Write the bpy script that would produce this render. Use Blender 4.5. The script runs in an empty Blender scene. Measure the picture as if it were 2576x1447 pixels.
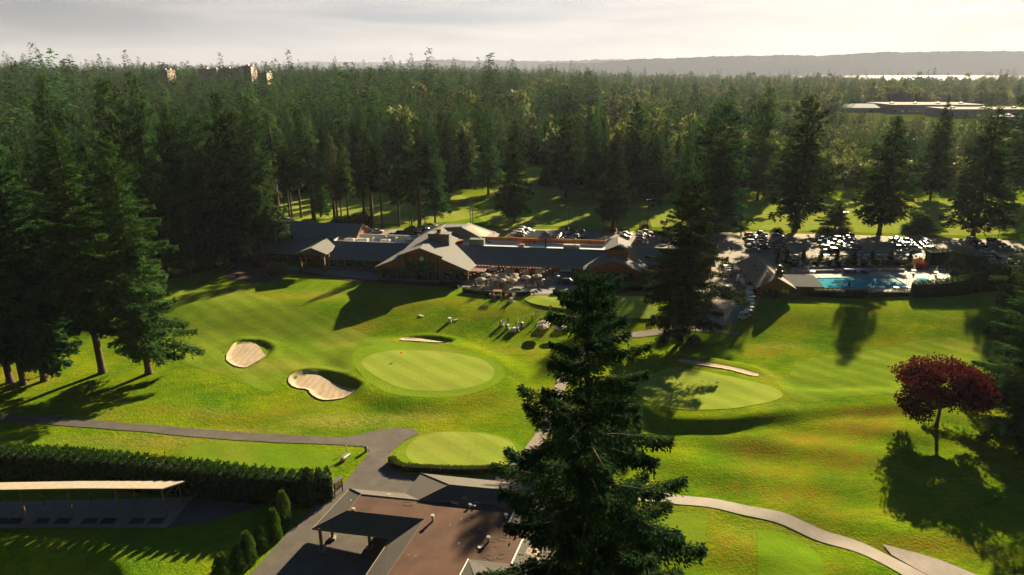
import bpy, math, random
import numpy as np
from mathutils import Vector, Matrix
from mathutils.geometry import delaunay_2d_cdt
R = math.radians
scene = bpy.context.scene
COL = scene.collection
# ------------------------------------------------------------------ camera, sky, sun, exposure
SKY_LO, SKY_HI, EXPO, HAZE, ZENITH, SKY_BACK = 2.15, 4.3, 1.68, 4.6e-5, (.022, .18, .38), .15
PITCH = R(18); FPX = 1717.0; CAMZ = 60.0
cam_d = bpy.data.cameras.new('camera'); cam = bpy.data.objects.new('camera', cam_d); COL.objects.link(cam)
cam.location = (0, 0, CAMZ); cam.rotation_euler = (math.pi/2 - PITCH, 0, 0)
cam_d.sensor_width = 36; cam_d.lens = 36*FPX/2576; cam_d.clip_end = 40000; cam_d.clip_start = 0.5
scene.camera = cam
SUN_AZ, SUN_EL = R(30), R(20)        # azimuth measured from +y towards +x
world = bpy.data.worlds.new('World'); scene.world = world; world.use_nodes = True
nt = world.node_tree; N = nt.nodes; L = nt.links; N.clear()
wout = N.new('ShaderNodeOutputWorld'); bg = N.new('ShaderNodeBackground'); L.new(bg.outputs[0], wout.inputs[0])
sky = N.new('ShaderNodeTexSky'); sky.sky_type = 'NISHITA'; sky.sun_disc = False
sky.sun_elevation = SUN_EL; sky.sun_rotation = SUN_AZ; sky.dust_density = 2.0; sky.air_density = 1.0
tc = N.new('ShaderNodeTexCoord'); mp = N.new('ShaderNodeMapping'); mp.inputs['Scale'].default_value = (2.4, 2.4, 19.0)
L.new(tc.outputs['Generated'], mp.inputs[0])
n1 = N.new('ShaderNodeTexNoise'); n1.inputs['Scale'].default_value = 1.6; n1.inputs['Detail'].default_value = 8; n1.inputs['Roughness'].default_value = .55
n1.inputs['Distortion'].default_value = .35
L.new(mp.outputs[0], n1.inputs['Vector'])
cr = N.new('ShaderNodeValToRGB'); cr.color_ramp.elements[0].position = .34; cr.color_ramp.elements[1].position = .68
cr.color_ramp.elements[0].color = (.56, .62, .70, 1); cr.color_ramp.elements[1].color = (1.03, .98, .99, 1)
L.new(n1.outputs['Fac'], cr.inputs[0])
# thin overcast: brighter round the sun, as the real veil of cloud is
dot = N.new('ShaderNodeVectorMath'); dot.operation = 'DOT_PRODUCT'
dot.inputs[1].default_value = (math.sin(SUN_AZ)*math.cos(SUN_EL), math.cos(SUN_AZ)*math.cos(SUN_EL), math.sin(SUN_EL))
L.new(tc.outputs['Generated'], dot.inputs[0])
mr = N.new('ShaderNodeMapRange'); mr.inputs[1].default_value = .35; mr.inputs[2].default_value = 1.0; mr.inputs[3].default_value = SKY_LO; mr.inputs[4].default_value = SKY_HI
mr.interpolation_type = 'SMOOTHSTEP'
L.new(dot.outputs['Value'], mr.inputs[0])
bk = N.new('ShaderNodeMapRange'); bk.interpolation_type = 'SMOOTHSTEP'; bk.inputs[1].default_value = -.25; bk.inputs[2].default_value = .36; bk.inputs[3].default_value = SKY_BACK; bk.inputs[4].default_value = 1.
L.new(dot.outputs['Value'], bk.inputs[0]); bm_ = N.new('ShaderNodeMath'); bm_.operation = 'MULTIPLY'; L.new(bk.outputs[0], bm_.inputs[0]); L.new(mr.outputs[0], bm_.inputs[1])
mul = N.new('ShaderNodeVectorMath'); mul.operation = 'SCALE'; L.new(cr.outputs[0], mul.inputs[0]); L.new(bm_.outputs[0], mul.inputs['Scale'])
mx = N.new('ShaderNodeMix'); mx.data_type = 'RGBA'; mx.inputs['Factor'].default_value = .95
L.new(sky.outputs[0], mx.inputs['A']); L.new(mul.outputs[0], mx.inputs['B'])
# the veil is bright low down and thins out to a darker blue zenith
sz = N.new('ShaderNodeSeparateXYZ'); L.new(tc.outputs['Generated'], sz.inputs[0]); ze = N.new('ShaderNodeMapRange'); ze.interpolation_type = 'SMOOTHSTEP'
ze.inputs[1].default_value = .095; ze.inputs[2].default_value = .25; L.new(sz.outputs[2], ze.inputs[0])
zm = N.new('ShaderNodeMix'); zm.data_type = 'RGBA'; zm.inputs['A'].default_value = (1, 1, 1, 1); zm.inputs['B'].default_value = (*ZENITH, 1); L.new(ze.outputs[0], zm.inputs['Factor'])
fin = N.new('ShaderNodeVectorMath'); fin.operation = 'MULTIPLY'; L.new(mx.outputs['Result'], fin.inputs[0]); L.new(zm.outputs['Result'], fin.inputs[1])
L.new(fin.outputs[0], bg.inputs['Color']); bg.inputs['Strength'].default_value = .06
sun_d = bpy.data.lights.new('sun', 'SUN'); sun_d.energy = 5.0; sun_d.angle = R(.6); sun_d.color = (1, .83, .52)
sun = bpy.data.objects.new('sun', sun_d); COL.objects.link(sun)
sun.rotation_euler = Vector((-math.sin(SUN_AZ)*math.cos(SUN_EL), -math.cos(SUN_AZ)*math.cos(SUN_EL), -math.sin(SUN_EL))).to_track_quat('-Z', 'Y').to_euler()
scene.view_settings.view_transform = 'Standard'; scene.view_settings.look = 'None'
scene.view_settings.exposure = EXPO; scene.view_settings.gamma = 1
cy = scene.cycles; cy.max_bounces = 5; cy.diffuse_bounces = 2; cy.glossy_bounces = 2; cy.transmission_bounces = 3; cy.volume_bounces = 0
cy.transparent_max_bounces = 4; cy.sample_clamp_indirect = 4; cy.use_denoising = True; cy.denoising_prefilter = 'ACCURATE'; cy.denoising_input_passes = 'RGB_ALBEDO_NORMAL'
try: cy.denoiser = 'OPENIMAGEDENOISE'
except Exception: pass

# ------------------------------------------------------------------ helpers
def ray(px, py):
    a = (px-1288)/FPX; b = (py-723.5)/FPX
    return np.array([a, math.cos(PITCH)-b*math.sin(PITCH), -math.sin(PITCH)-b*math.cos(PITCH)])
def Gz(px, py, z):
    d = ray(px, py); t = (z-CAMZ)/d[2]; return d*t+np.array([0, 0, CAMZ])
def sst(x):
    x = np.clip(x, 0, 1); return x*x*(3-2*x)
def T0(x, y):
    x = np.asarray(x, float); y = np.asarray(y, float)
    edge = 174 - 6*sst((x-40)/60)
    z = -3 + 3*sst((y-(edge-24))/24)
    r = np.hypot(x, y); ang = np.degrees(np.arctan2(x, y))
    z = z + 12*sst((r-430)/520)*sst((17-ang)/26) + 8*sst((r-800)/600)*sst((-20-ang)/15)
    z = z - 60*sst((r-2600)/2200)
    return z
def G(px, py, f=None):
    f = f or T; d = ray(px, py); lo, hi = -9., 30. if py < 560 else 5.
    def fan(a, b, n):
        zs = np.linspace(b, a, n); t = (zs-CAMZ)/d[2]; tz = f(d[0]*t, d[1]*t); k = np.argmax(zs <= tz); return (zs[k], zs[max(k-1, 0)]) if (zs <= tz).any() else (a, a)
    lo, hi = fan(lo, hi, 60); lo, hi = fan(lo, hi, 30); z = lo; g = Gz(px, py, z)
    return np.array([g[0], g[1], float(f(g[0], g[1]))])
# the pixel scales of the close looks at the photograph, all brought to one 2576-wide frame
def zz(ox, oy, sc):
    k = 1/(sc*1.59006)
    return lambda a, b: (ox/1.59006+a*k, oy/1.59006+b*k)
z4 = zz(1000, 800, 2.539); z5 = zz(1800, 800, 2.539); z6 = zz(1200, 1700, 2.408); z7 = zz(1850, 1050, 4.1345)
z8 = zz(2600, 850, 2.894); z9 = zz(3296, 850, 2.894); z10 = zz(2500, 1850, 1.9815); z11 = zz(800, 1250, 1.84)
z12 = zz(2500, 1300, 2.0675); z13 = zz(0, 1600, 1.84)
def pl(zf, pts): return [zf(*p) for p in pts]
def world_poly(pts, f=None):
    return np.array([G(p[0], p[1], f or T0)[:2] for p in pts])
def smooth_poly(P, n=2):
    P = np.asarray(P, float)
    for _ in range(n):
        Q = np.roll(P, -1, 0); P = np.stack([.75*P+.25*Q, .25*P+.75*Q], 1).reshape(-1, 2)
    return P
def sdist(X, Y, P):
    """signed distance, negative inside"""
    X = np.asarray(X, float); Y = np.asarray(Y, float)
    d = np.full(X.shape, 1e18); ins = np.zeros(X.shape, bool)
    n = len(P)
    for i in range(n):
        ax, ay = P[i]; bx, by = P[(i+1) % n]
        ex, ey = bx-ax, by-ay; wx, wy = X-ax, Y-ay
        t = np.clip((wx*ex+wy*ey)/(ex*ex+ey*ey+1e-12), 0, 1)
        d = np.minimum(d, (wx-ex*t)**2+(wy-ey*t)**2)
        c = (ay > Y) != (by > Y)
        with np.errstate(divide='ignore', invalid='ignore'):
            xi = (bx-ax)*(Y-ay)/(by-ay if by != ay else 1e-9)+ax
        ins ^= c & (X < xi)
    d = np.sqrt(d); return np.where(ins, -d, d)
POLY = {}
POLY['green_a'] = smooth_poly(world_poly(pl(z11, [(1172,400),(1230,350),(1380,310),(1560,303),(1800,315),(2000,345),(2130,400),(2180,470),(2130,540),(1980,590),(1750,612),(1560,605),(1400,560),(1260,480)])))
POLY['collar_a'] = smooth_poly(world_poly(pl(z11, [(1100,330),(1250,260),(1450,245),(1700,255),(1950,300),(2150,365),(2250,450),(2235,520),(2120,600),(1900,650),(1650,660),(1420,640),(1270,570),(1150,450)])))
POLY['green_b'] = smooth_poly(world_poly(pl(z12, [(60,560),(200,470),(380,400),(640,440),(850,490),(1070,520),(1210,550),(1300,600),(1300,640),(1180,700),(900,765),(560,775),(250,740),(90,650)])))
POLY['mound'] = smooth_poly(world_poly(pl(z12, [(40,500),(200,370),(420,315),(700,325),(1130,400),(1250,520),(1400,590),(2000,590),(2500,560),(2560,640),(2100,680),(1700,705),(1430,720),(1150,770),(900,820),(500,830),(220,790),(60,680)])))
POLY['green_c'] = smooth_poly(world_poly(pl(z6, [(1005,260),(1080,150),(1250,85),(1480,68),(1720,78),(1930,115),(2060,180),(2090,260),(2050,340),(1930,420),(1700,450),(1400,430),(1150,400),(1050,340)])))
POLY['collar_c'] = world_poly(pl(z6, [(868,345),(1000,160),(1150,95),(1450,60),(1800,72),(2000,120),(2130,200),(2190,290),(2100,360),(1945,440),(1700,462),(1270,452),(960,432)]))
POLY['green_d'] = smooth_poly(world_poly(pl(z5, [(740,1010),(770,980),(900,965),(1120,968),(1500,990),(1970,990),(2060,1010),(2160,1150),(2100,1230),(1700,1205),(1235,1125),(1000,1100),(800,1060)])))
POLY['hole_a'] = smooth_poly(world_poly(pl(z11, [(178,340),(240,235),(290,210),(440,208),(525,238),(552,270),(520,315),(360,408),(310,412),(240,392)])), 1)
POLY['sand_a'] = smooth_poly(world_poly(pl(z11, [(178,340),(242,238),(300,217),(400,219),(440,250),(470,300),(505,315),(360,408),(310,412),(240,392)])), 1)
POLY['hole_b'] = smooth_poly(world_poly(pl(z11, [(640,505),(675,458),(790,425),(890,425),(1010,465),(1195,545),(1188,575),(1080,632),(960,648),(880,643),(808,602),(800,572),(690,558)])), 1)
POLY['sand_b'] = smooth_poly(world_poly(pl(z11, [(640,505),(675,458),(790,428),(868,438),(935,492),(1060,548),(1168,572),(1080,632),(960,648),(880,643),(808,602),(800,572),(690,558)])), 1)
POLY['hole_c'] = smooth_poly(world_poly(pl(z11, [(1452,225),(1500,184),(1600,177),(1750,182),(1882,205),(1875,235),(1800,252),(1600,240)])), 1)
POLY['sand_c'] = smooth_poly(world_poly(pl(z11, [(1452,225),(1500,190),(1590,186),(1690,205),(1790,222),(1835,240),(1790,250),(1600,240)])), 1)
POLY['hole_d'] = smooth_poly(world_poly(pl(z12, [(425,365),(440,343),(520,346),(700,362),(900,392),(1105,435),(1110,462),(1070,475),(950,458),(850,432),(640,402),(520,388)])), 1)
POLY['sand_d'] = smooth_poly(world_poly(pl(z12, [(425,365),(440,346),(520,352),(700,374),(900,405),(1098,442),(1104,462),(1070,473),(950,456),(850,430),(640,400),(520,386)])), 1)
def T(x, y):
    x = np.asarray(x, float); y = np.asarray(y, float); z = T0(x, y)
    near = (y > 55) & (y < 200) & (np.abs(x) < 150)
    if not np.any(near): return z
    xn = x[near] if x.ndim else x.reshape(1); yn = y[near] if y.ndim else y.reshape(1); a = np.zeros(xn.shape)
    a += .9*sst((6.5-sdist(xn, yn, POLY['collar_a']))/6.5)
    a += (.75+.95*sst((58-xn)/14))*sst((3.8-sdist(xn, yn, POLY['mound']))/3.8)
    a += .35*sst((1.5-sdist(xn, yn, POLY['green_d']))/1.5)
    q = -.75*(xn+53)-.66*(yn-76); a += -.55*np.maximum(q, 0)*sst((79-yn)/6)*sst((40-q)/8)
    # lumps of the rough below the right-hand green
    lump = (np.sin(xn*.23+1.3)*np.cos(yn*.31+.4)+.6*np.sin(xn*.51-yn*.37)+.5*np.cos(xn*.13+yn*.6))
    a += lump*(.30*sst((xn-18)/15)*sst((118-yn)/14)*sst((yn-66)/10)+.07*sst((yn-96)/10)*sst((166-yn)/10))
    for k, dpt, w in (('a', .35, 1.1), ('b', .5, 1.3), ('c', .4, 1.2), ('d', .2, 1.0)):
        s = sdist(xn, yn, POLY['hole_'+k])
        cx, cyy = POLY['hole_'+k].mean(0)
        side = sst(((xn-cx)*math.sin(SUN_AZ)+(yn-cyy)*math.cos(SUN_AZ))/6+.35)
        a += -dpt*sst(-s/w)+(.36 if k != 'd' else 0)*side*sst(1-np.abs(s-.4)/1.5)
    if not z.ndim: return float(z)+float(a[0])
    z = z.copy(); z[near] += a; return z
# ------------------------------------------------------------------ materials
def M(name, col, rough=.8, var=0., scale=5., bump=0., bscale=None, metal=0., trans=0., detail=4, col2=None, coord='Object', spec=.5, objrand=0., emit=0.):
    m = bpy.data.materials.new(name); m.use_nodes = True; nt = m.node_tree; N = nt.nodes; L = nt.links
    b = N['Principled BSDF']; b.inputs['Roughness'].default_value = rough; b.inputs['Metallic'].default_value = metal
    b.inputs['Specular IOR Level'].default_value = spec
    c = (*col, 1); src = None
    tc = N.new('ShaderNodeTexCoord')
    if var or col2:
        n = N.new('ShaderNodeTexNoise'); n.inputs['Scale'].default_value = scale; n.inputs['Detail'].default_value = detail; n.inputs['Roughness'].default_value = .6
        L.new(tc.outputs[coord], n.inputs['Vector'])
        rp = N.new('ShaderNodeValToRGB'); rp.color_ramp.elements[0].position = .32; rp.color_ramp.elements[1].position = .68
        c2 = col2 or tuple(min(1, v*(1+var)) for v in col); c1 = col if col2 else tuple(v*(1-var) for v in col)
        rp.color_ramp.elements[0].color = (*c1, 1); rp.color_ramp.elements[1].color = (*c2, 1)
        L.new(n.outputs['Fac'], rp.inputs[0]); src = rp.outputs[0]
    if objrand:
        oi = N.new('ShaderNodeObjectInfo'); hs = N.new('ShaderNodeHueSaturation')
        if src: L.new(src, hs.inputs['Color'])
        else: hs.inputs['Color'].default_value = c
        m1 = N.new('ShaderNodeMapRange'); m1.inputs[3].default_value = 1-objrand; m1.inputs[4].default_value = 1+objrand; L.new(oi.outputs['Random'], m1.inputs[0]); L.new(m1.outputs[0], hs.inputs['Value'])
        mm = N.new('ShaderNodeMath'); mm.operation = 'MULTIPLY'; mm.inputs[1].default_value = 7.31; L.new(oi.outputs['Random'], mm.inputs[0])
        fr = N.new('ShaderNodeMath'); fr.operation = 'FRACT'; L.new(mm.outputs[0], fr.inputs[0])
        m2 = N.new('ShaderNodeMapRange'); m2.inputs[3].default_value = .5-.05*objrand; m2.inputs[4].default_value = .5+.05*objrand; L.new(fr.outputs[0], m2.inputs[0]); L.new(m2.outputs[0], hs.inputs['Hue'])
        src = hs.outputs[0]
    if src: L.new(src, b.inputs['Base Color'])
    else: b.inputs['Base Color'].default_value = c
    if bump:
        n = N.new('ShaderNodeTexNoise'); n.inputs['Scale'].default_value = bscale or scale*4; n.inputs['Detail'].default_value = 5
        L.new(tc.outputs[coord], n.inputs['Vector']); bp = N.new('ShaderNodeBump'); bp.inputs['Strength'].default_value = bump; bp.inputs['Distance'].default_value = .1
        L.new(n.outputs['Fac'], bp.inputs['Height']); L.new(bp.outputs[0], b.inputs['Normal'])
    if trans:
        t = N.new('ShaderNodeBsdfTranslucent'); ms = N.new('ShaderNodeMixShader'); ms.inputs[0].default_value = trans
        if src: L.new(src, t.inputs['Color'])
        else: t.inputs['Color'].default_value = c
        L.new(b.outputs[0], ms.inputs[1]); L.new(t.outputs[0], ms.inputs[2]); L.new(ms.outputs[0], N['Material Output'].inputs[0])
    if emit:
        b.inputs['Emission Color'].default_value = c; b.inputs['Emission Strength'].default_value = emit
    return m
def grass(name, base, alt, dry, stripe=0., attr=False, fine=.25, patch=.04, rough_d=.1):
    m = bpy.data.materials.new(name); m.use_nodes = True; nt = m.node_tree; N = nt.nodes; L = nt.links
    b = N['Principled BSDF']; b.inputs['Roughness'].default_value = 1; b.inputs['Specular IOR Level'].default_value = .0
    tc = N.new('ShaderNodeTexCoord')
    def noise(s, d=5, sx=1, sy=1):
        mp = N.new('ShaderNodeMapping'); mp.inputs['Scale'].default_value = (sx, sy, 1); L.new(tc.outputs['Object'], mp.inputs[0])
        n = N.new('ShaderNodeTexNoise'); n.inputs['Scale'].default_value = s; n.inputs['Detail'].default_value = d; n.inputs['Roughness'].default_value = .62; L.new(mp.outputs[0], n.inputs['Vector']); return n.outputs['Fac']
    def rng(s, a, b_, c=0., d=1.):
        r = N.new('ShaderNodeMapRange'); r.inputs[1].default_value = a; r.inputs[2].default_value = b_; r.inputs[3].default_value = c; r.inputs[4].default_value = d; L.new(s, r.inputs[0]); return r.outputs[0]
    def mix(f, a, b_, bt='MIX'):
        x = N.new('ShaderNodeMix'); x.data_type = 'RGBA'; x.blend_type = bt
        for s, v in (('Factor', f), ('A', a), ('B', b_)):
            if isinstance(v, (int, float)): x.inputs[s].default_value = v
            elif isinstance(v, tuple): x.inputs[s].default_value = (*v, 1)
            else: L.new(v, x.inputs[s])
        return x.outputs['Result']
    c = mix(rng(noise(.11, 6), .35, .65), base, alt)
    c = mix(rng(noise(patch, 7, 1, 1.6), .52, .72, 0, .8), c, dry)
    f2 = rng(noise(2.6, 8, 1, 1.7), .3, .7, 1-fine, 1+fine)
    f3 = rng(noise(.45, 5, 1, 2.4), .3, .7, 1-fine*.6, 1+fine*.6); mf = N.new('ShaderNodeMath'); mf.operation = 'MULTIPLY'; L.new(f2, mf.inputs[0]); L.new(f3, mf.inputs[1]); f2 = mf.outputs[0]
    v = N.new('ShaderNodeVectorMath'); v.operation = 'SCALE'; L.new(c, v.inputs[0]); L.new(f2, v.inputs['Scale']); c = v.outputs[0]
    if stripe:
        w = N.new('ShaderNodeTexWave'); w.inputs['Scale'].default_value = .09; w.inputs['Distortion'].default_value = .6; w.bands_direction = 'DIAGONAL'; w.inputs['Detail'].default_value = 1
        L.new(tc.outputs['Object'], w.inputs['Vector'])
        v = N.new('ShaderNodeVectorMath'); v.operation = 'SCALE'; L.new(c, v.inputs[0]); L.new(rng(w.outputs['Fac'], .3, .7, 1-stripe, 1+stripe), v.inputs['Scale']); c = v.outputs[0]
    if attr:
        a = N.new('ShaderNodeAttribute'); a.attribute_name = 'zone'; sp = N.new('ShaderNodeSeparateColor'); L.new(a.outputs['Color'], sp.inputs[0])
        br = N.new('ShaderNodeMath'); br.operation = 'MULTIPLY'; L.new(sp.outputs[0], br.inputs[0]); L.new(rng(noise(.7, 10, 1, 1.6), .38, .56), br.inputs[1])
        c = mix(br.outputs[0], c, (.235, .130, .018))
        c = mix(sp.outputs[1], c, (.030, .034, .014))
        ye = N.new('ShaderNodeMath'); ye.operation = 'MULTIPLY'; L.new(sp.outputs[2], ye.inputs[0]); L.new(rng(noise(.9, 10, 1, 1.8), .40, .60, .1, 1), ye.inputs[1])
        c = mix(ye.outputs[0], c, (.30, .25, .06))
    L.new(c, b.inputs['Base Color'])
    bp = N.new('ShaderNodeBump'); bp.inputs['Strength'].default_value = .7; bp.inputs['Distance'].default_value = rough_d
    L.new(noise(2.2, 6), bp.inputs['Height']); L.new(bp.outputs[0], b.inputs['Normal'])
    return m
# ------------------------------------------------------------------ mesh building
class MB:
    def __init__(s): s.v = []; s.f = []; s.m = []
    def add(s, vs, fs, m=0):
        o = len(s.v); s.v += [tuple(map(float, p)) for p in vs]; s.f += [tuple(i+o for i in f) for f in fs]; s.m += [m]*len(fs); return s
    def box(s, x0, x1, y0, y1, z0, z1, m=0):
        return s.add([(x0,y0,z0),(x1,y0,z0),(x1,y1,z0),(x0,y1,z0),(x0,y0,z1),(x1,y0,z1),(x1,y1,z1),(x0,y1,z1)],
                     [(0,3,2,1),(4,5,6,7),(0,1,5,4),(1,2,6,5),(2,3,7,6),(3,0,4,7)], m)
    def slab(s, pts, th, m=0, mt=None):
        n = len(pts); P = [tuple(p) for p in pts]; Q = [(p[0], p[1], p[2]-th) for p in pts]
        s.add(P+Q, [tuple(range(n))], m); o = len(s.v)-2*n
        s.f.append(tuple(o+n+i for i in reversed(range(n)))); s.m.append(m if mt is None else mt)
        for i in range(n):
            j = (i+1) % n; s.f.append((o+i, o+n+i, o+n+j, o+j)); s.m.append(m if mt is None else mt)
        return s
    def prism(s, poly, z0, z1, m=0, mtop=None):
        n = len(poly); s.add([(p[0],p[1],z0) for p in poly]+[(p[0],p[1],z1) for p in poly],
              [tuple(reversed(range(n)))]+[(i,(i+1)%n,n+(i+1)%n,n+i) for i in range(n)], m)
        o = len(s.v)-2*n; s.f.append(tuple(o+n+i for i in range(n))); s.m.append(m if mtop is None else mtop); return s
    def tube(s, a, b, r0, r1=None, n=8, m=0, cap=True):
        r1 = r0 if r1 is None else r1; a = Vector(a); b = Vector(b); d = (b-a).normalized()
        u = d.orthogonal().normalized(); w = d.cross(u); vs = []
        for c, r in ((a, r0), (b, r1)):
            for k in range(n):
                t = 2*math.pi*k/n; vs.append(c+u*(r*math.cos(t))+w*(r*math.sin(t)))
        fs = [(k,(k+1)%n,n+(k+1)%n,n+k) for k in range(n)]
        if cap: fs += [tuple(reversed(range(n))), tuple(range(n, 2*n))]
        return s.add(vs, fs, m)
    def lathe(s, prof, c=(0,0,0), n=12, m=0):
        vs = []
        for r, z in prof:
            for k in range(n):
                t = 2*math.pi*k/n; vs.append((c[0]+r*math.cos(t), c[1]+r*math.sin(t), c[2]+z))
        fs = []
        for i in range(len(prof)-1):
            for k in range(n): fs.append((i*n+k, i*n+(k+1)%n, (i+1)*n+(k+1)%n, (i+1)*n+k))
        fs += [tuple(reversed(range(n))), tuple((len(prof)-1)*n+k for k in range(n))]
        return s.add(vs, fs, m)
    def build(s, name, mats, parent=None, smooth=False):
        me = bpy.data.meshes.new(name); me.from_pydata(s.v, [], s.f)
        for m in (mats if isinstance(mats, (list, tuple)) else [mats]): me.materials.append(m)
        if any(s.m): me.polygons.foreach_set('material_index', s.m)
        if smooth: me.polygons.foreach_set('use_smooth', [True]*len(s.f))
        me.update(); return put(name, me, parent)
def put(name, me, parent=None):
    o = bpy.data.objects.new(name, me); COL.objects.link(o)
    if parent: o.parent = parent
    return o
def npmesh(name, V, F, mats, mi=None):
    """V (n,3), F (m,4) numpy"""
    me = bpy.data.meshes.new(name); V = np.asarray(V, np.float32); F = np.asarray(F, np.int32); k = F.shape[1]
    me.vertices.add(len(V)); me.vertices.foreach_set('co', V.ravel()); me.loops.add(F.size); me.loops.foreach_set('vertex_index', F.ravel())
    me.polygons.add(len(F)); me.polygons.foreach_set('loop_start', np.arange(0, F.size, k, dtype=np.int32)); me.polygons.foreach_set('loop_total', np.full(len(F), k, np.int32))
    for m in (mats if isinstance(mats, (list, tuple)) else [mats]): me.materials.append(m)
    if mi is not None: me.polygons.foreach_set('material_index', np.asarray(mi, np.int32))
    me.update(calc_edges=True); me.validate(); return me
def tag(o, label=None, cat=None, group=None, kind=None):
    if label: o['label'] = label
    if cat: o['category'] = cat
    if group: o['group'] = group
    if kind: o['kind'] = kind
    return o
def thing(name, label, cat, loc=(0,0,0), rz=0, group=None):
    o = bpy.data.objects.new(name, None); COL.objects.link(o); o.location = tuple(map(float, loc)); o.rotation_euler = (0, 0, rz)
    o.empty_display_size = .5
    return tag(o, label, cat, group)
def structure(o): o['kind'] = 'structure'; return o
CH = {}
def kids(o): return CH.setdefault(o.name, [c for c in COL.objects if c.parent == o])
def dup(root, loc, rz=0, sc=1, label=None, group=None, swap=None):
    r = root.copy(); COL.objects.link(r); r.location = tuple(map(float, loc)); r.rotation_euler = (0, 0, rz)
    r.scale = (sc, sc, sc) if not isinstance(sc, tuple) else sc
    if label: r['label'] = label
    if group: r['group'] = group
    for ch in kids(root):
        c = ch.copy(); COL.objects.link(c); c.parent = r
        if swap and ch.type == 'MESH':
            for i, sl in enumerate(c.material_slots):
                nm_ = sl.material.name if sl.material else ''
                if nm_ in swap: sl.link = 'OBJECT'; sl.material = swap[nm_]
        for g in kids(ch):
            d = g.copy(); COL.objects.link(d); d.parent = c
    return r
def drop(root):     # removes a pattern thing that has no place of its own
    for c in list(kids(root)):
        for g in list(kids(c)): bpy.data.objects.remove(g)
        bpy.data.objects.remove(c)
    bpy.data.objects.remove(root)
def sheet(name, poly, off, mat, step=1.0, thick=0., flat=None):
    """a sheet that follows the ground inside a world polygon"""
    P = np.asarray(poly, float)
    Q = []
    for i in range(len(P)):
        a, b = P[i], P[(i+1) % len(P)]; n = max(1, int(np.hypot(*(b-a))/step))
        for k in range(n): Q.append(a+(b-a)*k/n)
    Q = np.array(Q); nb = len(Q)
    x0, y0 = P.min(0); x1, y1 = P.max(0)
    gx, gy = np.meshgrid(np.arange(x0+step*.37, x1, step), np.arange(y0+step*.41, y1, step))
    gx = gx.ravel(); gy = gy.ravel(); k = sdist(gx, gy, P) < -step*.45
    pts = np.concatenate([Q, np.stack([gx[k], gy[k]], 1)])
    vs, _, fs, _, _, _ = delaunay_2d_cdt([Vector(p) for p in pts], [(i, (i+1) % nb) for i in range(nb)], [list(range(nb))], 1, 1e-5)
    A = np.array([[v.x, v.y] for v in vs]); z = T(A[:, 0], A[:, 1])+off if flat is None else np.full(len(A), flat)
    mb = MB(); mb.add(np.column_stack([A, z]), [tuple(f) for f in fs])
    if thick:
        sk = MB(); 
        for i in range(nb):
            a, b = i, (i+1) % nb
            mb.f.append((a, b, len(mb.v)+0, len(mb.v)+1)); mb.m.append(0)
            mb.v += [(A[b][0], A[b][1], z[b]-thick), (A[a][0], A[a][1], z[a]-thick)]
    o = mb.build(name, mat, smooth=True)
    return o
def strip_poly(C, w):
    """polygon round a centre line (world points), w = width or list"""
    C = np.asarray(C, float); d = np.gradient(C, axis=0); n = np.stack([-d[:, 1], d[:, 0]], 1); n /= np.linalg.norm(n, axis=1)[:, None]
    w = np.broadcast_to(np.asarray(w, float), (len(C),))[:, None]/2
    return np.concatenate([C+n*w, (C-n*w)[::-1]])
def spline(P, n=6):
    P = np.asarray(P, float); out = []
    for i in range(len(P)-1):
        p0 = P[max(i-1, 0)]; p1 = P[i]; p2 = P[i+1]; p3 = P[min(i+2, len(P)-1)]
        for k in range(n):
            t = k/n; out.append(.5*((2*p1)+(-p0+p2)*t+(2*p0-5*p1+4*p2-p3)*t*t+(-p0+3*p1-3*p2+p3)*t**3))
    out.append(P[-1]); return np.array(out)
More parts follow.
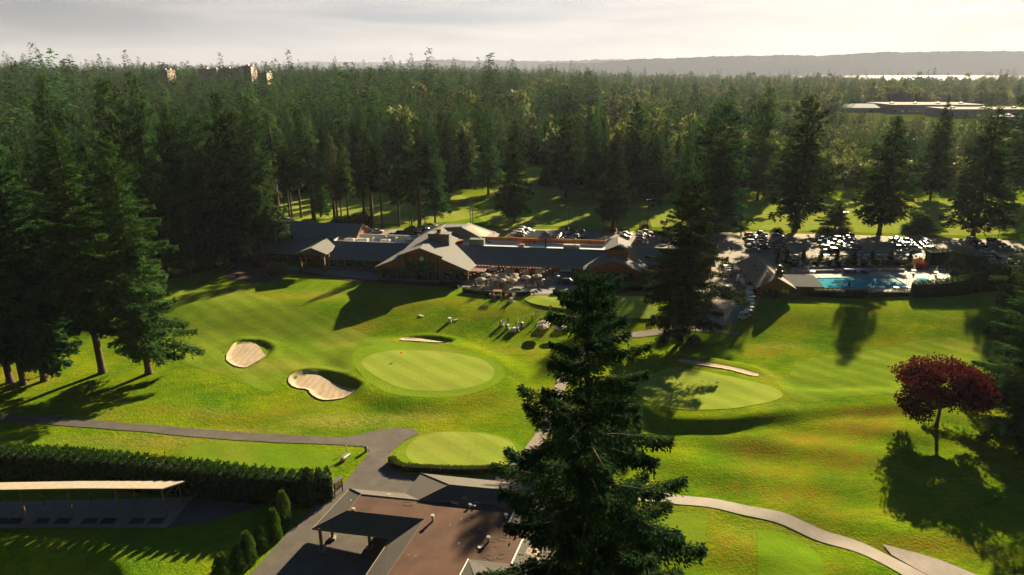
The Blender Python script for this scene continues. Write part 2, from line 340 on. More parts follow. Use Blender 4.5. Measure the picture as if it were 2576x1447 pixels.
# ------------------------------------------------------------------ figures: one skin per pose, kept as patterns
PM = {k: M('person_'+k, c, .8) for k, c in (('skin',(.50,.28,.19)),('shirt',(.5,.5,.5)),('legs',(.1,.1,.12)),('hair',(.06,.04,.03)),('shoes',(.05,.05,.05)))}
def figure(pose):
    J = {}; E_ = []
    sit = pose == 'sit'; hip = .50 if sit else .93; f = .06
    def v(n, p, r): J[n] = (p, r)
    v('pel', (0,0,hip), (.155,.115)); v('wst', (0,.0,hip+.18), (.135,.10)); v('chs', (0,-.01,hip+.40), (.165,.115)); v('nck', (0,0,hip+.56), (.06,.06)); v('hd0', (0,-.01,hip+.63), (.065,.07)); v('hd1', (0,-.015,hip+.73), (.085,.10)); v('hd2', (0,0,hip+.82), (.06,.07))
    for s, q in ((-1,'l'),(1,'r')):
        v('sh'+q, (s*.19,0,hip+.49), (.06,.06))
        if pose in ('stand','walk'):
            sw = .16*s if pose == 'walk' else 0
            v('el'+q, (s*.25,.02+sw,hip+.22), (.043,.043)); v('wr'+q, (s*.26,-.05+sw*1.8,hip-.01), (.03,.03)); v('ha'+q, (s*.26,-.07+sw*2,hip-.11), (.035,.022))
        else:
            v('el'+q, (s*.25,.0,hip+.22), (.043,.043)); v('wr'+q, (s*.17,-.24,hip+.28), (.03,.03)); v('ha'+q, (s*.12,-.33,hip+.31), (.035,.022))
        if sit: v('kn'+q, (s*.11,-.42,.50), (.065,.065)); v('an'+q, (s*.11,-.44,.09), (.042,.042)); v('to'+q, (s*.11,-.60,.04), (.04,.03))
        elif pose == 'walk': v('kn'+q, (s*.10,-.10-.14*s,.50), (.062,.062)); v('an'+q, (s*.10,-.02-.30*s,.09), (.042,.042)); v('to'+q, (s*.10,-.17-.30*s,.04), (.04,.03))
        else: v('kn'+q, (s*.11,-.02,.49), (.062,.062)); v('an'+q, (s*.12,.01,.08), (.042,.042)); v('to'+q, (s*.13,-.14,.035), (.04,.03))
        v('th'+q, (s*.095,-.02 if not sit else -.06,hip-.08), (.088,.088))
        E_.extend([('chs','sh'+q),('sh'+q,'el'+q),('el'+q,'wr'+q),('wr'+q,'ha'+q),('pel','th'+q),('th'+q,'kn'+q),('kn'+q,'an'+q),('an'+q,'to'+q)])
    E_ += [('pel','wst'),('wst','chs'),('chs','nck'),('nck','hd0'),('hd0','hd1'),('hd1','hd2')]
    names = list(J); me = bpy.data.meshes.new('tmp'); me.from_pydata([J[n][0] for n in names], [(names.index(a), names.index(b)) for a, b in E_], [])
    o = bpy.data.objects.new('tmp', me); COL.objects.link(o); sk = o.modifiers.new('s', 'SKIN'); sk.use_smooth_shade = True
    for i, n in enumerate(names): me.skin_vertices[0].data[i].radius = J[n][1]; me.skin_vertices[0].data[i].use_root = n == 'pel'
    sb = o.modifiers.new('u', 'SUBSURF'); sb.levels = 1; sb.render_levels = 1
    dg = bpy.context.evaluated_depsgraph_get(); dg.update(); m2 = bpy.data.meshes.new_from_object(o.evaluated_get(dg)); bpy.data.objects.remove(o)
    m2.name = 'person_'+pose; m2.materials.clear()
    for k in ('skin','shirt','legs','hair','shoes'): m2.materials.append(PM[k])
    for p in m2.polygons:
        x, y, z = p.center; p.use_smooth = True; arm = abs(x) > .21 or (pose in ('hold','sit') and y < -.13 and z > hip+.1)
        if z > hip+.77 or (z > hip+.66 and y > .0): i = 3
        elif z > hip+.55: i = 0
        elif arm and z < hip+.30 and z > hip-.2 and not (sit and z < .6 and y < -.2 and z < hip+.06): i = 0
        elif z > hip+.02: i = 1
        elif z < .10: i = 4
        elif pose in ('stand2',) and z < .5: i = 0
        else: i = 2
        p.material_index = i
    return m2
FIG = {k: figure(k) for k in ('stand','hold','walk','sit')}
rs = np.random.RandomState(7)
# ------------------------------------------------------------------ the ground and what is laid on it
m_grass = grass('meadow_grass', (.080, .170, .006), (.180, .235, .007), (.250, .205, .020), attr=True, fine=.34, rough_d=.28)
m_fair = grass('fairway_grass', (.115, .195, .012), (.180, .240, .020), (.25, .235, .045), stripe=.08, fine=.16)
m_green = grass('green_turf', (.240, .305, .040), (.265, .325, .050), (.29, .31, .06), stripe=.06, fine=.07)
m_collar = grass('collar_turf', (.140, .230, .014), (.185, .265, .020), (.24, .25, .035), fine=.14)
m_tee = grass('tee_turf', (.115, .215, .010), (.150, .235, .012), (.21, .21, .03), stripe=.04, fine=.14)
m_sand = M('bunker_sand', (.47, .36, .245), .95, .10, .5, .6, 3)
nt_ = m_sand.node_tree; b_ = nt_.nodes['Principled BSDF']; w_ = nt_.nodes.new('ShaderNodeTexWave'); w_.inputs['Scale'].default_value = .22; w_.inputs['Distortion'].default_value = 7; w_.inputs['Detail'].default_value = 3
tc_ = nt_.nodes.new('ShaderNodeTexCoord'); nt_.links.new(tc_.outputs['Object'], w_.inputs['Vector']); mx_ = nt_.nodes.new('ShaderNodeMix'); mx_.data_type = 'RGBA'; mx_.blend_type = 'MULTIPLY'
mx_.inputs['B'].default_value = (.86, .83, .78, 1); nt_.links.new(w_.outputs['Fac'], mx_.inputs['Factor']); nt_.links.new(b_.inputs['Base Color'].links[0].from_socket, mx_.inputs['A']); nt_.links.new(mx_.outputs['Result'], b_.inputs['Base Color'])
m_asph = M('worn_asphalt', (.100, .082, .072), .85, .22, .35, .4, 6)
m_conc = M('pale_concrete', (.33, .275, .23), .85, .12, .6, .3, 8)
m_lot = M('lot_asphalt', (.235, .180, .130), .9, .20, .12, .3, 5)
m_white = M('white_paint', (.75, .74, .70), .6)
m_deck = M('deck_concrete', (.34, .29, .25), .8, .12, .5, .2, 6)
m_mulch = M('bark_mulch', (.11, .05, .03), .95, .3, 1.2, .6, 8, col2=None)
m_pav = M('patio_paving', (.17, .16, .16), .8, .18, 1.5, .3, 6)

FORCLEAR = [world_poly(p, T0) for p in (
  [(1180,590),(1160,500),(1240,440),(1300,412),(1375,412),(1400,470),(1620,500),(1800,490),(1950,470),(2100,480),(2340,480),(2700,480),(2700,620)],
  [(660,600),(670,500),(800,478),(960,465),(1180,470),(1200,600)])]
INDUS = world_poly([(2060,282),(2240,268),(2700,268),(2700,345),(2200,325)], T0)
WOODL = world_poly([(-500,560),(-200,548),(300,545),(640,545),(668,600),(655,655),(560,668),(470,695),(300,720),(0,790),(-500,830)], T0)
def forest(x, y):
    r = np.hypot(x, y)
    f = (r > 262) & (y > 257)
    for P in FORCLEAR: f &= sdist(x, y, P) > 1
    f &= sdist(x, y, INDUS) > 0
    return f | (sdist(x, y, WOODL) < 0)
def axis(lo, hi, d, ends, g=1.12):
    a = list(np.arange(lo, hi+1e-6, d)); s = d
    while a[-1] < ends[1]: s *= g; a.append(a[-1]+s)
    s = d
    while a[0] > ends[0]: s *= g; a.insert(0, a[0]-s)
    return np.array(a)
xs = axis(-125, 135, .75, (-16000, 16000)); ys = axis(55, 200, .65, (-400, 22000))
X, Y = np.meshgrid(xs, ys); Z = T(X.ravel(), Y.ravel())
for k in 'abcd': Z = Z-.45*sst(-sdist(X.ravel(), Y.ravel(), POLY['sand_'+k])/.6)
V = np.column_stack([X.ravel(), Y.ravel(), Z]); nx, ny = len(xs), len(ys)
i = (np.arange(ny-1)[:, None]*nx+np.arange(nx-1)[None]).ravel()
me = npmesh('ground', V, np.stack([i, i+1, i+nx+1, i+nx], 1), m_grass)
zone = np.zeros((len(V), 4), np.float32); zone[:, 3] = 1
def blob(ch, px, py, rx, ry, s):
    g = G(px, py); zone[:, ch] = np.maximum(zone[:, ch], s*(.97 if ch == 0 else 1)*sst(1.15-np.sqrt(((V[:, 0]-g[0])/rx)**2+((V[:, 1]-g[1])/ry)**2)*1.0))
for b in [(1900,1130,9,5,.75),(2040,1110,10,5,.8),(2150,1075,10,4,.9),(1950,1185,10,5,.55),(2110,1150,9,5,.75),(2000,1240,9,4,.75),(1850,1225,7,3,.5),(2100,1290,9,3,.5),
          (2060,1330,6,4,.4),(600,1055,12,3.5,.45),(420,1030,12,3,.30),(720,1040,9,3,.4),(1190,1000,5,4,.45),(560,1090,12,2,.35),(2200,1040,12,3,.8),
          (1920,885,7,4,.75),(2080,905,7,3,.3),(620,680,9,4,1.),(560,700,8,3,.9),(2090,790,6,3,.35),(1120,760,12,4,.6),(1000,770,12,5,.55),(1200,790,10,3,.4),
          (2330,1370,14,3,.7),(1700,1390,6,5,.3),(1850,1385,5,5,.55),(2030,1425,7,3,.4),(780,530,25,10,.9),(720,545,20,8,.9),(2250,860,9,4,.45),(2430,1000,10,4,.6),(1980,800,9,4,.4)]:
    blob(0, *b)
for b in [(860,1060,14,4,.9),(1000,1050,9,2.5,.7),(600,1085,14,2.2,.7),(520,1040,8,3,.5),(1060,1045,8,3,.7),(1000,730,18,4,.5),(820,740,12,6,.5),(350,1110,20,3,.6),(1500,1010,30,2,.2),
          (1870,1010,15,4,.4),(2050,960,16,5,.5),(1960,870,10,3,.6),(1950,1340,9,5,.4),(1100,610,50,20,.25),(2300,580,60,5,.6),(1320,760,20,6,.2),(1420,500,60,30,.3)]:
    blob(2, *b)
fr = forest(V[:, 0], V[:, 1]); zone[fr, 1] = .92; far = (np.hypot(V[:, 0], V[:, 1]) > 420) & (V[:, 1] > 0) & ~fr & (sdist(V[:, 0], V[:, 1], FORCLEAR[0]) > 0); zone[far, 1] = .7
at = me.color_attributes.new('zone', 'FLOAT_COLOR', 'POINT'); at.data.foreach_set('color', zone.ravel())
me.polygons.foreach_set('use_smooth', np.ones(len(me.polygons), bool)); ground = structure(put('ground', me))

def path(name, poly, mat, off, step=1.2): return structure(sheet(name, poly, off, mat, step))
POLY['fair_l'] = world_poly([(330,760),(440,724),(560,712),(629,739),(700,755),(850,808),(900,835),(948,851),(985,858),(1010,880),(900,925),(860,980),(700,940),(690,1000),(560,940),(420,905),(350,860)])
POLY['fair_r'] = world_poly(pl(z12, [(1390,300),(1480,275),(1800,245),(2150,190),(2481,120),(2900,80),(3300,80),(3300,560),(2481,590),(1900,610),(1450,690),(1310,600),(1250,500),(1370,420)]))
path('fairway', smooth_poly(POLY['fair_l']), m_fair, .03); path('fairway', smooth_poly(POLY['fair_r'], 1), m_fair, .03)
path('fairway', smooth_poly(world_poly([(640,560),(700,500),(900,478),(1150,480),(1210,520),(1180,566)])), grass('far_fairway', (.20,.27,.035), (.27,.30,.05), (.34,.30,.08)), .05, 3)
path('fairway', smooth_poly(world_poly([(1185,572),(1215,500),(1290,425),(1380,420),(1430,480),(1620,515),(1900,505),(2100,500),(2650,500),(2650,600),(2100,583),(1500,568)])), bpy.data.materials['far_fairway'], .05, 3)
path('green_collar', POLY['collar_a'], m_collar, .04, .8)
path('putting_green', POLY['green_a'], m_green, .06, .8)
path('putting_green', POLY['green_b'], m_green, .06, .8)
path('green_collar', POLY['collar_c'], m_collar, .04, .8)
path('putting_green', POLY['green_c'], m_green, .06, .8)
path('putting_green', POLY['green_d'], m_green, .06, .8)
for k in 'abcd': path('bunker_sand', POLY['sand_'+k], m_sand, .17, .5)
path('tee_box', world_poly(pl(z10, [(250,400),(645,413),(620,800),(200,760)])), m_tee, .06, 1)
path('tee_box', smooth_poly(world_poly(pl(z10, [(1042,532),(1042,532),(1180,533),(1400,598),(1530,700),(1572,800),(1580,990),(1580,990),(1050,990),(1050,990)])), 1), m_tee, .06, 1)
path('tee_box', smooth_poly(world_poly(pl(z13, [(1420,330),(1500,303),(1900,318),(2300,350),(2500,400),(2480,480),(2300,520),(1300,470),(1330,380)])), 1), m_tee, .06, 1)
# cart paths
up = pl(z13, [(-300,103),(0,108),(300,115),(620,143),(1000,180),(1560,220),(2000,255),(2400,272)])
brown = up+pl(z6, [(300,118),(430,118),(560,95),(700,62),(800,42),(950,30),(1060,36),(1120,60),(1150,90),(1100,112),(1000,157),(900,245),(826,345),(868,400),(980,470),(1260,520),(1700,540),(1945,480),(2160,370),(2260,400),(2300,640),(2000,800),(1200,1000),(700,1560),(150,1560)])+\
        pl(z13, [(1840,1290),(2060,1045),(2160,930),(2300,800),(2200,700),(1890,790),(1560,900),(1240,945),(1440,690),(2250,640),(2420,640)])+pl(z6, [(340,600),(430,560),(560,400),(675,257),(610,207),(300,190),(0,176)])+pl(z13, [(2000,315),(1500,280),(1060,240),(480,190),(0,155),(-300,140)])
path('cart_path', world_poly(brown), m_asph, .07)
cp = [(1640,838),(1600,842),(1532,855),(1465,885),(1430,925),(1412,965),(1398,1008),(1374,1073),(1330,1140),(1290,1185)]
path('cart_path', strip_poly(spline([G(*p, T0)[:2] for p in cp], 4), 2.3), M('tan_asphalt', (.22,.17,.14), .85, .15, .8, .3, 6), .08)
cp = [z10(*p) for p in [(-60,262),(200,275),(400,290),(600,312),(900,367),(1200,442),(1500,540),(1800,652),(2100,785),(2300,900),(2500,1030)]]
path('concrete_path', strip_poly(spline([G(*p, T0)[:2] for p in cp], 4), 2.5), m_conc, .08)
path('concrete_path', world_poly(pl(z10, [(2040,650),(2170,680),(2300,715),(2576,812),(2900,930),(2900,1120),(2520,950),(2385,895),(2235,800),(2115,730)])), M('grey_concrete', (.27,.22,.19), .85, .15, .8, .3, 6), .10)
lot = [(900,577),(1200,576),(1440,578),(1640,584),(1850,586),(2080,590),(2330,598),(2720,612),(2720,668),(2500,664),(2420,652),(2330,652),(2100,655),(1960,655),(1915,745),(1903,769),(1892,797),(1852,813),(1820,821),(1807,826),(1831,835),(1860,838),(1857,845),(1805,837),(1731,833),(1660,842),(1600,850),(1596,842),(1640,829),(1707,821),(1750,808),(1769,795),(1757,770),(1740,740),(1745,700),(1765,656),(1770,640),(1640,640),(900,600)]
path('parking_lot', world_poly(lot), m_lot, .09, 1.5)
path('access_road', strip_poly([G(*p, T0)[:2] for p in [(1310,478),(1345,468),(1420,470),(1500,474),(1600,480)]], 7), m_lot, .1, 4)
lwn = path('lawn_island', smooth_poly(world_poly(pl(z5, [(335,345),(390,318),(500,320),(610,328),(560,380),(500,400),(430,392)]))), m_collar, .15, 2)
for pts in ([(30,-3),(130,-3)],):
    pass
B_A = R(-7.5); B_O = np.array([-26.0, 189.8])
def BL(u, v): return (B_O[0]+u*math.cos(B_A)-v*math.sin(B_A), B_O[1]+u*math.sin(B_A)+v*math.cos(B_A))
def gL(p):
    d = p[:2]-B_O; return (d[0]*math.cos(B_A)+d[1]*math.sin(B_A), -d[0]*math.sin(B_A)+d[1]*math.cos(B_A))
path('patio', [BL(*p) for p in [(-45,10),(-45,5),(-33,2.5),(-24,0),(-14,-2.5),(-10,-3),(-10,9.5),(-34,9.5)]], m_pav, .10)
path('patio', [BL(*p) for p in [(12,-3),(20,-7.5),(36,-7),(47,-4.5),(47,9.5),(12,9.5)]], m_pav, .10)
path('planting_bed', smooth_poly([BL(*p) for p in [(-46,4),(-33,1.5),(-24,-1),(-14,-3.6),(-5,-3.5),(5,-3.5),(12,-4),(12,-1),(5,.5),(-5,.5),(-10,-.5),(-24,1.4),(-34,4),(-45,6.5)]], 1), m_mulch, .13)
path('planting_bed', smooth_poly(world_poly([(560,690),(590,668),(640,655),(700,660),(735,690),(690,712),(600,712)]), 1), m_mulch, .12)
path('planting_bed', smooth_poly([BL(*p) for p in [(13,-8.4),(20,-9.5),(37,-9),(50,-5),(70,-1),(70,1),(50,-3),(36,-6.5),(20,-7)]], 1), m_mulch, .13)
# far water and the hills beyond it
m_water = M('bay_water', (.05, .08, .09), .12, bump=.25, bscale=.05)
mb = MB(); mb.add([(600,4600,-50),(14000,2500,-50),(16000,20000,-50),(-3000,20000,-50)], [(0,1,2,3)]); w = structure(mb.build('bay_water', m_water))
m_hill = M('wooded_hill', (.035, .05, .028), .95, .3, .004)
def hill(px0, px1, dist, prof, seed):
    r = np.random.RandomState(seed); n = 420
    az = np.linspace(math.atan((px0-1288)/FPX/1), math.atan((px1-1288)/FPX), n); vs = []; fs = []
    nz = sum(np.interp(np.arange(n), np.arange(0, n+k, k), r.randn(len(np.arange(0, n+k, k)))*a) for k, a in ((40, 5), (13, 3), (4, 2.2), (1, 2.6)))
    pxs = 1288+FPX*np.tan(az); H = np.interp(pxs, [p[0] for p in prof], [p[1] for p in prof])
    for i in range(n):
        top = CAMZ+(165-H[i])/FPX*dist*.93
        for k, (dd, f) in enumerate(((0, 0), (70, .35), (160, .7), (260, 1.), (2600, .5))):
            d = (dist+dd)/math.cos(az[i]); zz_ = -55+(top+55)*f+(nz[i]*dist/9000*1.3 if k == 3 else 0)
            vs.append((d*math.sin(az[i]), d*math.cos(az[i]), zz_))
        if i: 
            for k in range(4): a = (i-1)*5+k; fs.append((a, a+5, a+6, a+1))
    mb = MB(); mb.add(vs, fs); return structure(mb.build('hills', m_hill))
hill(1350, 3000, 9000, [(1350,164),(1500,156),(1620,147),(1720,142),(1830,139),(1930,137),(2030,139),(2130,133),(2260,129),(2400,126),(2500,128),(2560,131),(2700,133),(3000,140)], 3)
hill(980, 1700, 12500, [(980,164),(1060,154),(1150,151),(1250,152),(1330,155),(1400,152),(1500,149),(1600,149),(1700,151)], 5)
hill(300, 1300, 17000, [(300,165),(560,161),(700,159),(850,158),(1000,160),(1300,160)], 8)

# ------------------------------------------------------------------ clubhouse
m_roof = M('roof_shingle', (.165, .165, .165), .9, .16, 2.2, .35, 9, detail=6)
m_soff = M('dark_soffit', (.05, .04, .035), .9)
m_fascia = M('fascia_board', (.30, .22, .15), .8)
m_cedar = M('cedar_shingle', (.30, .115, .05), .9, .3, 1.2, .5, 8)
m_teal = M('green_trim', (.03, .075, .07), .7)
m_glass = M('window_glass', (.16, .18, .17), .08, spec=.8, metal=.75)
m_stone = M('field_stone', (.22, .21, .20), .9, .45, 2.4, .8, 6)
m_membr = M('roof_membrane', (.62, .62, .62), .7, .06, .4)
m_hvac = M('hvac_metal', (.50, .47, .43), .5, .1, 1, metal=.2)
m_hgreen = M('hvac_green', (.16, .20, .17), .6, .1, 1)
m_orange = M('orange_screen_wood', (.60, .22, .055), .8, .2, 1.5)
m_timber = M('timber_post', (.20, .12, .07), .85, .25, 2)
m_canvas_pink = M('awning_canvas', (.42, .26, .23), .85, .1, 2)
m_dark = M('dark_metal', (.03, .03, .035), .5, metal=.3)
m_grey = M('grey_metal', (.30, .31, .32), .5, metal=.5)
club = thing('clubhouse', 'long brown cedar clubhouse with grey shingle roofs, a clock gable and flat white roof', 'clubhouse', (*B_O, 0), B_A)
def S(name, polys, mats=None, th=.25, parent=None):
    mb = MB()
    for p in polys: mb.slab(p, th, 0, 1)
    return mb.build(name, mats or [m_roof, m_fascia], parent or club)
def wall(name, boxes, mat=None, parent=None):
    mb = MB()
    for b in boxes: mb.box(*b)
    return mb.build(name, mat or m_cedar, parent or club)
def gabwall(mb, u0, u1, ua, v, z0, ze, za, th=.3, m=0):
    vs = [(u0,v,z0),(u1,v,z0),(u1,v,ze),(ua,v,za),(u0,v,ze)]; n = 5
    mb.add(vs+[(p[0], v+th, p[2]) for p in vs], [tuple(range(n)), tuple(reversed(range(n, 2*n)))]+[(i, n+i, n+(i+1) % n, (i+1) % n) for i in range(n)], m)
# walls
wall('wall', [(-34,-13.6,9.5,17,0,3.75)]); wall('wall', [(13.6,62,9.5,17,0,3.75)]); wall('wall', [(-60,-34.2,14,22,0,3.7)])
wall('wall', [(-58,-28,21.8,34.5,0,6.9)]); wall('wall', [(62.2,84,16.6,26,0,3.75)])
wall('wall', [(-34,-3,17.1,24,0,6.25),(8,53,17.1,24,0,6.25),(53.1,84,26.1,30,0,3.5)])
wall('wall', [(1,15.5,24.2,40,0,6.2)])
mb = MB(); mb.box(-13,-4.9,.8,9.4,0,4.2); mb.box(4.9,13,.8,9.4,0,4.2); gabwall(mb,-13,-4.9,-4.9,.8,4.2,4.7,7.4); gabwall(mb,4.9,13,4.9,.8,4.2,4.7,7.4)
mb.box(-4.8,4.8,.05,22,0,8.3); gabwall(mb,-4.8,4.8,0,-.0,8.3,8.55,10.1,.4); mb.box(-10,10,9.5,22,0,5.2); mb.build('wall', m_cedar, club)
# roofs: left and right long slopes, the two-storey block, the big gable
S('roof', [[(-34.6,8.3,3.6),(-9,8.3,3.6),(-3.2,16.8,7.1),(-34.6,16.8,7.1)]])
S('roof', [[(8.5,8.3,3.6),(62,8.3,3.6),(62,16.8,7.1),(3.2,16.8,7.1)]])
S('roof', [[(-62,12.7,3.5),(-34.7,12.7,3.5),(-34.7,21.4,6.7),(-62,21.4,6.7)]])
S('roof', [[(-60,20.6,6.9),(-27.2,20.6,6.9),(-27.2,28,10.3),(-60,28,10.3)],[(-60,28.02,10.3),(-27.2,28.02,10.3),(-27.2,36,6.7),(-60,36,6.7)]])
mb = MB(); 
vs = [(-28,21.9,6.7),(-28,34.4,6.7),(-28,28,9.9)]; mb.add(vs+[(p[0]-.3,p[1],p[2]) for p in vs], [(0,1,2),(5,4,3),(0,2,5,3),(2,1,4,5)]); mb.build('gable_wall', m_cedar, club)
S('roof', [[(-27,24.2,5.2),(-20,24.2,5.2),(-20,33,4.2),(-27,36,4.2)]])
S('roof', [[(62.02,15.3,3.6),(85,15.3,3.6),(85,22.5,6.8),(62.02,22.5,6.8)],[(62.02,22.52,6.8),(85,22.52,6.8),(85,30,3.6),(62.02,30,3.6)]])
rz_, rf, rb = 10.75, -1.9, 31
S('roof', [[(-6.6,rf,8.35),(0,rf,rz_),(0,rb,rz_),(-6.6,rb,8.35)],[(0.02,rf,rz_),(6.6,rf,8.35),(6.6,27,8.35),(0.02,rb,rz_)]])
S('roof', [[(-14,-1.4,4.35),(-6.1,-1.4,7.6),(-6.1,9.5,7.6),(-9.3,9.3,6.4),(-10.5,8,5.75)]])
S('roof', [[(6.1,-1.4,7.6),(14,-1.4,4.35),(14.8,6,4.0),(12.5,9,5.0),(6.1,16.6,7.6)]])
S('roof', [[(0.1,25,10.5),(6.5,26,10.9),(7.5,30,10.9),(0.1,30,10.6)],[(6.52,25,10.9),(16.5,23.2,6.4),(16.5,41,5.2),(7.52,32,10.9)],[(0.1,24.4,8.1),(16.5,23.1,6.4),(6.5,24.98,10.85),(0.1,24.98,10.4)]])
# portico at the left
S('roof', [[(-40,4.6,6.1),(-35.4,4.6,7.9),(-35.4,16.9,7.9),(-39.2,12,6.4),(-40,10.5,6.1)],[(-35.38,4.6,7.9),(-30.8,4.6,6.1),(-30.8,9.5,6.1),(-31.6,13.6,6.4),(-35.38,16.9,7.9)]])
for u in (-40.2+.8, -33.6+1.6):
    for v in (5.4, 9.0): wall('porch_post', [(u-.3,u+.3,v-.3,v+.3,0,5.9)], m_timber)
wall('porch_truss', [(-39.6,-31.2,5.3,5.6,5.75,6.1),(-35.55,-35.25,5.32,5.58,6.1,7.6)], m_timber)
mb = MB(); mb.tube((-38.2,5.45,6.1),(-35.4,5.45,7.5),.12); mb.tube((-32.6,5.45,6.1),(-35.4,5.45,7.5),.12); mb.build('porch_brace', m_timber, club)
# pavilion end with its raised cupola roof
S('roof', [[(46.2,4.4,4.0),(54.7,4.4,7.5),(54.7,16.9,7.5),(50.3,16.5,5.7),(46.2,8.4,4.0)],[(54.72,4.4,7.5),(63.3,4.4,4.0),(65.3,14.5,3.3),(62.6,16,4.6),(54.72,16.9,7.5)]])
mb = MB(); gabwall(mb,48.2,61.8,54.7,6.2,0,4.6,7.1); mb.box(48.2,61.8,6.52,17,0,4.5); mb.build('wall', m_cedar, club)
wall('cupola', [(53,59,9.6,19,5.5,9.1)]); 
S('roof', [[(52.3,8.7,9.15),(56,8.7,10.75),(56,20,10.75),(52.3,20,9.15)],[(56.02,8.7,10.75),(59.7,8.7,9.15),(59.7,20,9.15),(56.02,20,10.75)]])
# flat roofs, parapets, screens
wall('flat_roof', [(-33,-7,17,23.6,6.3,6.4),(7.5,53,17,24.6,6.3,6.4)], m_membr)
wall('parapet', [(-27,-7,23.7,24.0,6.3,7.9),(-33,-7,16.85,17.05,6.3,7.15),(-33.2,-33.0,17,21.5,6.3,7.4),(7.5,53,24.7,24.9,6.3,6.9)], m_membr)
wall('roof_screen', [(8.5,26,25,25.2,6.4,8.0),(31,53,25,25.2,6.4,8.0),(26,31,24.4,24.6,6.6,8.0)], m_orange)
S('roof', [[(26,25.6,7.9),(36,25.6,7.9),(33,30,9.4),(30,30,9.4)]])
for u, v, a, b, h, m in ((-30.5,19,3.2,1.6,.8,m_hvac),(-26.2,19,3.4,1.8,.9,m_hvac),(-19,20,3.2,1.6,.6,m_hvac),(-10.5,19.4,4.6,2,1.1,m_hvac),(-5.9,19.5,2.2,1.8,.8,m_hvac),(-11,22.3,4.2,1.6,.7,m_membr),(10.3,18.6,4.6,2.6,2.0,m_hgreen),(39.7,17.6,5,1.6,1.5,m_hvac),(26,20,1.4,1.2,.5,m_orange)):
    mb = MB(); mb.box(u,u+a,v,v+b,6.45,6.45+h); mb.box(u+.15,u+a-.15,v+.15,v+b-.15,6.45+h,6.52+h); mb.box(u+.3,u+a*.45,v-.04,v-.0,6.65,6.3+h); mb.lathe([(.35,0),(.35,.12)],(u+a*.7,v+b/2,6.52+h),10); mb.build('rooftop_unit', m, club)
for u, v in ((-21.5,20.5),(-18,22.8),(-11,22),(-14.2,21.5)):
    mb = MB(); mb.lathe([(.3,0),(.3,.8),(.55,.85),(.6,1.2),(.25,1.4)],(u,v,6.4),10); mb.build('exhaust_fan', m_hvac, club)
for u, v, h in ((-28.5,18.2,1.6),(-8.4,20,2.4),(-7.2,22,1.6),(34.3,17.5,3.6)):
    mb = MB(); mb.tube((u,v,6.4),(u,v,6.4+h),.13 if h < 3 else .22); mb.tube((u,v,6.4+h),(u,v,6.55+h),.2 if h < 3 else .24); mb.build('vent_pipe', m_grey if h < 3 else m_dark, club)
mb = MB(); mb.tube((30,24,7.0),(52,23.6,7.3),.1); mb.tube((30,24,7.0),(30,24,6.4),.1); mb.tube((40,24,7.2),(40,24,6.4),.08); mb.build('roof_pipe', m_dark, club)
# chimney
mb = MB(); mb.box(-.4,6.0,9.5,12.4,7.5,12.0); mb.box(-.6,6.2,9.3,12.6,12.0,12.25); ch = mb.build('chimney', m_stone, club)
mb = MB(); mb.box(2.1,3.3,10.4,11.4,12.25,13.3); mb.box(1.95,3.45,10.25,11.55,13.3,13.45); mb.build('chimney_pot', M('clay_pot', (.35,.16,.06), .8), ch)
# glazing
def window(u0, u1, z0, z1, v, nu, nz, parent=None):
    f = MB(); f.box(u0-.12,u1+.12,v-.12,v+.02,z0-.12,z1+.12); o = f.build('window', m_teal, parent or club)
    g = MB(); g.box(u0,u1,v-.16,v-.125,z0,z1); g.build('pane', m_glass, o)
    b = MB()
    for k in range(1, nu): x = u0+(u1-u0)*k/nu; b.box(x-.05,x+.05,v-.21,v-.165,z0,z1)
    for k in range(1, nz): z = z0+(z1-z0)*k/nz; b.box(u0,u1,v-.20,v-.163,z-.045,z+.045)
    if b.v: b.build('glazing_bar', m_teal, o)
for a, b in ((-4.4,-1.9),(-1.4,1.4),(1.9,4.4)):
    window(a, b, .9, 3.0, -.02, 3, 2); window(a, b, 3.4, 5.4, -.02, 3, 2)
wall('trim', [(-4.9,-4.5,-.28,-.02,0,8.2),(4.5,4.9,-.28,-.02,0,8.2),(-4.5,4.5,-.16,-.03,5.6,6.1),(-1.0,1.0,-.16,-.03,6.1,8.0),(-2.6,-2.2,-.16,-.03,6.1,8.3),(2.2,2.6,-.16,-.03,6.1,8.3),(-13.1,-5,.62,.78,3.5,3.8),(5,13.1,.62,.78,3.5,3.8)], m_teal)
for a, b in ((-12.4,-9.0),(-8.4,-5.3),(5.3,8.8),(9.4,12.6)): window(a, b, .9, 3.2, .78, 3, 2)
[wall('stone_base', [q], m_stone) for q in [(-13.2,-5,.45,.78,0,.75),(5,13.2,.45,.78,0,.75),(-4.95,4.95,-.45,-.0,0,.7)]]
[wall('corner_post', [q], m_timber) for q in [(-13.4,-12.9,.3,.8,0,4.6),(12.9,13.4,.3,.8,0,4.6),(5.0,5.4,.3,.7,0,5)]]
mb = MB(); mb.tube((0,-.17,7.1),(0,-.24,7.1),.72,.72,24); c = mb.build('clock', m_white, club)
mb = MB(); mb.box(-.03,.03,-.27,-.25,7.05,7.6); mb.build('clock_hand', m_dark, c); mb = MB(); mb.slab([(-.03,-.27,7.1),(.03,-.28,7.1),(.30,-.28,6.75),(.26,-.27,6.72)], .02); mb.build('clock_hand', m_dark, c); mb = MB()
for k in range(12):
    t = k*math.pi/6; x, z = .6*math.sin(t), 7.1+.6*math.cos(t); mb = MB(); mb.box(x-.035,x+.035,-.26,-.245,z-.035,z+.035); mb.build('hour_mark', m_dark, c)

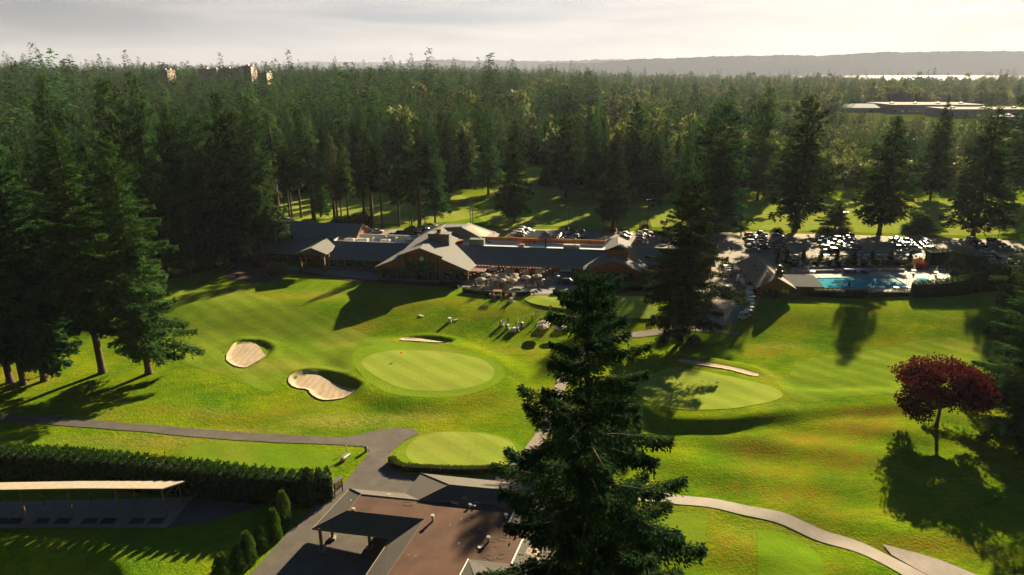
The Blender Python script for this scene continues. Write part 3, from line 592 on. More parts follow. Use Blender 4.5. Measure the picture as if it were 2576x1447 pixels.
x = -33.0
while x < -14.6: window(x, x+2.6, 1.0, 2.9, 9.48, 3, 2); x += 3.15
[wall('stone_base', [q], m_stone) for q in [(-33.4,-14,9.1,9.46,0,.8),(13.8,48,9.1,9.46,0,.8),(48.4,62,5.8,6.15,0,.7)]]
for u in (-26.9,-20.6,-14.9): wall('porch_post', [(u-.22,u+.22,8.6,9.0,0,3.5)], m_timber)
for a in (16,22.2): window(a, a+3.0, .9, 2.7, 9.48, 3, 2)
window(50.2,53.6,.8,3.2,6.18,3,2); window(54.4,57.2,.8,3.4,6.18,3,2); window(58,60.4,.8,3.2,6.18,2,2)
for u in (48.1,62.0): wall('corner_post', [(u-.3,u+.3,5.5,6.1,0,4.5)], m_timber)
x = -57
while x < -42: window(x, x+2.4, 1.0, 2.8, 13.98, 2, 2); x += 3.6
wall('entrance_door', [(-36.4,-35.2,13.8,13.96,0,2.4)], m_dark)
window(-56, -53, 4.4-.0, 4.41, 13.9, 1, 1) if False else None
# awnings over the patio doors and the pale shades hung below them
mb = MB(); mb.slab([(12.6,9.3,3.5),(18.6,9.3,3.5),(17.6,4.2,2.6),(12.8,4.2,2.6)], .08); mb.build('awning', m_canvas_pink, club)
mb = MB(); mb.slab([(21.6,9.3,3.4),(30.2,9.3,3.4),(30.2,8.1,2.7),(21.6,8.1,2.7)], .08); mb.build('awning', M('maroon_awning', (.16,.07,.07), .85), club)
m_shade = M('window_shade', (.55,.60,.64), .7)
for a, b, t in ((17.6,20.6,3.2),(22.6,25.7,2.5),(27.3,30.2,2.5),(32.0,35.0,3.0)): wall('window_shade', [(a,b,9.0,9.08,t-1.7,t)], m_shade)
# ------------------------------------------------------------------ a stone-and-timber cart barn by the pool
def cb(p, z): g = Gz(*p, z); return (g[0], g[1], z)
m_barnroof = M('barn_shingle', (.20, .15, .11), .9, .2, 3.0, .35, 9)
barn_a = G(*z8(1260,990), T0); barn_b = G(*z8(1612,985), T0)
ang = math.atan2(barn_b[1]-barn_a[1], barn_b[0]-barn_a[0]); W = math.hypot(*(barn_b-barn_a)[:2])
rear = Gz(*z8(1190,465), 6.0); apexf = Gz(*z8(1440,730), 6.0); Lb = math.hypot(*(rear-apexf)[:2])
dirv = (rear-apexf)[:2]/Lb; ang = math.atan2(dirv[1], dirv[0])-math.pi/2
barn = thing('cart_barn', 'brown gabled cart barn with a black roof ventilator beside the swimming pool', 'barn', (*((barn_a+barn_b)[:2]/2), .0), ang)
h = W/2
mb = MB(); gabwall(mb,-h,h,0,0,-.6,3.3,5.3); mb.box(-h,h,.32,Lb-1.5,-.6,3.1); gabwall(mb,-h,h,0,Lb-1.5,-.6,3.3,5.3); mb.build('wall', m_cedar, barn)
S('roof', [[(-h-1.1,-1.2,3.0),(0,-1.2,6.0),(0,Lb-.5,6.0),(-h-1.1,Lb-.5,3.0)],[(0.02,-1.2,6.0),(h+1.1,-1.2,3.0),(h+1.1,Lb-.5,3.0),(.02,Lb-.5,6.0)]], [m_barnroof, m_fascia], parent=barn)
S('roof', [[(h-.5,8.2,4.3),(h+8.2,8.2,4.3),(h+9.4,2.2,2.7),(h+1.0,2.2,2.7)],[(h-.5,8.22,4.3),(h+8.2,8.22,4.3),(h+8.2,12,3.0),(h-.5,12,3.0)]], [m_roof, m_fascia], parent=barn)
wall('wall', [(h+.1,h+7.6,4.4,11,-.5,2.9)], parent=barn)
wall('ventilator', [(.9,2.5,3.2,4.8,4.9,6.6)], m_dark, barn); mb = MB(); mb.lathe([(.75,0),(.55,.7),(.8,.8),(.8,1.1),(.3,1.5)],(1.7,4.0,6.6),12); mb.build('ventilator', m_dark, barn)
window(-3.6,-.8,.8,2.4,-.02,3,2,barn); window(1.6,3.8,.8,2.4,-.02,2,2,barn); wall('door', [(-.1,1.0,-.1,-.02,-.3,2.1)], m_dark, barn)
for u, v in ((-2.6,13),(-2.9,9),(-1.4,4.4)):
    mb = MB(); z0 = 6-abs(u)*.44; mb.lathe([(.16,0),(.16,.5),(.3,.55),(.3,.7)],(u,v,z0-.1),8); mb.build('vent_pipe', m_dark, barn)
def fence(name, pts, hgt, label, mat, dy=None, cat='fence', gap=.25, post=2.4):
    P = [np.array([p[0], p[1], float(T(p[0], p[1]))]) for p in pts]; r = thing(name, label, cat, P[0]); o = P[0]; mb = MB()
    for a, b in zip(P[:-1], P[1:]):
        n = max(1, int(np.linalg.norm(b-a)/gap))
        for k in range(n+1): c = a+(b-a)*k/n-o; mb.tube(c, c+np.array([0,0,hgt-.08]), .018, n=4)
        for hh in (.12, hgt-.1): mb.tube(a-o+[0,0,hh], b-o+[0,0,hh], .025, n=4)
    mb.build('railing', mat, r); mb = MB()
    for a, b in zip(P[:-1], P[1:]):
        n = max(1, round(np.linalg.norm(b-a)/post))
        for k in range(n+1): c = a+(b-a)*k/n-o; mb.tube(c, c+np.array([0,0,hgt]), .045, n=6)
    mb.build('post', mat, r); return r
fence('railing_fence', [G(*z8(*p), T0)[:2] for p in [(1270,1000),(1400,1003),(1610,990)]], 1.3, 'black metal railing in front of the cart barn gable', m_dark)

# ------------------------------------------------------------------ the near building with the brown flat roof
mat_brown = M('brown_roof_felt', (.098, .042, .024), .9, .28, .35, .2, 5)
m_shk = M('dark_shake', (.115, .098, .088), .9, .2, 4, .6, 9)
# shingle courses as fine relief, not paint
def courses(mat, sc):
    nt = mat.node_tree; N = nt.nodes; L = nt.links; tc = N.new('ShaderNodeTexCoord'); br = N.new('ShaderNodeTexBrick')
    br.inputs['Scale'].default_value = sc; br.inputs['Mortar Size'].default_value = .03; br.inputs['Color1'].default_value = (1,1,1,1); br.inputs['Color2'].default_value = (.75,.75,.75,1); br.inputs['Mortar'].default_value = (0,0,0,1)
    L.new(tc.outputs['Object'], br.inputs['Vector']); bp = N.new('ShaderNodeBump'); bp.inputs['Strength'].default_value = .8; bp.inputs['Distance'].default_value = .05
    L.new(br.outputs['Color'], bp.inputs['Height']); L.new(bp.outputs[0], N['Principled BSDF'].inputs['Normal'])
courses(m_shk, 1.5)
ZE, ZF, ZR = .5, 2.2, 3.3
def p6(x, y, z): g = Gz(*z6(x, y), z); return (g[0], g[1], z)
base_p = p6(1200, 900, -3)
near = thing('near_building', 'low building in front with a brown flat roof, grey shingle edges and an open carport', 'building', base_p)
ox, oy, oz = base_p
def rel(pts): return [(p[0]-ox, p[1]-oy, p[2]-oz) for p in pts]
def SR(name, pts, th=.2, mats=None): mb = MB(); mb.slab(rel(pts), th, 0, 1); return mb.build(name, mats or [m_shk, m_fascia], near)
A_ = p6(480,612,ZE); B_ = p6(118,1000,ZE); C_ = p6(875,1088,ZE); D_ = p6(560,1560,ZE); E_ = p6(1015,660,ZE+.3); F_ = p6(1165,465,ZE)
i1 = p6(590,665,ZF); i2 = p6(457,825,ZF); i3 = p6(1200,905,ZF); i4 = p6(760,1560,ZF); i5 = p6(1150,722,ZF)
r1 = p6(1440,578,ZR); r2 = p6(1900,622,ZR); j1 = p6(1860,757,ZF); j2 = p6(2070,820,ZF); j3 = p6(1978,1010,ZF); j4 = p6(2170,1042,ZF); j5 = p6(2035,1338,ZF); j6 = p6(1620,1293,ZF); j7 = p6(1480,1560,ZF)
e1 = p6(2190,570,ZE); e2 = p6(2420,860,ZE); e3 = p6(2330,930,ZE); e4 = p6(2480,990,ZE); e5 = p6(2450,1560,ZE)
SR('roof_slope', [A_, B_, i2, i1]); SR('roof_slope', [B_, C_, i3, i2]); SR('roof_slope', [C_, D_, i4, i3]); SR('roof_slope', [A_, i1, i5, E_])
SR('roof_slope', [F_, E_, i5, r1]); SR('roof_slope', [F_, r1, r2, e1]); SR('roof_slope', [r1, i5, j1]); SR('roof_slope', [r1, j1, r2]); SR('roof_slope', [r2, j1, j2]); SR('roof_slope', [r2, j2, e2, e1])
SR('roof_slope', [j2, j3, e3, e2]); SR('roof_slope', [j3, j4, e4, e3]); SR('roof_slope', [j4, j5, p6(2150,1560,ZF), e5, e4])
k1 = p6(1790,1400,ZR-.3); 
SR('roof_slope', [j6, j7, p6(1700,1560,ZR)]); SR('roof_slope', [j6, p6(1720,1560,ZR), p6(2150,1560,ZR-.6), p6(2035,1340,ZF+.02)])
flat = [i1, i5, j1, j2, j3, j4, j5, j6, j7, i4, i3, i2]; flat = [(p[0], p[1], ZF-.12) for p in flat]
SR('flat_roof', flat, .2, [mat_brown, mat_brown])
def rail6(pts, w=.12, mat=m_white, name='edge_flashing'):
    mb = MB(); P = rel(pts)
    for a, b in zip(P[:-1], P[1:]): mb.tube(a, b, w, n=6)
    mb.build(name, mat, near)
rail6([j2, j3]); rail6([j4, j5]); rail6([j6, j7], .1); rail6([A_, B_], .07, m_fascia, 'gutter'); rail6([C_, D_], .07, m_fascia, 'gutter')
rail6([A_, i1, i2, B_], .09, m_shk, 'ridge_cap'); rail6([F_, r1, r2, j2], .1, m_shk, 'ridge_cap'); rail6([i5, r1], .1, m_shk, 'ridge_cap')
# walls below, kept back from the eaves
wp = [p6(900,1300,-3), p6(1130,1000,-3), p6(1280,800,-3), p6(2150,840,-3), p6(2350,1000,-3), p6(2350,1560,-3), p6(760,1560,-3)]
cx = sum(p[0] for p in wp)/len(wp); 
mb = MB(); mb.prism([(p[0]-ox, p[1]-oy) for p in wp], 0, ZE+2.8); mb.build('wall', M('brick_wall', (.16,.075,.05), .9, .25, 2), near)
for x, y in ((213,1222),(316,1100),(675,1190)):
    g = G(*z6(x, y), T0); h = ZE+.3-g[2]
    mb = MB(); mb.box(g[0]-ox-.17,g[0]-ox+.17,g[1]-oy-.17,g[1]-oy+.17,g[2]-oz,h+g[2]-oz); o = mb.build('porch_post', m_timber, near)
    mb = MB(); mb.box(g[0]-ox-.4,g[0]-ox+.4,g[1]-oy-.4,g[1]-oy+.4,g[2]-oz+.02,g[2]-oz+.42); mb.build('post_footing', m_conc, o)
for x, y, h in ((1280,925,.95),(1985,900,.7),(1817,1125,.8)):
    p = rel([p6(x, y, ZF-.1)])[0]; mb = MB(); mb.lathe([(.16,0),(.16,h*.55),(.22,h*.55),(.22,h*.7),(.16,h*.72),(.16,h*.8),(.27,h*.85),(.27,h)], p, 12); mb.build('roof_vent', m_hvac, near)
for x, y, z in ((1375,590,2.3),(1527,573,1.6),(1682,588,1.6),(1828,602,1.6),(1985,660,2.4),(500,740,1.5),(857,682,1.6),(1047,1100,1.2),(895,1318,1.2),(515,815,2.2)):
    p = rel([p6(x, y, z)])[0]; mb = MB(); mb.box(p[0]-.18,p[0]+.18,p[1]-.16,p[1]+.16,p[2]-.25,p[2]+.16); mb.box(p[0]-.23,p[0]+.23,p[1]-.2,p[1]+.2,p[2]+.16,p[2]+.22); mb.build('roof_vent', m_hvac, near)
m_chalk = M('pale_patch', (.26,.16,.11), .95, .2, 1.5)
def patch6(x, y, w, d, rot=0, m=m_chalk):
    p = rel([p6(x, y, ZF-.11)])[0]; c, s = math.cos(rot), math.sin(rot); mb = MB()
    mb.slab([(p[0]+a*c-b*s, p[1]+a*s+b*c, p[2]) for a, b in ((-w,-d),(w,-d),(w,d),(-w,d))], .008); mb.build('roof_patch', m, near)
for a in ((1530,1140,.18,.28),(1700,870,.15,.12),(1555,905,.1,.1),(1630,910,.12,.14),(1445,960,.1,.12),(1115,1262,.15,.1),(1045,1250,.15,.08),(1730,1000,.14,.12),(1570,1165,.12,.1)): patch6(*a)
mb = MB()
def scrib(x, y, r, n, seed):
    rr = random.Random(seed); pts = [rel([p6(x+r*math.cos(k*.8)*rr.uniform(.5,1.2), y+.45*r*math.sin(k*.8)*rr.uniform(.5,1.2), ZF-.095)])[0] for k in range(n)]
    for a, b in zip(pts[:-1], pts[1:]): mb.tube(a, b, .022, n=4)
scrib(1030,755,60,9,1); scrib(1060,750,75,8,9); scrib(1880,1110,45,9,2); scrib(1960,1100,55,10,3); scrib(1890,1165,25,6,4); scrib(1830,1270,60,7,5); scrib(1940,1265,60,12,6); mb.build('chalk_mark', M('chalk', (.30,.22,.16), .95), near)
# ------------------------------------------------------------------ driving-range shelter
m_shroof = M('shelter_felt', (.33, .27, .21), .9, .14, 1.2, .2, 6)
fr_ = [G(*z13(x, y), T0) for x, y in ((-300,955),(-10,950),(500,935),(1225,945))]
g0 = G(*z13(1240,870), T0)
shel = thing('range_shelter', 'long open driving range shelter with a tan lean-to roof below the tall hedge', 'shelter', (g0[0], g0[1], -3))
def s13(x, y, z): g = Gz(*z13(x, y), z); return (g[0]-g0[0], g[1]-g0[1], z+3)
ft = [(-700,690),(-400,680),(0,660),(600,650),(1195,652)]; bk = [(-700,625),(-400,617),(0,607),(600,597),(1365,596)]
mb = MB()
for k in range(4): mb.slab([s13(*ft[k], 2.4), s13(*ft[k+1], 2.4), s13(*bk[k+1], 1.3), s13(*bk[k], 1.3)], .16, 0, 1)
mb.build('roof', [m_shroof, M('pale_green_fascia', (.16,.24,.20), .7)], shel)
for (xt, xb, yb) in ((-330,-325,905),(-80,-75,900),(180,200,895),(525,548,888),(872,893,885),(1212,1228,868)):
    b = G(*z13(xb, yb), T0); x, y = b[0]-g0[0], b[1]-g0[1]
    mb = MB(); mb.tube((x,y,0),(x,y,5.15),.14,n=8); mb.build('post', m_timber, shel)
for xb, yb in ((-300,790),(0,785),(330,782),(675,775),(1005,778),(1342,772)):
    b = G(*z13(xb, yb), T0); x, y = b[0]-g0[0], b[1]-g0[1]
    mb = MB(); mb.tube((x,y,0),(x,y,4.2),.12,n=8); mb.build('post', m_timber, shel)
mb = MB(); a = G(*z13(1228,868), T0); b = G(*z13(1342,772), T0); mb.tube((a[0]-g0[0],a[1]-g0[1],3.4),(b[0]-g0[0],b[1]-g0[1],4.2),.09); mb.build('brace', m_timber, shel)
slab_p = world_poly(pl(z13, [(-500,955),(0,950),(600,942),(1228,945),(1440,700),(1340,720),(0,755),(-500,770)]))
path('concrete_slab', slab_p, M('shelter_slab', (.26,.24,.23), .85, .15, .8), .11)
m_mat = M('green_mat', (.02, .035, .02), .95)
for k, x in enumerate((-150,-10+0,100,305,455,655,790,1000,1145)):
    a = [G(*z13(x+dx, y), T0)[:2] for dx, y in ((-65,920),(50,918),(75,875),(-25,877))]
    g = a[0]; mb = MB(); zt = float(T(g[0], g[1]))+.15
    mb.slab([(p[0]-g[0], p[1]-g[1], .03) for p in a], .028); o = mb.build('hitting_mat', m_mat); o.location = (g[0], g[1], zt+.002)
    tag(o, ['dark green hitting mat at the far left edge of the range shelter','dark green hitting mat beside the leftmost shelter post','dark green hitting mat right of the leftmost visible shelter post','dark green hitting mat left of the shelter\'s second visible post','dark green hitting mat right of the second visible shelter post','dark green hitting mat in the middle of the shelter front','dark green hitting mat left of the third visible shelter post','dark green hitting mat second from the open right end of the shelter','dark green hitting mat nearest the open right end of the shelter'][k], 'golf mat', 'hitting mats along the range shelter')
# ------------------------------------------------------------------ pool
pw = [Gz(*p, 0) for p in (z8(1745,772), z9(800,757), z9(1000,880), z8(1850,885))]
deck = [G(*p, T0)[:2] for p in (z8(1640,640), z9(1400,650), z9(1480,780), z9(1000,925), z8(1830,925), z8(1610,1000), z8(1610,800))]
path('pool_deck', deck, m_deck, .13)
m_pool = M('pool_water', (.02, .42, .52), .04, bump=.06, bscale=1.2)
pool = thing('swimming_pool', 'long turquoise swimming pool behind a low hedge', 'pool', pw[3])
pv = [(p[0]-pw[3][0], p[1]-pw[3][1]) for p in pw]
mb = MB(); mb.prism(pv, .06, .17); mb.build('water', m_pool, pool)
mb = MB()
for a, b in zip(pv, pv[1:]+pv[:1]): mb.tube((*a,.17),(*b,.17),.18,n=6)
mb.build('coping', m_conc, pool)
mb = MB()
for t in (.25,.5,.75):
    a = np.array(pv[0])*(1-t)+np.array(pv[3])*t; b = np.array(pv[1])*(1-t)+np.array(pv[2])*t; mb.tube((a[0],a[1],.2),(b[0]*.98+a[0]*.02,b[1],.2),.04,n=5)
mb.build('lane_rope', M('lane_float', (.05,.18,.25), .5), pool)
sp = [Gz(*z9(*p), 0) for p in ((1060,768),(1170,765),(1245,795),(1240,812),(1110,812))]
p2 = thing('paddling_pool', 'small pale paddling pool right of the big pool behind the dark hedge', 'pool', sp[0])
mb = MB(); mb.prism([(p[0]-sp[0][0], p[1]-sp[0][1]) for p in sp], .06, .16); mb.build('water', m_pool, p2)
# ------------------------------------------------------------------ trees
m_bark = M('conifer_bark', (.085, .055, .038), .95, .3, 1.5, .6, 6)
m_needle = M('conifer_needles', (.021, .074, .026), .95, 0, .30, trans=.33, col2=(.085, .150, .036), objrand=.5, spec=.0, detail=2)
m_needle_lit = M('sunlit_needles', (.022, .085, .024), .95, 0, .4, trans=.30, col2=(.10, .18, .035), objrand=.1, spec=.0, detail=2)  # brighter needle copy: sunlight on the left firs put into the colour
m_needle_dark = M('backlit_needles', (.012, .044, .020), .95, 0, .30, trans=.25, col2=(.045, .085, .026), spec=.0, detail=2)  # needle colour darkened to give the foreground fir its backlit shade
m_needle_red = M('dying_needles', (.11, .05, .025), .8, 0, .35, trans=.2, col2=(.09, .075, .03), objrand=.3, spec=.0)
m_leafy = M('broadleaf_leaves', (.075, .105, .022), .6, 0, .4, trans=.42, col2=(.17, .19, .05), objrand=.35, spec=.1)
m_maple = M('maple_leaves', (.060, .008, .012), .7, 0, .8, trans=.30, col2=(.120, .014, .020), spec=.0)
m_hedge = M('hedge_leaves', (.020, .060, .010), .7, 0, 1.2, trans=.22, col2=(.050, .105, .014), spec=.0)
m_box_h = M('clipped_hedge_leaves', (.085, .11, .018), .7, 0, 1.2, trans=.22, col2=(.13, .16, .02), spec=.0)
m_cyp = M('columnar_leaves', (.045, .105, .014), .8, 0, 1.2, trans=.3, col2=(.10, .18, .02), spec=.0)  # leaf colour raised in place of sun on the columnar cedars
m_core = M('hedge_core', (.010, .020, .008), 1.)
m_ybush = M('yellow_green_leaves', (.13, .16, .03), .6, 0, 1.2, trans=.3, col2=(.25, .24, .06), spec=.0)
m_rbush = M('red_shrub_leaves', (.22, .012, .02), .6, 0, 1.2, trans=.3, col2=(.35, .03, .03), spec=.0)
def leaves(P, D, Nn, ln, wd, mat_name=None):
    """rhombus sprays: P base points, D directions, Nn normals, ln lengths, wd widths -> V,F"""
    D = D/np.linalg.norm(D, axis=1)[:, None]; S_ = np.cross(D, Nn); S_ /= np.linalg.norm(S_, axis=1)[:, None]+1e-9
    ln = np.asarray(ln)[:, None]; wd = np.asarray(wd)[:, None]; Up = np.cross(S_, D)
    V = np.stack([P, P+D*ln*.45+S_*wd*.5-Up*wd*.12, P+D*ln-Up*wd*.25, P+D*ln*.45-S_*wd*.5-Up*wd*.12], 1).reshape(-1, 3)
    return V, np.arange(len(V)).reshape(-1, 4)
def tubes_np(segs, n=5):
    mb = MB()
    for a, b, r0, r1 in segs: mb.tube(a, b, r0, r1, n=n, cap=False)
    return mb
def conifer(seed, H, Rm, cb, nb, per, leaf, shape=.85, low=1., limbs=False, bare=0., hang=.5, ragged=.3, wr=.42, spread=.20):
    """returns crown (V,F) and trunk MB; local origin at the foot"""
    r = np.random.RandomState(seed); PV = []; Dv = []; Nv = []; Ls = []; segs = []
    tt = np.sort((np.arange(nb)+r.rand(nb))/nb)
    lobe = r.rand(6)*6.28; 
    for i, t in enumerate(tt):
        z0 = cb+(H-cb)*t**.92
        prof = (1-t)**shape*min(1, .55+t*5*low) ; az = i*2.39996+r.randn()*.35
        Lb = Rm*(prof+.035)*(1-ragged+ragged*1.6*r.rand())*(1+.16*math.sin(az*2+lobe[0]+z0*.25)+.13*math.sin(z0*.9+lobe[1]+az))
        Lb = max(Lb, .25)
        e0 = -.18+.75*t+.12*r.randn(); cur = .22+.10*r.randn() if t < .85 else .1
        ca, sa = math.cos(az), math.sin(az)
        k = max(5, int(per*(Lb/Rm)**1.25)); s = r.rand(k)**.62; 
        if bare: s = bare+(1-bare)*s
        side = r.randn(k)*(spread*Lb*(1.08-s)+.05*leaf)*.9
        zc = z0+Lb*(math.tan(e0)*s*(1-.45*s)-cur*s*s*(1-t)+.10*s**4)
        dn = np.abs(r.randn(k))*leaf*hang*(.5+.9*(1-t))-leaf*.45*r.rand(k)
        px = ca*s*Lb-sa*side; py = sa*s*Lb+ca*side
        PV.append(np.stack([px, py, zc-dn-np.abs(side)*.18], 1))
        sg = np.sign(side)*(.35+.8*r.rand(k))
        d = np.stack([ca*(.75)-sa*sg, sa*(.75)+ca*sg, -.18-.75*hang*r.rand(k)+.25*t+.28*s], 1)+r.randn(k, 3)*.22
        Dv.append(d); Nv.append(np.stack([r.randn(k)*.35, r.randn(k)*.35, np.ones(k)], 1)); Ls.append(leaf*(.55+.85*r.rand(k))*(.75+.35*(1-t)))
        if limbs:
            q = [(ca*s_*Lb, sa*s_*Lb, z0+Lb*(math.tan(e0)*s_*(1-.45*s_)-cur*s_*s_*(1-t)+.10*s_**4)) for s_ in (0, .35, .7, .97)]; rr = .022*H/10*(Lb/Rm+.15)*1.05
            segs += [(q[0], q[1], rr, rr*.7), (q[1], q[2], rr*.7, rr*.4), (q[2], q[3], rr*.4, rr*.12)]
    k = int(per*.6); zt = H-np.abs(r.rand(k))*H*.05; PV.append(np.stack([r.randn(k)*.03*Rm, r.randn(k)*.03*Rm, zt], 1)); Dv.append(np.stack([r.randn(k)*.5, r.randn(k)*.5, np.ones(k)*.8], 1)); Nv.append(r.randn(k, 3)+[0, 0, .2]); Ls.append(leaf*(.25+.3*r.rand(k)))
    P = np.concatenate(PV); D = np.concatenate(Dv); Nn = np.concatenate(Nv); ln = np.concatenate(Ls)
    V, F = leaves(P, D, Nn, ln, ln*(wr+.2*r.rand(len(ln))))
    rt = H*.0125+.08
    mb = MB(); n = 9; prof = [(rt*1.7, -1.2), (rt*1.35, 0), (rt*1.02, H*.02), (rt*.8, H*.35), (rt*.5, H*.7), (rt*.12, H*.985)]
    mb.lathe(prof, n=n)
    for a, b, r0, r1 in segs: mb.tube(a, b, r0, r1, n=5, cap=False)
    return V, F, mb
def broadleaf(seed, H, Rm, cb, nclump, per, leaf, flat=.8, trunk_r=.25, limbs=True, dome=1., lobe=None):
    r = np.random.RandomState(seed); PV = []; Dv = []; Ls = []; cz = (H+cb)/2; hz = (H-cb)/2; segs = []
    for i in range(nclump):
        az = i*2.39996+r.randn()*.3; ph = r.rand(); zz_ = -.8+1.75*ph; rad = math.sqrt(max(0, 1-min(1, abs(zz_))**2))*(.35+.62*r.rand()**.5)
        if lobe and zz_ < .05 and rad < .62: continue
        c = np.array([math.cos(az)*rad*Rm, math.sin(az)*rad*Rm, cz+zz_*hz*(.92 if zz_ > 0 else .9*dome)]); cr_ = Rm*(.20+.17*r.rand())
        if lobe and i % 8 == 3: c = np.array([-(.55+.3*r.rand())*Rm, r.randn()*.2*Rm, cb*(.72+.35*r.rand())])
        k = int(per*(.6+.8*r.rand())); d = r.randn(k, 3); d /= np.linalg.norm(d, axis=1)[:, None]
        PV.append(c+d*cr_*(.55+.55*r.rand(k, 1))*[1, 1, flat]); Dv.append(d+r.randn(k, 3)*.6); Ls.append(leaf*(.6+.8*r.rand(k)))
        if limbs: 
            m_ = np.array([c[0]*.35, c[1]*.35, cb*.9+(c[2]-cb)*.35]); segs += [((0, 0, cb*.75), m_, trunk_r*.45, trunk_r*.3), (m_, c, trunk_r*.3, trunk_r*.08)]
    P = np.concatenate(PV); D = np.concatenate(Dv); ln = np.concatenate(Ls)
    V, F = leaves(P, D, r.randn(len(P), 3), ln, ln*.62)
    mb = MB(); mb.lathe([(trunk_r*1.5, -.8), (trunk_r*1.25, 0), (trunk_r, cb*.4), (trunk_r*.8, cb*.8), (trunk_r*.5, cb+.3*(H-cb))], n=9)
    for a, b, r0, r1 in segs: mb.tube(a, b, r0, r1, n=5, cap=False)
    return V, F, mb
def tree_obj(name, parts, label, cat, loc, rz=0, group=None, leafmat=None, barkmat=None):
    V, F, tb = parts; r = thing(name, label, cat, loc, rz, group)
    put('crown', npmesh('crown', V, F, leafmat or m_needle), r); tb.build('trunk', barkmat or m_bark, r, smooth=True); return r
def topH(px, py, base, pt):
    """height that puts the tip of a tree standing at base on picture row pt"""
    lo, hi = 1., 90.
    d = base[1]
    for _ in range(30):
        m = (lo+hi)/2; z = base[2]+m-CAMZ; dep = d*math.cos(PITCH)-z*math.sin(PITCH); up = d*math.sin(PITCH)+z*math.cos(PITCH)
        if 723.5-FPX*up/dep > pt: lo = m
        else: hi = m
    return (lo+hi)/2
def wid(base, h, px):
    dep = base[1]*math.cos(PITCH)-(base[2]+h-CAMZ)*math.sin(PITCH); return px*dep/FPX
TREES = []      # (x, y, radius) of every tree already standing
def hero(name, label, bx, by, pt, wpx, seed, nb=150, per=420, leaf=.6, base=None, cb=.1, group=None, lm=None, **kw):
    b = G(bx, by) if base is None else np.array([base[0], base[1], float(T(*base[:2]))]); H = topH(bx, by, b, pt); Rm = wid(b, H*.3, wpx)/2
    t = tree_obj(name, conifer(seed, H, Rm, H*cb, nb, per, leaf, limbs=True, **kw), label, 'tree', b, 0, group, leafmat=lm); TREES.append((b[0], b[1], Rm)); return t
# the tree right in front of the camera
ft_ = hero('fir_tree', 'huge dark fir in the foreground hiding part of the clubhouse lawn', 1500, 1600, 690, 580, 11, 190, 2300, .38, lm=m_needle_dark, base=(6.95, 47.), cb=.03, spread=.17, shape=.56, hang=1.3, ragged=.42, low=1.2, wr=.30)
ft_.rotation_euler = (0, -.030, 0)
hero('fir_tree', 'big dark fir ringed by round bushes beside the driveway, behind the foreground fir', 1714, 858, 452, 215, 12, 190, 900, .55, wr=.3, cb=.13, shape=.55, hang=.75, ragged=.42, low=.9)
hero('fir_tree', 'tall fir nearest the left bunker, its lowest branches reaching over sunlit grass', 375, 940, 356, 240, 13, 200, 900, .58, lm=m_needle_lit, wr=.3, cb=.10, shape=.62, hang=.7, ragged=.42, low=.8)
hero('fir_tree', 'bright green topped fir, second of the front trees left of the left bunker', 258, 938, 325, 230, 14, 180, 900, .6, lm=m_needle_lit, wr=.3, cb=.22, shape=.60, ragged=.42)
hero('fir_tree', 'dark fir with bare lower trunk, third of the front trees left of the bunker', 112, 958, 410, 230, 15, 170, 600, .75, cb=.12, shape=.6, ragged=.4)
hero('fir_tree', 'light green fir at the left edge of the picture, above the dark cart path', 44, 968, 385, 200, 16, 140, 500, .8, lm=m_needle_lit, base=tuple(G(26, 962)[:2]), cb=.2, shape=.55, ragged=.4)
hero('fir_tree', 'slim fir leaning beside the small green utility box on the left lawn', 60, 968, 470, 120, 17, 90, 260, .9, cb=.4, shape=.6, ragged=.4)
hero('fir_tree', 'large dark fir at the right edge, its branches touching the purple maple', 2570, 1080, 640, 340, 18, 190, 1000, .55, wr=.3, base=tuple(G(2592, 1088)[:2]), cb=.04, shape=.55, hang=.75, ragged=.45)
hero('fir_tree', 'dark fir at the far right edge standing behind the tall dark hedge', 2560, 800, 560, 220, 19, 120, 360, .9, base=tuple(G(2590, 830)[:2]), cb=.02, shape=.55)
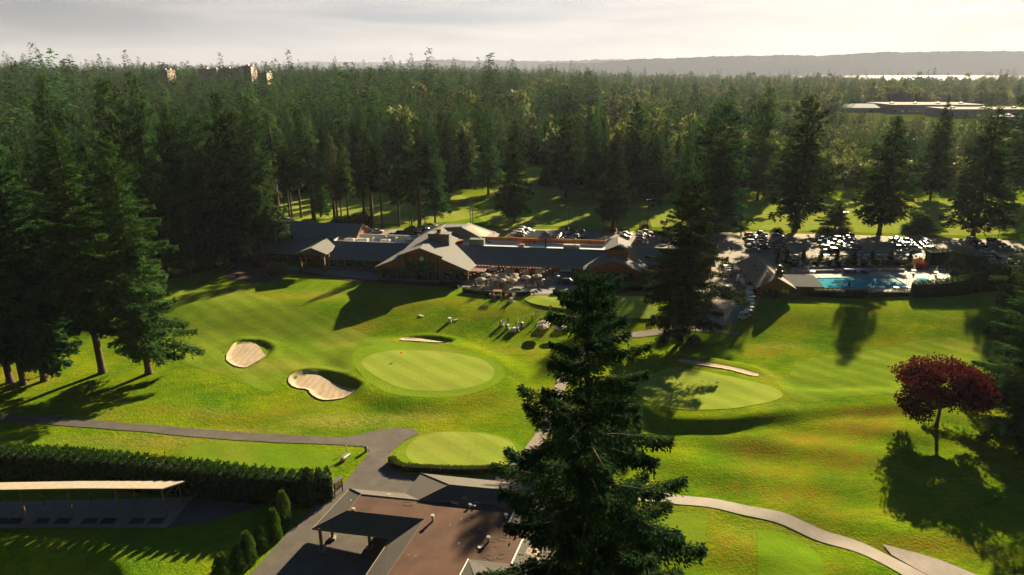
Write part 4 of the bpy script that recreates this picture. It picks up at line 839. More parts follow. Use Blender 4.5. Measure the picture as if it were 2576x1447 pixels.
# firs beyond the car park, each from its own foot and tip
ROW = [(1798,584,262,150,.12,'broad dark fir behind the car park just right of the foreground firs',.5),(1998,584,240,160,.12,'tall dense fir behind the car park above the cart barn roof',.55),
 (2211,590,292,155,.14,'sunlit olive fir behind the car park above the swimming pool',.75),(2446,598,271,165,.13,'dark spreading fir behind the car park near the right edge, beside a lamp post',.8),
 (2312,586,535,80,.03,'small spruce with a rusty shrub at its foot behind the car park',.9),(2100,576,505,75,.03,'small pale spruce among shrubs behind the car park',.9),
 (1294,562,302,98,.06,'dark narrow fir alone on the lit fairway behind the clock gable',.75),(1541,572,327,100,.03,'dark conical fir reaching the ground behind the middle car park',.85),
 (1422,497,275,92,.10,'dark fir right of the sunlit gap in the middle fairway',.8),(1228,492,275,85,.12,'dark fir behind the narrow fir on the middle fairway',.7),
 (1492,500,271,75,.1,'slim fir standing behind the conical fir of the middle fairway',.7),(1590,512,257,95,.12,'tall fir left of the broad fir behind the car park',.7),
 (1642,520,341,70,.15,'short dark fir on the shaded turf left of the broad fir',.8),(1716,560,302,80,.1,'slim dark spire rising above the fir by the driveway',.6),
 (1905,505,220,100,.12,'massive dark fir in the second row left of the tall dense fir',.5),
 (2340,500,255,80,.12,'dark straight fir in the second row left of the spreading fir',.6),
 (2545,505,165,120,.2,'tall dark fir at the right edge in the second row, crown above the warehouses',.5),
 (1130,505,300,95,.15,'dark fir left of the long shadow on the middle fairway',.6),(1370,470,420,40,.2,'little fir by the road in the sunlit gap',.8),
 (1095,566,320,75,.24,'green fir with a straight trunk behind the chimney, right-hand one of the bare-trunk row',.5),
 (1056,570,296,85,.42,'tall fir with a long bare trunk behind the white roof vents',.5),(1036,573,430,30,.55,'thin young fir between two bare trunks behind the white roof',.6),
 (1005,570,417,45,.4,'small fir with bare twin stems behind the middle of the white roof',.7),(962,572,345,50,.48,'bare-trunk fir just right of the reddish dying fir',.5),
 (937,570,322,80,.40,'olive fir next to the reddish dying fir',.5),(877,560,360,40,.45,'narrow bare-trunk fir above the dark red bush',.5),
 (860,562,400,36,.5,'very slim bare-trunk fir left of the dark red bush',.5),(842,548,341,60,.35,'thin fir with a pole-like trunk above the ridge of the left roof',.5),
 (808,547,420,55,.10,'low wide fir behind the ridge of the left roof',.8),(790,553,296,85,.38,'tall brown-green fir above the left roof, dry lower branches',.5),
 (758,548,341,45,.45,'slim fir beside the tall brown-green one above the left roof',.5),(735,548,360,40,.5,'slim fir third from the left end of the left roof ridge',.5),
 (729,547,330,42,.48,'slim bare-trunk fir behind the left roof, second from its left end',.5),(701,545,278,90,.4,'tall dark fir with a leaning trunk at the left end of the left roof',.5),
 (668,652,250,125,.16,'tall fir standing right at the left corner of the clubhouse',.5),(600,668,235,120,.2,'big dark fir left of the clubhouse corner fir',.5),
 (540,672,292,120,.2,'dark fir on bark mulch left of the clubhouse',.55),(480,690,261,120,.15,'dark fir at the edge of the left wood, nearest the clubhouse lawn',.55),
 (420,690,195,120,.15,'very tall dark fir in the left wood with a pointed tip against the forest',.5),(350,700,202,130,.15,'very tall dark fir in the left wood, left of the pointed one',.5),
 (60,740,153,140,.2,'huge dark fir at the upper left whose tip breaks the skyline',.5),(210,720,195,130,.2,'huge dark fir at the upper left right of the skyline breaker',.5),
 (5,745,167,120,.2,'huge dark fir cut by the left edge of the picture near the skyline',.5)]
PROTO = [conifer(100+k, 40, 8.2, 3.6+k*.5, 150, 210, 1.05, wr=.34, shape=(.38,.55,.75,.95,.65,.7)[k], ragged=(.35,.5,.3,.3,.6,.4)[k], hang=.6, limbs=False) for k in range(6)]
def proto(k, parts, name, lm, lab):
    r = thing(name, lab, 'tree'); put('crown', npmesh('crown', parts[0], parts[1], lm), r); parts[2].build('trunk', m_bark, r, smooth=True); return r
PR = [proto(k, p, 'fir_tree', m_needle, 'x') for k, p in enumerate(PROTO)]
PBARE = [proto(0, conifer(120+k, 40, 5.2, 17, 75, 80, 1.25, shape=.6, ragged=.5, hang=.5, bare=.1), 'fir_tree', m_needle, 'x') for k in range(2)]
for n, (bx, by, pt, w, cb, lab, sh) in enumerate(ROW):
    b = G(bx, by); H = topH(bx, by, b, pt); Rm = wid(b, H*.3, w)/2
    if cb > .3: src, R0 = PBARE[n % 2], 5.2
    else:
        k = {True: (0, 4, 1)[n % 3], False: (2, 3, 5)[n % 3]}[sh < .58]; src, R0 = PR[k], 8.2
    s = H/40; q_ = 1.0 if cb <= .3 else 1.1; dup(src, b, n*1.7, (Rm/R0*q_, Rm/R0*q_, s), lab); TREES.append((b[0], b[1], Rm))
for bx, by, pt, w, lab in ((918,566,334,55,'reddish dying fir behind the left roof, needles turned rust'),(850,560,348,42,'almost bare brown dead fir above the left roof')):
    b = G(bx, by); H = topH(bx, by, b, pt); Rm = wid(b, H*.3, w)/2
    tree_obj('fir_tree', conifer(77+bx, H, Rm, H*.3, 60, 45 if w > 50 else 22, .95, ragged=.5, limbs=True), lab, 'tree', b, leafmat=m_needle_red); TREES.append((b[0], b[1], Rm))
# the wood and the forest: the 300 largest as trees of their own
BROAD = []
for k in range(3):
    r = thing('broadleaf_tree', 'x', 'tree'); V, F, tb = broadleaf(300+k, 20+3*k, 7-1.2*k, 3, 34, 60, 1.15, flat=1, limbs=False); put('crown', npmesh('crown', V, F, m_leafy), r); tb.build('trunk', m_bark, r, smooth=True); BROAD.append(r)
def sector(x, y):
    """words that fix a place in the forest by what is below or before it"""
    px = 1288+FPX*x/(y*math.cos(PITCH)+CAMZ*math.sin(PITCH)); r = math.hypot(x, y)
    h = 'at the left edge of the picture' if px < 150 else 'above the front firs on the left' if px < 330 else 'above the left bunker' if px < 560 else 'left of the clubhouse roofs' if px < 700 else \
        'behind the left roof' if px < 900 else 'behind the white flat roof' if px < 1060 else 'behind the clock gable' if px < 1230 else 'behind the sunlit gap in the fairway' if px < 1420 else 'behind the long right roof' if px < 1600 else \
        'behind the driveway fir' if px < 1800 else 'behind the broad fir at the car park' if px < 1960 else 'above the cart barn' if px < 2120 else 'above the swimming pool' if px < 2330 else 'at the right edge by the warehouses'
    d = 'of the nearest rows' if r < 330 else 'of the second belt' if r < 400 else 'of the third belt' if r < 480 else 'of the far belt'
    return h, d
rt = np.random.RandomState(42); cand = []
def far_from(x, y, lst, k): return all((x-a)**2+(y-b)**2 > (k)**2 for a, b, _ in lst)
# left wood
tries = 0
while len(cand) < 46 and tries < 6000:
    tries += 1; x = rt.uniform(-260, -70); y = rt.uniform(165, 270)
    if sdist(np.array([x]), np.array([y]), WOODL)[0] > -1: continue
    if abs(x)/y > .93 or not far_from(x, y, TREES+cand, 8.2): continue
    cand.append((x, y, 0))
nwood = len(cand); tries = 0
while len(cand) < 300-len(ROW)-11 and tries < 60000:
    tries += 1; r_ = 265+(tries/60000)**.7*260+rt.rand()*30; a = rt.uniform(-.70, .70); x, y = r_*math.sin(a), r_*math.cos(a)
    if not forest(np.array([x]), np.array([y]))[0]: continue
    px = 1288+FPX*x/(y*.951+18)
    if px > 1150 and r_ < 350 and rt.rand() < .8: continue
    if not far_from(x, y, TREES+cand, 8.6 if px < 1500 else 10): continue
    cand.append((x, y, 0))
rmax = max(math.hypot(c[0], c[1]) for c in cand)
print('forest individuals', len(cand), 'wood', nwood, 'rmax', rmax)
for n, (x, y, _) in enumerate(cand):
    px = 1288+FPX*x/(y*.951+18); h, d = sector(x, y); z = float(T0(x, y)); sz_ = lambda s, w: ('tall ' if s > .93 else 'short ' if s < .78 else 'mid-height ')+('broad' if w > .76 else 'slender'); wood = n < nwood
    if not wood and math.hypot(x, y) > 340 and px > 1150 and rt.rand() < (.22 if px < 1700 else .36) or (not wood and rt.rand() < .04):
        k = rt.randint(3); s = rt.uniform(.8, 1.25); dup(BROAD[k], (x, y, z-.2), rt.rand()*6, (s, s, s*rt.uniform(.9, 1.4)), 'pale leafy tree %s, %s' % (d, h), 'broadleaf trees %s %s' % (d, h))
    else:
        k = rt.randint(6); s = rt.uniform(.72, 1.06)*(1.0 if px < 1700 else .86 if px < 2040 else .68); w = rt.uniform(.62, .86)*s
        a_ = sz_(s, w/s); row = 'front' if y < 205 else 'middle' if y < 235 else 'back'; lab = '%s dark fir in the %s part of the wood left of the clubhouse' % (a_, row) if wood else '%s fir %s, %s' % (a_, d, h)
        dup(PR[k], (x, y, z-.2), rt.rand()*6, (w, w, s), lab, ('%s firs of the left wood, %s' % (a_, row)) if wood else '%s firs %s %s' % (a_, d, h))
for p in PR+PBARE+BROAD: drop(p)
# everything beyond reads as one mass: instanced from low-count trees
FARP = []
for k in range(4):
    V, F, tb = conifer(200+k, 32, 5.6, 2, 46, 26, 1.9, shape=(.85,1.,.42,.6)[k], ragged=.35, hang=.4); FARP.append(('far_fir', V, F, m_needle))
for k in range(2):
    V, F, tb = broadleaf(220+k, 19+5*k, 7.6-2*k, 2, 26, 26, 1.8, flat=1, limbs=False); FARP.append(('far_leafy', V, F, m_leafy))
pts = []; idx = []; rot = []; scl = []
rt = np.random.RandomState(5)
def field(n, r0, r1, a0, a1, sc=1.):
    r = np.sqrt(rt.uniform(r0*r0, r1*r1, n)); a = rt.uniform(a0, a1, n); x, y = r*np.sin(a), r*np.cos(a)
    ok = forest(x, y); x, y, r = x[ok], y[ok], r[ok]
    px = 1288+FPX*x/(y*.951+18)
    # glades: streets and clearings between the far trees on the right
    gl = np.sin(x*.012+1)*np.cos(y*.009)+.5*np.sin(x*.031-y*.021); ok = ~((px > 1250) & (gl > .62))
    x, y, r, px = x[ok], y[ok], r[ok], px[ok]
    leafp = np.clip((px-700)/2300, .05, .55)*(1+.8*np.sin(x*.02+y*.013)); k = np.where(rt.rand(len(x)) < leafp, rt.randint(4, 6, len(x)), rt.randint(0, 4, len(x)))
    s = (.62+.62*rt.rand(len(x))**1.5)*(1+.22*np.sin(x*.031+2)*np.sin(y*.023)+.12*np.sin(x*.09)*np.cos(y*.07))*sc*np.where(px > 1500, .82, 1.); s = np.where((px > 2040) & (r < 900), s*.62, s)*np.where(rt.rand(len(x)) < .05, 1.35, 1)
    pts.append(np.column_stack([x, y, T0(x, y)-.5])); idx.append(k); rot.append(rt.rand(len(x))*6.28); scl.append(s)
field(4600, rmax-25, 800, -.76, .76, 1.06); field(6500, 800, 1400, -.76, .76, 1.12); field(7500, 1400, 2400, -.76, .76, 1.1); field(5000, 2400, 4800, -.1, .8, 1.35); field(2500, 2400, 4200, -.76, -.1, 1.3)
# keep clear of the trees that stand as things
P = np.concatenate(pts); K = np.concatenate(idx); RO = np.concatenate(rot); SC = np.concatenate(scl)
cc = np.array([(c[0], c[1]) for c in cand+TREES]); close = np.zeros(len(P), bool); nr = np.hypot(P[:, 0], P[:, 1]) < rmax+20
d2 = ((P[nr][:, None, :2]-cc[None])**2).sum(2).min(1); close[np.where(nr)[0]] = d2 < 75
P, K, RO, SC = P[~close], K[~close], RO[~close], SC[~close]
me = bpy.data.meshes.new('distant_forest'); me.vertices.add(len(P)); me.vertices.foreach_set('co', P.astype(np.float32).ravel())
for nm, ty, v in (('kindx', 'INT', K.astype(np.int32)), ('turn', 'FLOAT', RO.astype(np.float32)), ('size', 'FLOAT', SC.astype(np.float32))):
    a = me.attributes.new(nm, ty, 'POINT'); a.data.foreach_set('value', v)
ff = put('distant_forest', me); tag(ff, 'distant dark forest of firs and leafy trees running to the horizon', 'forest', kind='stuff')
protos = []
for nm, V, F, mt in FARP: protos.append(bpy.data.objects.new(nm, npmesh(nm, V, F, mt)))
ng = bpy.data.node_groups.new('forest', 'GeometryNodeTree'); ng.interface.new_socket('Geometry', in_out='INPUT', socket_type='NodeSocketGeometry'); ng.interface.new_socket('Geometry', in_out='OUTPUT', socket_type='NodeSocketGeometry')
N = ng.nodes; L = ng.links; gi = N.new('NodeGroupInput'); go = N.new('NodeGroupOutput'); jn = N.new('GeometryNodeJoinGeometry')
for o in reversed(protos):
    oi = N.new('GeometryNodeObjectInfo'); oi.inputs['Object'].default_value = o; oi.inputs['As Instance'].default_value = True; L.new(oi.outputs['Geometry'], jn.inputs[0])
ip = N.new('GeometryNodeInstanceOnPoints'); ip.inputs['Pick Instance'].default_value = True
def at_(nm, ty):
    a = N.new('GeometryNodeInputNamedAttribute'); a.data_type = ty; a.inputs['Name'].default_value = nm; return [s for s in a.outputs if s.enabled][0]
L.new(gi.outputs[0], ip.inputs['Points']); L.new(jn.outputs[0], ip.inputs['Instance']); L.new(at_('kindx', 'INT'), ip.inputs['Instance Index'])
cx = N.new('ShaderNodeCombineXYZ'); L.new(at_('turn', 'FLOAT'), cx.inputs[2]); e2r = N.new('FunctionNodeEulerToRotation'); L.new(cx.outputs[0], e2r.inputs[0]); L.new(e2r.outputs[0], ip.inputs['Rotation'])
L.new(at_('size', 'FLOAT'), ip.inputs['Scale']); L.new(ip.outputs[0], go.inputs[0])
mod = ff.modifiers.new('forest', 'NODES'); mod.node_group = ng
print('far forest', len(P))
# purple maple
b = G(2355, 1074); Hm = topH(2355, 1070, b, 924)
V, F, tb = broadleaf(401, Hm, wid(b, Hm*.6, 225)/2*.92, Hm*.42, 105, 210, .42, flat=.6, trunk_r=.30, dome=.6, lobe=1)
tree_obj('maple_tree', (V, F, tb), 'purple-red maple with a wide flat crown alone on the rough at the right', 'tree', b, leafmat=m_maple)
# ------------------------------------------------------------------ shrubs and hedges
def bush(seed, r, h, n=900, leaf=.22, lumpy=.25):
    q = np.random.RandomState(seed); d = q.randn(n, 3); d[:, 2] = np.abs(d[:, 2])*.9+.05*q.rand(n); d /= np.linalg.norm(d, axis=1)[:, None]
    az = np.arctan2(d[:, 1], d[:, 0]); k = 1+lumpy*(np.sin(az*3+seed)+.6*np.sin(az*5+d[:, 2]*6+seed*2))*.6
    P = d*np.array([r, r, h])*(k*(.80+.25*q.rand(n)))[:, None]; ln = leaf*(.6+.8*q.rand(n)); V, F = leaves(P, d+q.randn(n, 3)*.7, q.randn(n, 3), ln, ln*.6)
    return V, F
def bush_thing(name, label, cat, p, r, h, mat, seed, n=900, leaf=.22, group=None, core=True):
    t = thing(name, label, cat, p, 0, group); V, F = bush(seed, r, h, n, leaf); put('foliage', npmesh('foliage', V, F, mat), t)
    if core:
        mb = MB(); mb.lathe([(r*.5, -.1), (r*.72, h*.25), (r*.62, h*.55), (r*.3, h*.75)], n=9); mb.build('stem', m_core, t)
    return t
def column(label, p, r, h, seed, group, mat=None, n=1500, leaf=.24, name='columnar_shrub'):
    q = np.random.RandomState(seed); z = q.rand(n); az = q.rand(n)*6.283; rr = r*np.minimum(1, (1.02-z)**.42*1.25)*(.85+.22*q.rand(n))*(1+.12*np.sin(az*3+z*9))
    P = np.stack([rr*np.cos(az), rr*np.sin(az), z*h*.97+.05], 1); D = np.stack([np.cos(az)*.45, np.sin(az)*.45, np.full(n, .9)], 1)+q.randn(n, 3)*.3; ln = leaf*(.7+.8*q.rand(n))
    V, F = leaves(P, D, np.stack([np.cos(az), np.sin(az), np.zeros(n)], 1)+q.randn(n, 3)*.4, ln, ln*.55)
    t = thing(name, label, 'shrub', p, 0, group); put('foliage', npmesh('foliage', V, F, mat or m_hedge), t)
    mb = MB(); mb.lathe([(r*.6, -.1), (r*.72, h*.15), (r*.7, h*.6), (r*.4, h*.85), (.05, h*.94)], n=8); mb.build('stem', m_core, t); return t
def hedge(name, label, C, w, h, seed, mat=None, n_m=160, leaf=.2, spiky=.3, cat='hedge', drop_=0., ztop=None, bumps=1.3):
    """C world centre line; leaves over a dark core"""
    C = np.array([c[:2] for c in C], float); seg = np.hypot(*(C[1:]-C[:-1]).T); tot = seg.sum(); cum = np.concatenate([[0], np.cumsum(seg)])
    q = np.random.RandomState(seed); n = int(tot*n_m); u = q.rand(n)*tot; k = np.clip(np.searchsorted(cum, u)-1, 0, len(seg)-1); f = (u-cum[k])/seg[k]
    c = C[k]+(C[k+1]-C[k])*f[:, None]; d = (C[k+1]-C[k])/seg[k][:, None]; nn = np.stack([-d[:, 1], d[:, 0]], 1)
    hh = (np.interp(u, np.linspace(0, tot, len(h)), h) if isinstance(h, (list, tuple)) else np.full(n, float(h)))
    col = np.abs(np.sin(u/bumps*math.pi)); hh = hh*(1-spiky*.35*(1-col))+spiky*.25*q.randn(n)*.5
    sel = q.rand(n); top = sel < .38
    s = np.where(q.rand(n) < .5, -1, 1)*w/2*(.9+.12*col); off = np.where(top, q.uniform(-1, 1, n)*w/2, s*(1+.1*q.rand(n))); z = np.where(top, hh*(.94+.10*q.rand(n))-spiky*1.2*np.abs(off)/w*.5, q.rand(n)*hh*.97)
    e = q.rand(n) < .012
    P2 = c+nn*off[:, None]; zb = T(P2[:, 0], P2[:, 1]); o = C[0]; oz = float(T(*o))
    P = np.column_stack([P2-o, zb+z-oz]); D = np.column_stack([nn*(np.sign(off)*np.where(top, .2, .8))[:, None], np.where(top, 1, .5)])+q.randn(n, 3)*.35; ln = leaf*(.6+.8*q.rand(n))
    V, F = leaves(P, D, q.randn(n, 3), ln, ln*.6); t = thing(name, label, cat, (o[0], o[1], oz)); put('foliage', npmesh('foliage', V, F, mat or m_hedge), t)
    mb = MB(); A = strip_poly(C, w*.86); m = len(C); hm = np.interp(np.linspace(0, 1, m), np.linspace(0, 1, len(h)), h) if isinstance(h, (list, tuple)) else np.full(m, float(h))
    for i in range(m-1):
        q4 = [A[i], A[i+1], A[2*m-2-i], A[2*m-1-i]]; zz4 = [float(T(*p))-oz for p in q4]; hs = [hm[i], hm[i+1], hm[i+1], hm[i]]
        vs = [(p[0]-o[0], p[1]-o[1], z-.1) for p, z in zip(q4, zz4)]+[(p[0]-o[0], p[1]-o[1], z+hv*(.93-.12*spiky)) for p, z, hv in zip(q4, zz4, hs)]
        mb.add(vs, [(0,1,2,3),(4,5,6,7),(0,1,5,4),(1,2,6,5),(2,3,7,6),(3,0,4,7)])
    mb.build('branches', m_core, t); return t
def GP(zf, pts): return [G(*(zf(*p) if zf else p), T)[:2] for p in pts]
# tall hedge row, lower left: foot line from the picture
ht = GP(z13, [(-320,575),(0,590),(500,600),(1000,640),(1500,690),(2000,740),(2300,745),(2440,700)])
ht = [(x, y) for x, y in ht]
hedge('tall_hedge', 'long tall dark cedar hedge behind the driving range shelter', ht, 2.4, [5.9,6.1,5.9,5.7,5.5,5.4,5.1,4.6], 31, n_m=620, leaf=.34, spiky=1., bumps=1.5)
for k, (x, y, yt, w) in enumerate(((2280,770,505,110),)):
    g = G(*z13(x, y)); h = topH(0, 0, g, z13(0, yt)[1]); column('rounded cedar standing out from the right end of the tall hedge', g, wid(g, h/2, w*.3418)/2, h, 60+k, None, n=2600)
SH = [(1650,1330,1140,130,'nearest and lowest of the columnar cedars along the asphalt edge, cut by the bottom frame'),(1765,1260,1082,100,'second columnar cedar from the bottom frame along the asphalt edge'),(1835,1200,975,110,'third columnar cedar from the bottom frame, widest of the row'),
      (1925,1110,930,90,'slim columnar cedar in the middle of the row along the asphalt edge'),(2030,1030,805,85,'fifth columnar cedar from the bottom frame, yellow lit on its right side'),(2100,930,672,100,'tallest columnar cedar, at the top end of the row by the asphalt')]
for k, (x, y, yt, w, lab) in enumerate(SH):
    g = G(*z13(x, y)); h = topH(0, 0, g, z13(0, yt)[1]); column(lab, g, wid(g, h/2, w*.3418)/2, h, 40+k, 'columnar cedars beside the asphalt drive', m_cyp, n=2600)
hedge('low_hedge', 'clipped yellow-green hedge curving round the front of the near practice green', GP(z6, [(880,350),(905,385),(960,425),(1110,442),(1270,450),(1480,458),(1700,460),(1830,452),(1935,435)]), 1.1, 1.0, 33, m_box_h, 420, .16, .12)
hl = [(38,-8.6)]
hedge('clipped_hedge', 'clipped hedge in front of the umbrella patio', [BL(*p) for p in [(13.5,-7.2),(19.5,-8.8),(26,-8.9),(32.5,-8.3)]], 1.6, 1.2, 34, m_hedge, 300, .16, .1)
hedge('clipped_hedge', 'long clipped hedge in front of the stone terrace left of the pavilion end', [BL(*p) for p in [(38.5,-6.6),(46,-5.0),(54,-2.5),(64,1.2),(70,2.2)]], 1.6, 1.1, 35, m_hedge, 300, .16, .1)
hedge('clipped_hedge', 'short clipped hedge left of the umbrella patio below the clock gable wing', [BL(*p) for p in [(6,-3.2),(11.6,-4.4)]], 1.3, .9, 36, m_hedge, 300, .16, .1)
hedge('pool_hedge', 'low dark hedge along the near side of the swimming pool', GP(z8, [(1840,965),(2315,985)])+GP(z9, [(250,985),(500,985)]), 1.6, 2.0, 37, m_hedge, 260, .2, .3)
hedge('pool_hedge', 'thin loose sunlit hedge at the right end of the pool', GP(z9, [(540,975),(990,970)]), 1.0, 1.5, 38, m_ybush, 120, .22, .8)
hedge('tall_hedge', 'tall dark cedar hedge right of the swimming pool', GP(z9, [(1015,968),(1300,965),(1550,945),(1780,905),(2000,900)]), 2.2, [4.2,4.4,5.,5.4,5.6], 39, m_hedge, 420, .28, .8, bumps=1.6)
hedge('tall_hedge', 'high clipped hedge behind the paddling pool beside the cars', GP(z9, [(1190,600),(1450,590),(1560,600),(1880,640)]), 3., [4.6,4.8,3.8,3.2], 61, m_hedge, 300, .26, .3)
hedge('garden_hedge', 'long low hedge between the pool terrace and the row of parked golf carts', GP(z8, [(1600,625),(1900,625),(2315,625)])+GP(z9, [(250,625),(600,625),(1000,625)]), 1.8, 1.9, 62, m_hedge, 220, .2, .3)
tag(None or hedge('shrub_border', 'broad dark shrubs between the tall pool hedge and the right-hand firs', GP(z9, [(1560,760),(1800,760),(2100,790),(2300,830)]), 7, [2.2,3.0,4.5,5], 63, m_hedge, 500, .3, .8, cat='shrubs'))
POS = ['leftmost','second from left','third from left','fourth from left','fifth from left','sixth','seventh','fourth from right','third from right','second from right','rightmost']
cs = [(z8, x) for x in (1475,1577,1765,1967,2155)]+[(z9, x) for x in (340,540,763,985)]
W9 = ['beside the cart barn annex','second to the right of the cart barn annex','third to the right of the cart barn annex','fourth to the right of the cart barn annex','in the middle above the closed umbrellas','sixth to the right of the cart barn annex','above the string of pennants','third from the tall pool hedge','closest to the high clipped hedge']
for k, (zf, x) in enumerate(cs):
    g = G(*zf(x, 590)); column('columnar shrub on the pool hedge, '+W9[k], g, .75, 4.2, 80+k, 'columnar shrubs along the pool hedge', n=700, leaf=.28)
for a in (('round_bush','round dark bush left of the driveway fir trunk',(1672,858),1.9,1.9,m_hedge,1),('round_bush','olive round bush right of the driveway fir trunk',(1742,862),2.1,2.0,m_box_h,2),('round_bush','small round bush behind the driveway fir trunk',(1705,846),1.4,1.5,m_hedge,3),
          ('large_shrub','large yellow-green shrub on the mulch bed left of the clubhouse terrace',(694,690),3.6,3.2,m_ybush,4),('red_shrub','small dark red shrub on the mulch bed left of the yellow-green shrub',(647,672),1.3,1.5,m_rbush,5),
          ('red_shrub','round crimson Japanese maple behind the pool terrace',z9(1100,648),2.3,2.4,m_rbush,6),('dark_bush','wide dark plum bush behind the left roof ridge',z4(1130,262),5.2,4.6,M('plum_leaves',(.045,.014,.016),.7,0,.8,trans=.2,col2=(.03,.045,.012)),7),
          ('green_bush','rounded green bush beside the plum bush behind the left roof ridge',z4(940,240),4.0,2.8,m_hedge,8),('red_shrub','low red shrub in front of the cars behind the white roof',z4(1450,362),1.8,.8,m_rbush,9),
          ('young_tree','loose pale green young tree at the far edge of the middle car park',z5(1980,300),2.4,3.0,m_ybush,10),('round_bush','low green bush right of the dark parked SUV at the lot edge',z5(1765,325),2.0,1.6,m_hedge,11),
          ('leafy_shrub','feathery light green shrub behind the second car row right of the cart barn',z8(2020,265),3.2,3.4,m_ybush,12),('leafy_shrub','feathery light green shrub by the lamp post behind the car rows',z9(230,262),3.0,3.6,m_ybush,13),
          ('rusty_shrub','rusty pink shrub at the foot of the small spruce',z9(1070,268),2.3,2.4,M('rusty_leaves',(.20,.10,.06),.7,0,1,trans=.3,col2=(.25,.16,.08)),14),('round_bush','small dark bush on a stem at the far kerb of the lot',z8(1475,245),2.1,2.2,m_hedge,15),
          ('planter_bush','yellow-green bush in the round planted island by the dark van',z8(730,495),1.5,1.3,m_ybush,16),('green_bush','light green bush left of the crimson maple',z9(1000,650),1.5,1.6,m_ybush,17),('leafy_shrub','tall leafy shrub in the middle of the garden right of the crimson maple',z9(1500,640),2.8,3.4,m_leafy,18),
          ('green_bush','round bush on the lawn island beside the white pickups',z5(610,400),1.4,1.2,m_ybush,19),('round_bush','big dark bush near the garden shed at the lot entrance',z8(885,640),2.1,1.8,m_hedge,20)):
    nm, lab, p, r, h, mt, sd = a; bush_thing(nm, lab, 'bush', G(*p), r, h, mt, 500+sd, int(500+260*r*r), .2+.03*r)
g = G(*z4(1785,372)); tree_obj('small_spruce', conifer(91, 6.5, 1.4, .3, 60, 60, .4, limbs=False), 'little spruce among the cars just left of the chimney', 'tree', g)
# ------------------------------------------------------------------ vehicles
def paint(n, c, r=.38, mt=0.): 
    m = M('paint_'+n, c, r, metal=mt*.3, spec=.22); m.node_tree.nodes['Principled BSDF'].inputs['Coat Weight'].default_value = .15; return m
PAINT = {'white': paint('white',(.55,.55,.55)), 'silver': paint('silver',(.24,.26,.28),.4,.3), 'black': paint('black',(.012,.012,.014)), 'grey': paint('grey',(.12,.125,.13),.3,.3), 'dark red': paint('red',(.16,.012,.014)),
         'bright red': paint('bred',(.42,.03,.03)), 'dark blue': paint('blue',(.02,.04,.11)), 'light blue': paint('lblue',(.16,.28,.42),.3,.2), 'dark green': paint('green',(.02,.05,.035)), 'beige': paint('beige',(.36,.31,.24))}
m_tyre = M('tyre_rubber', (.015,.015,.016), .9); m_rim = M('wheel_rim', (.45,.45,.46), .35, metal=.8); m_lamp = M('headlamp', (.75,.75,.72), .1, spec=.8)
m_cglass = M('car_glass', (.012,.016,.02), .16, spec=.6)
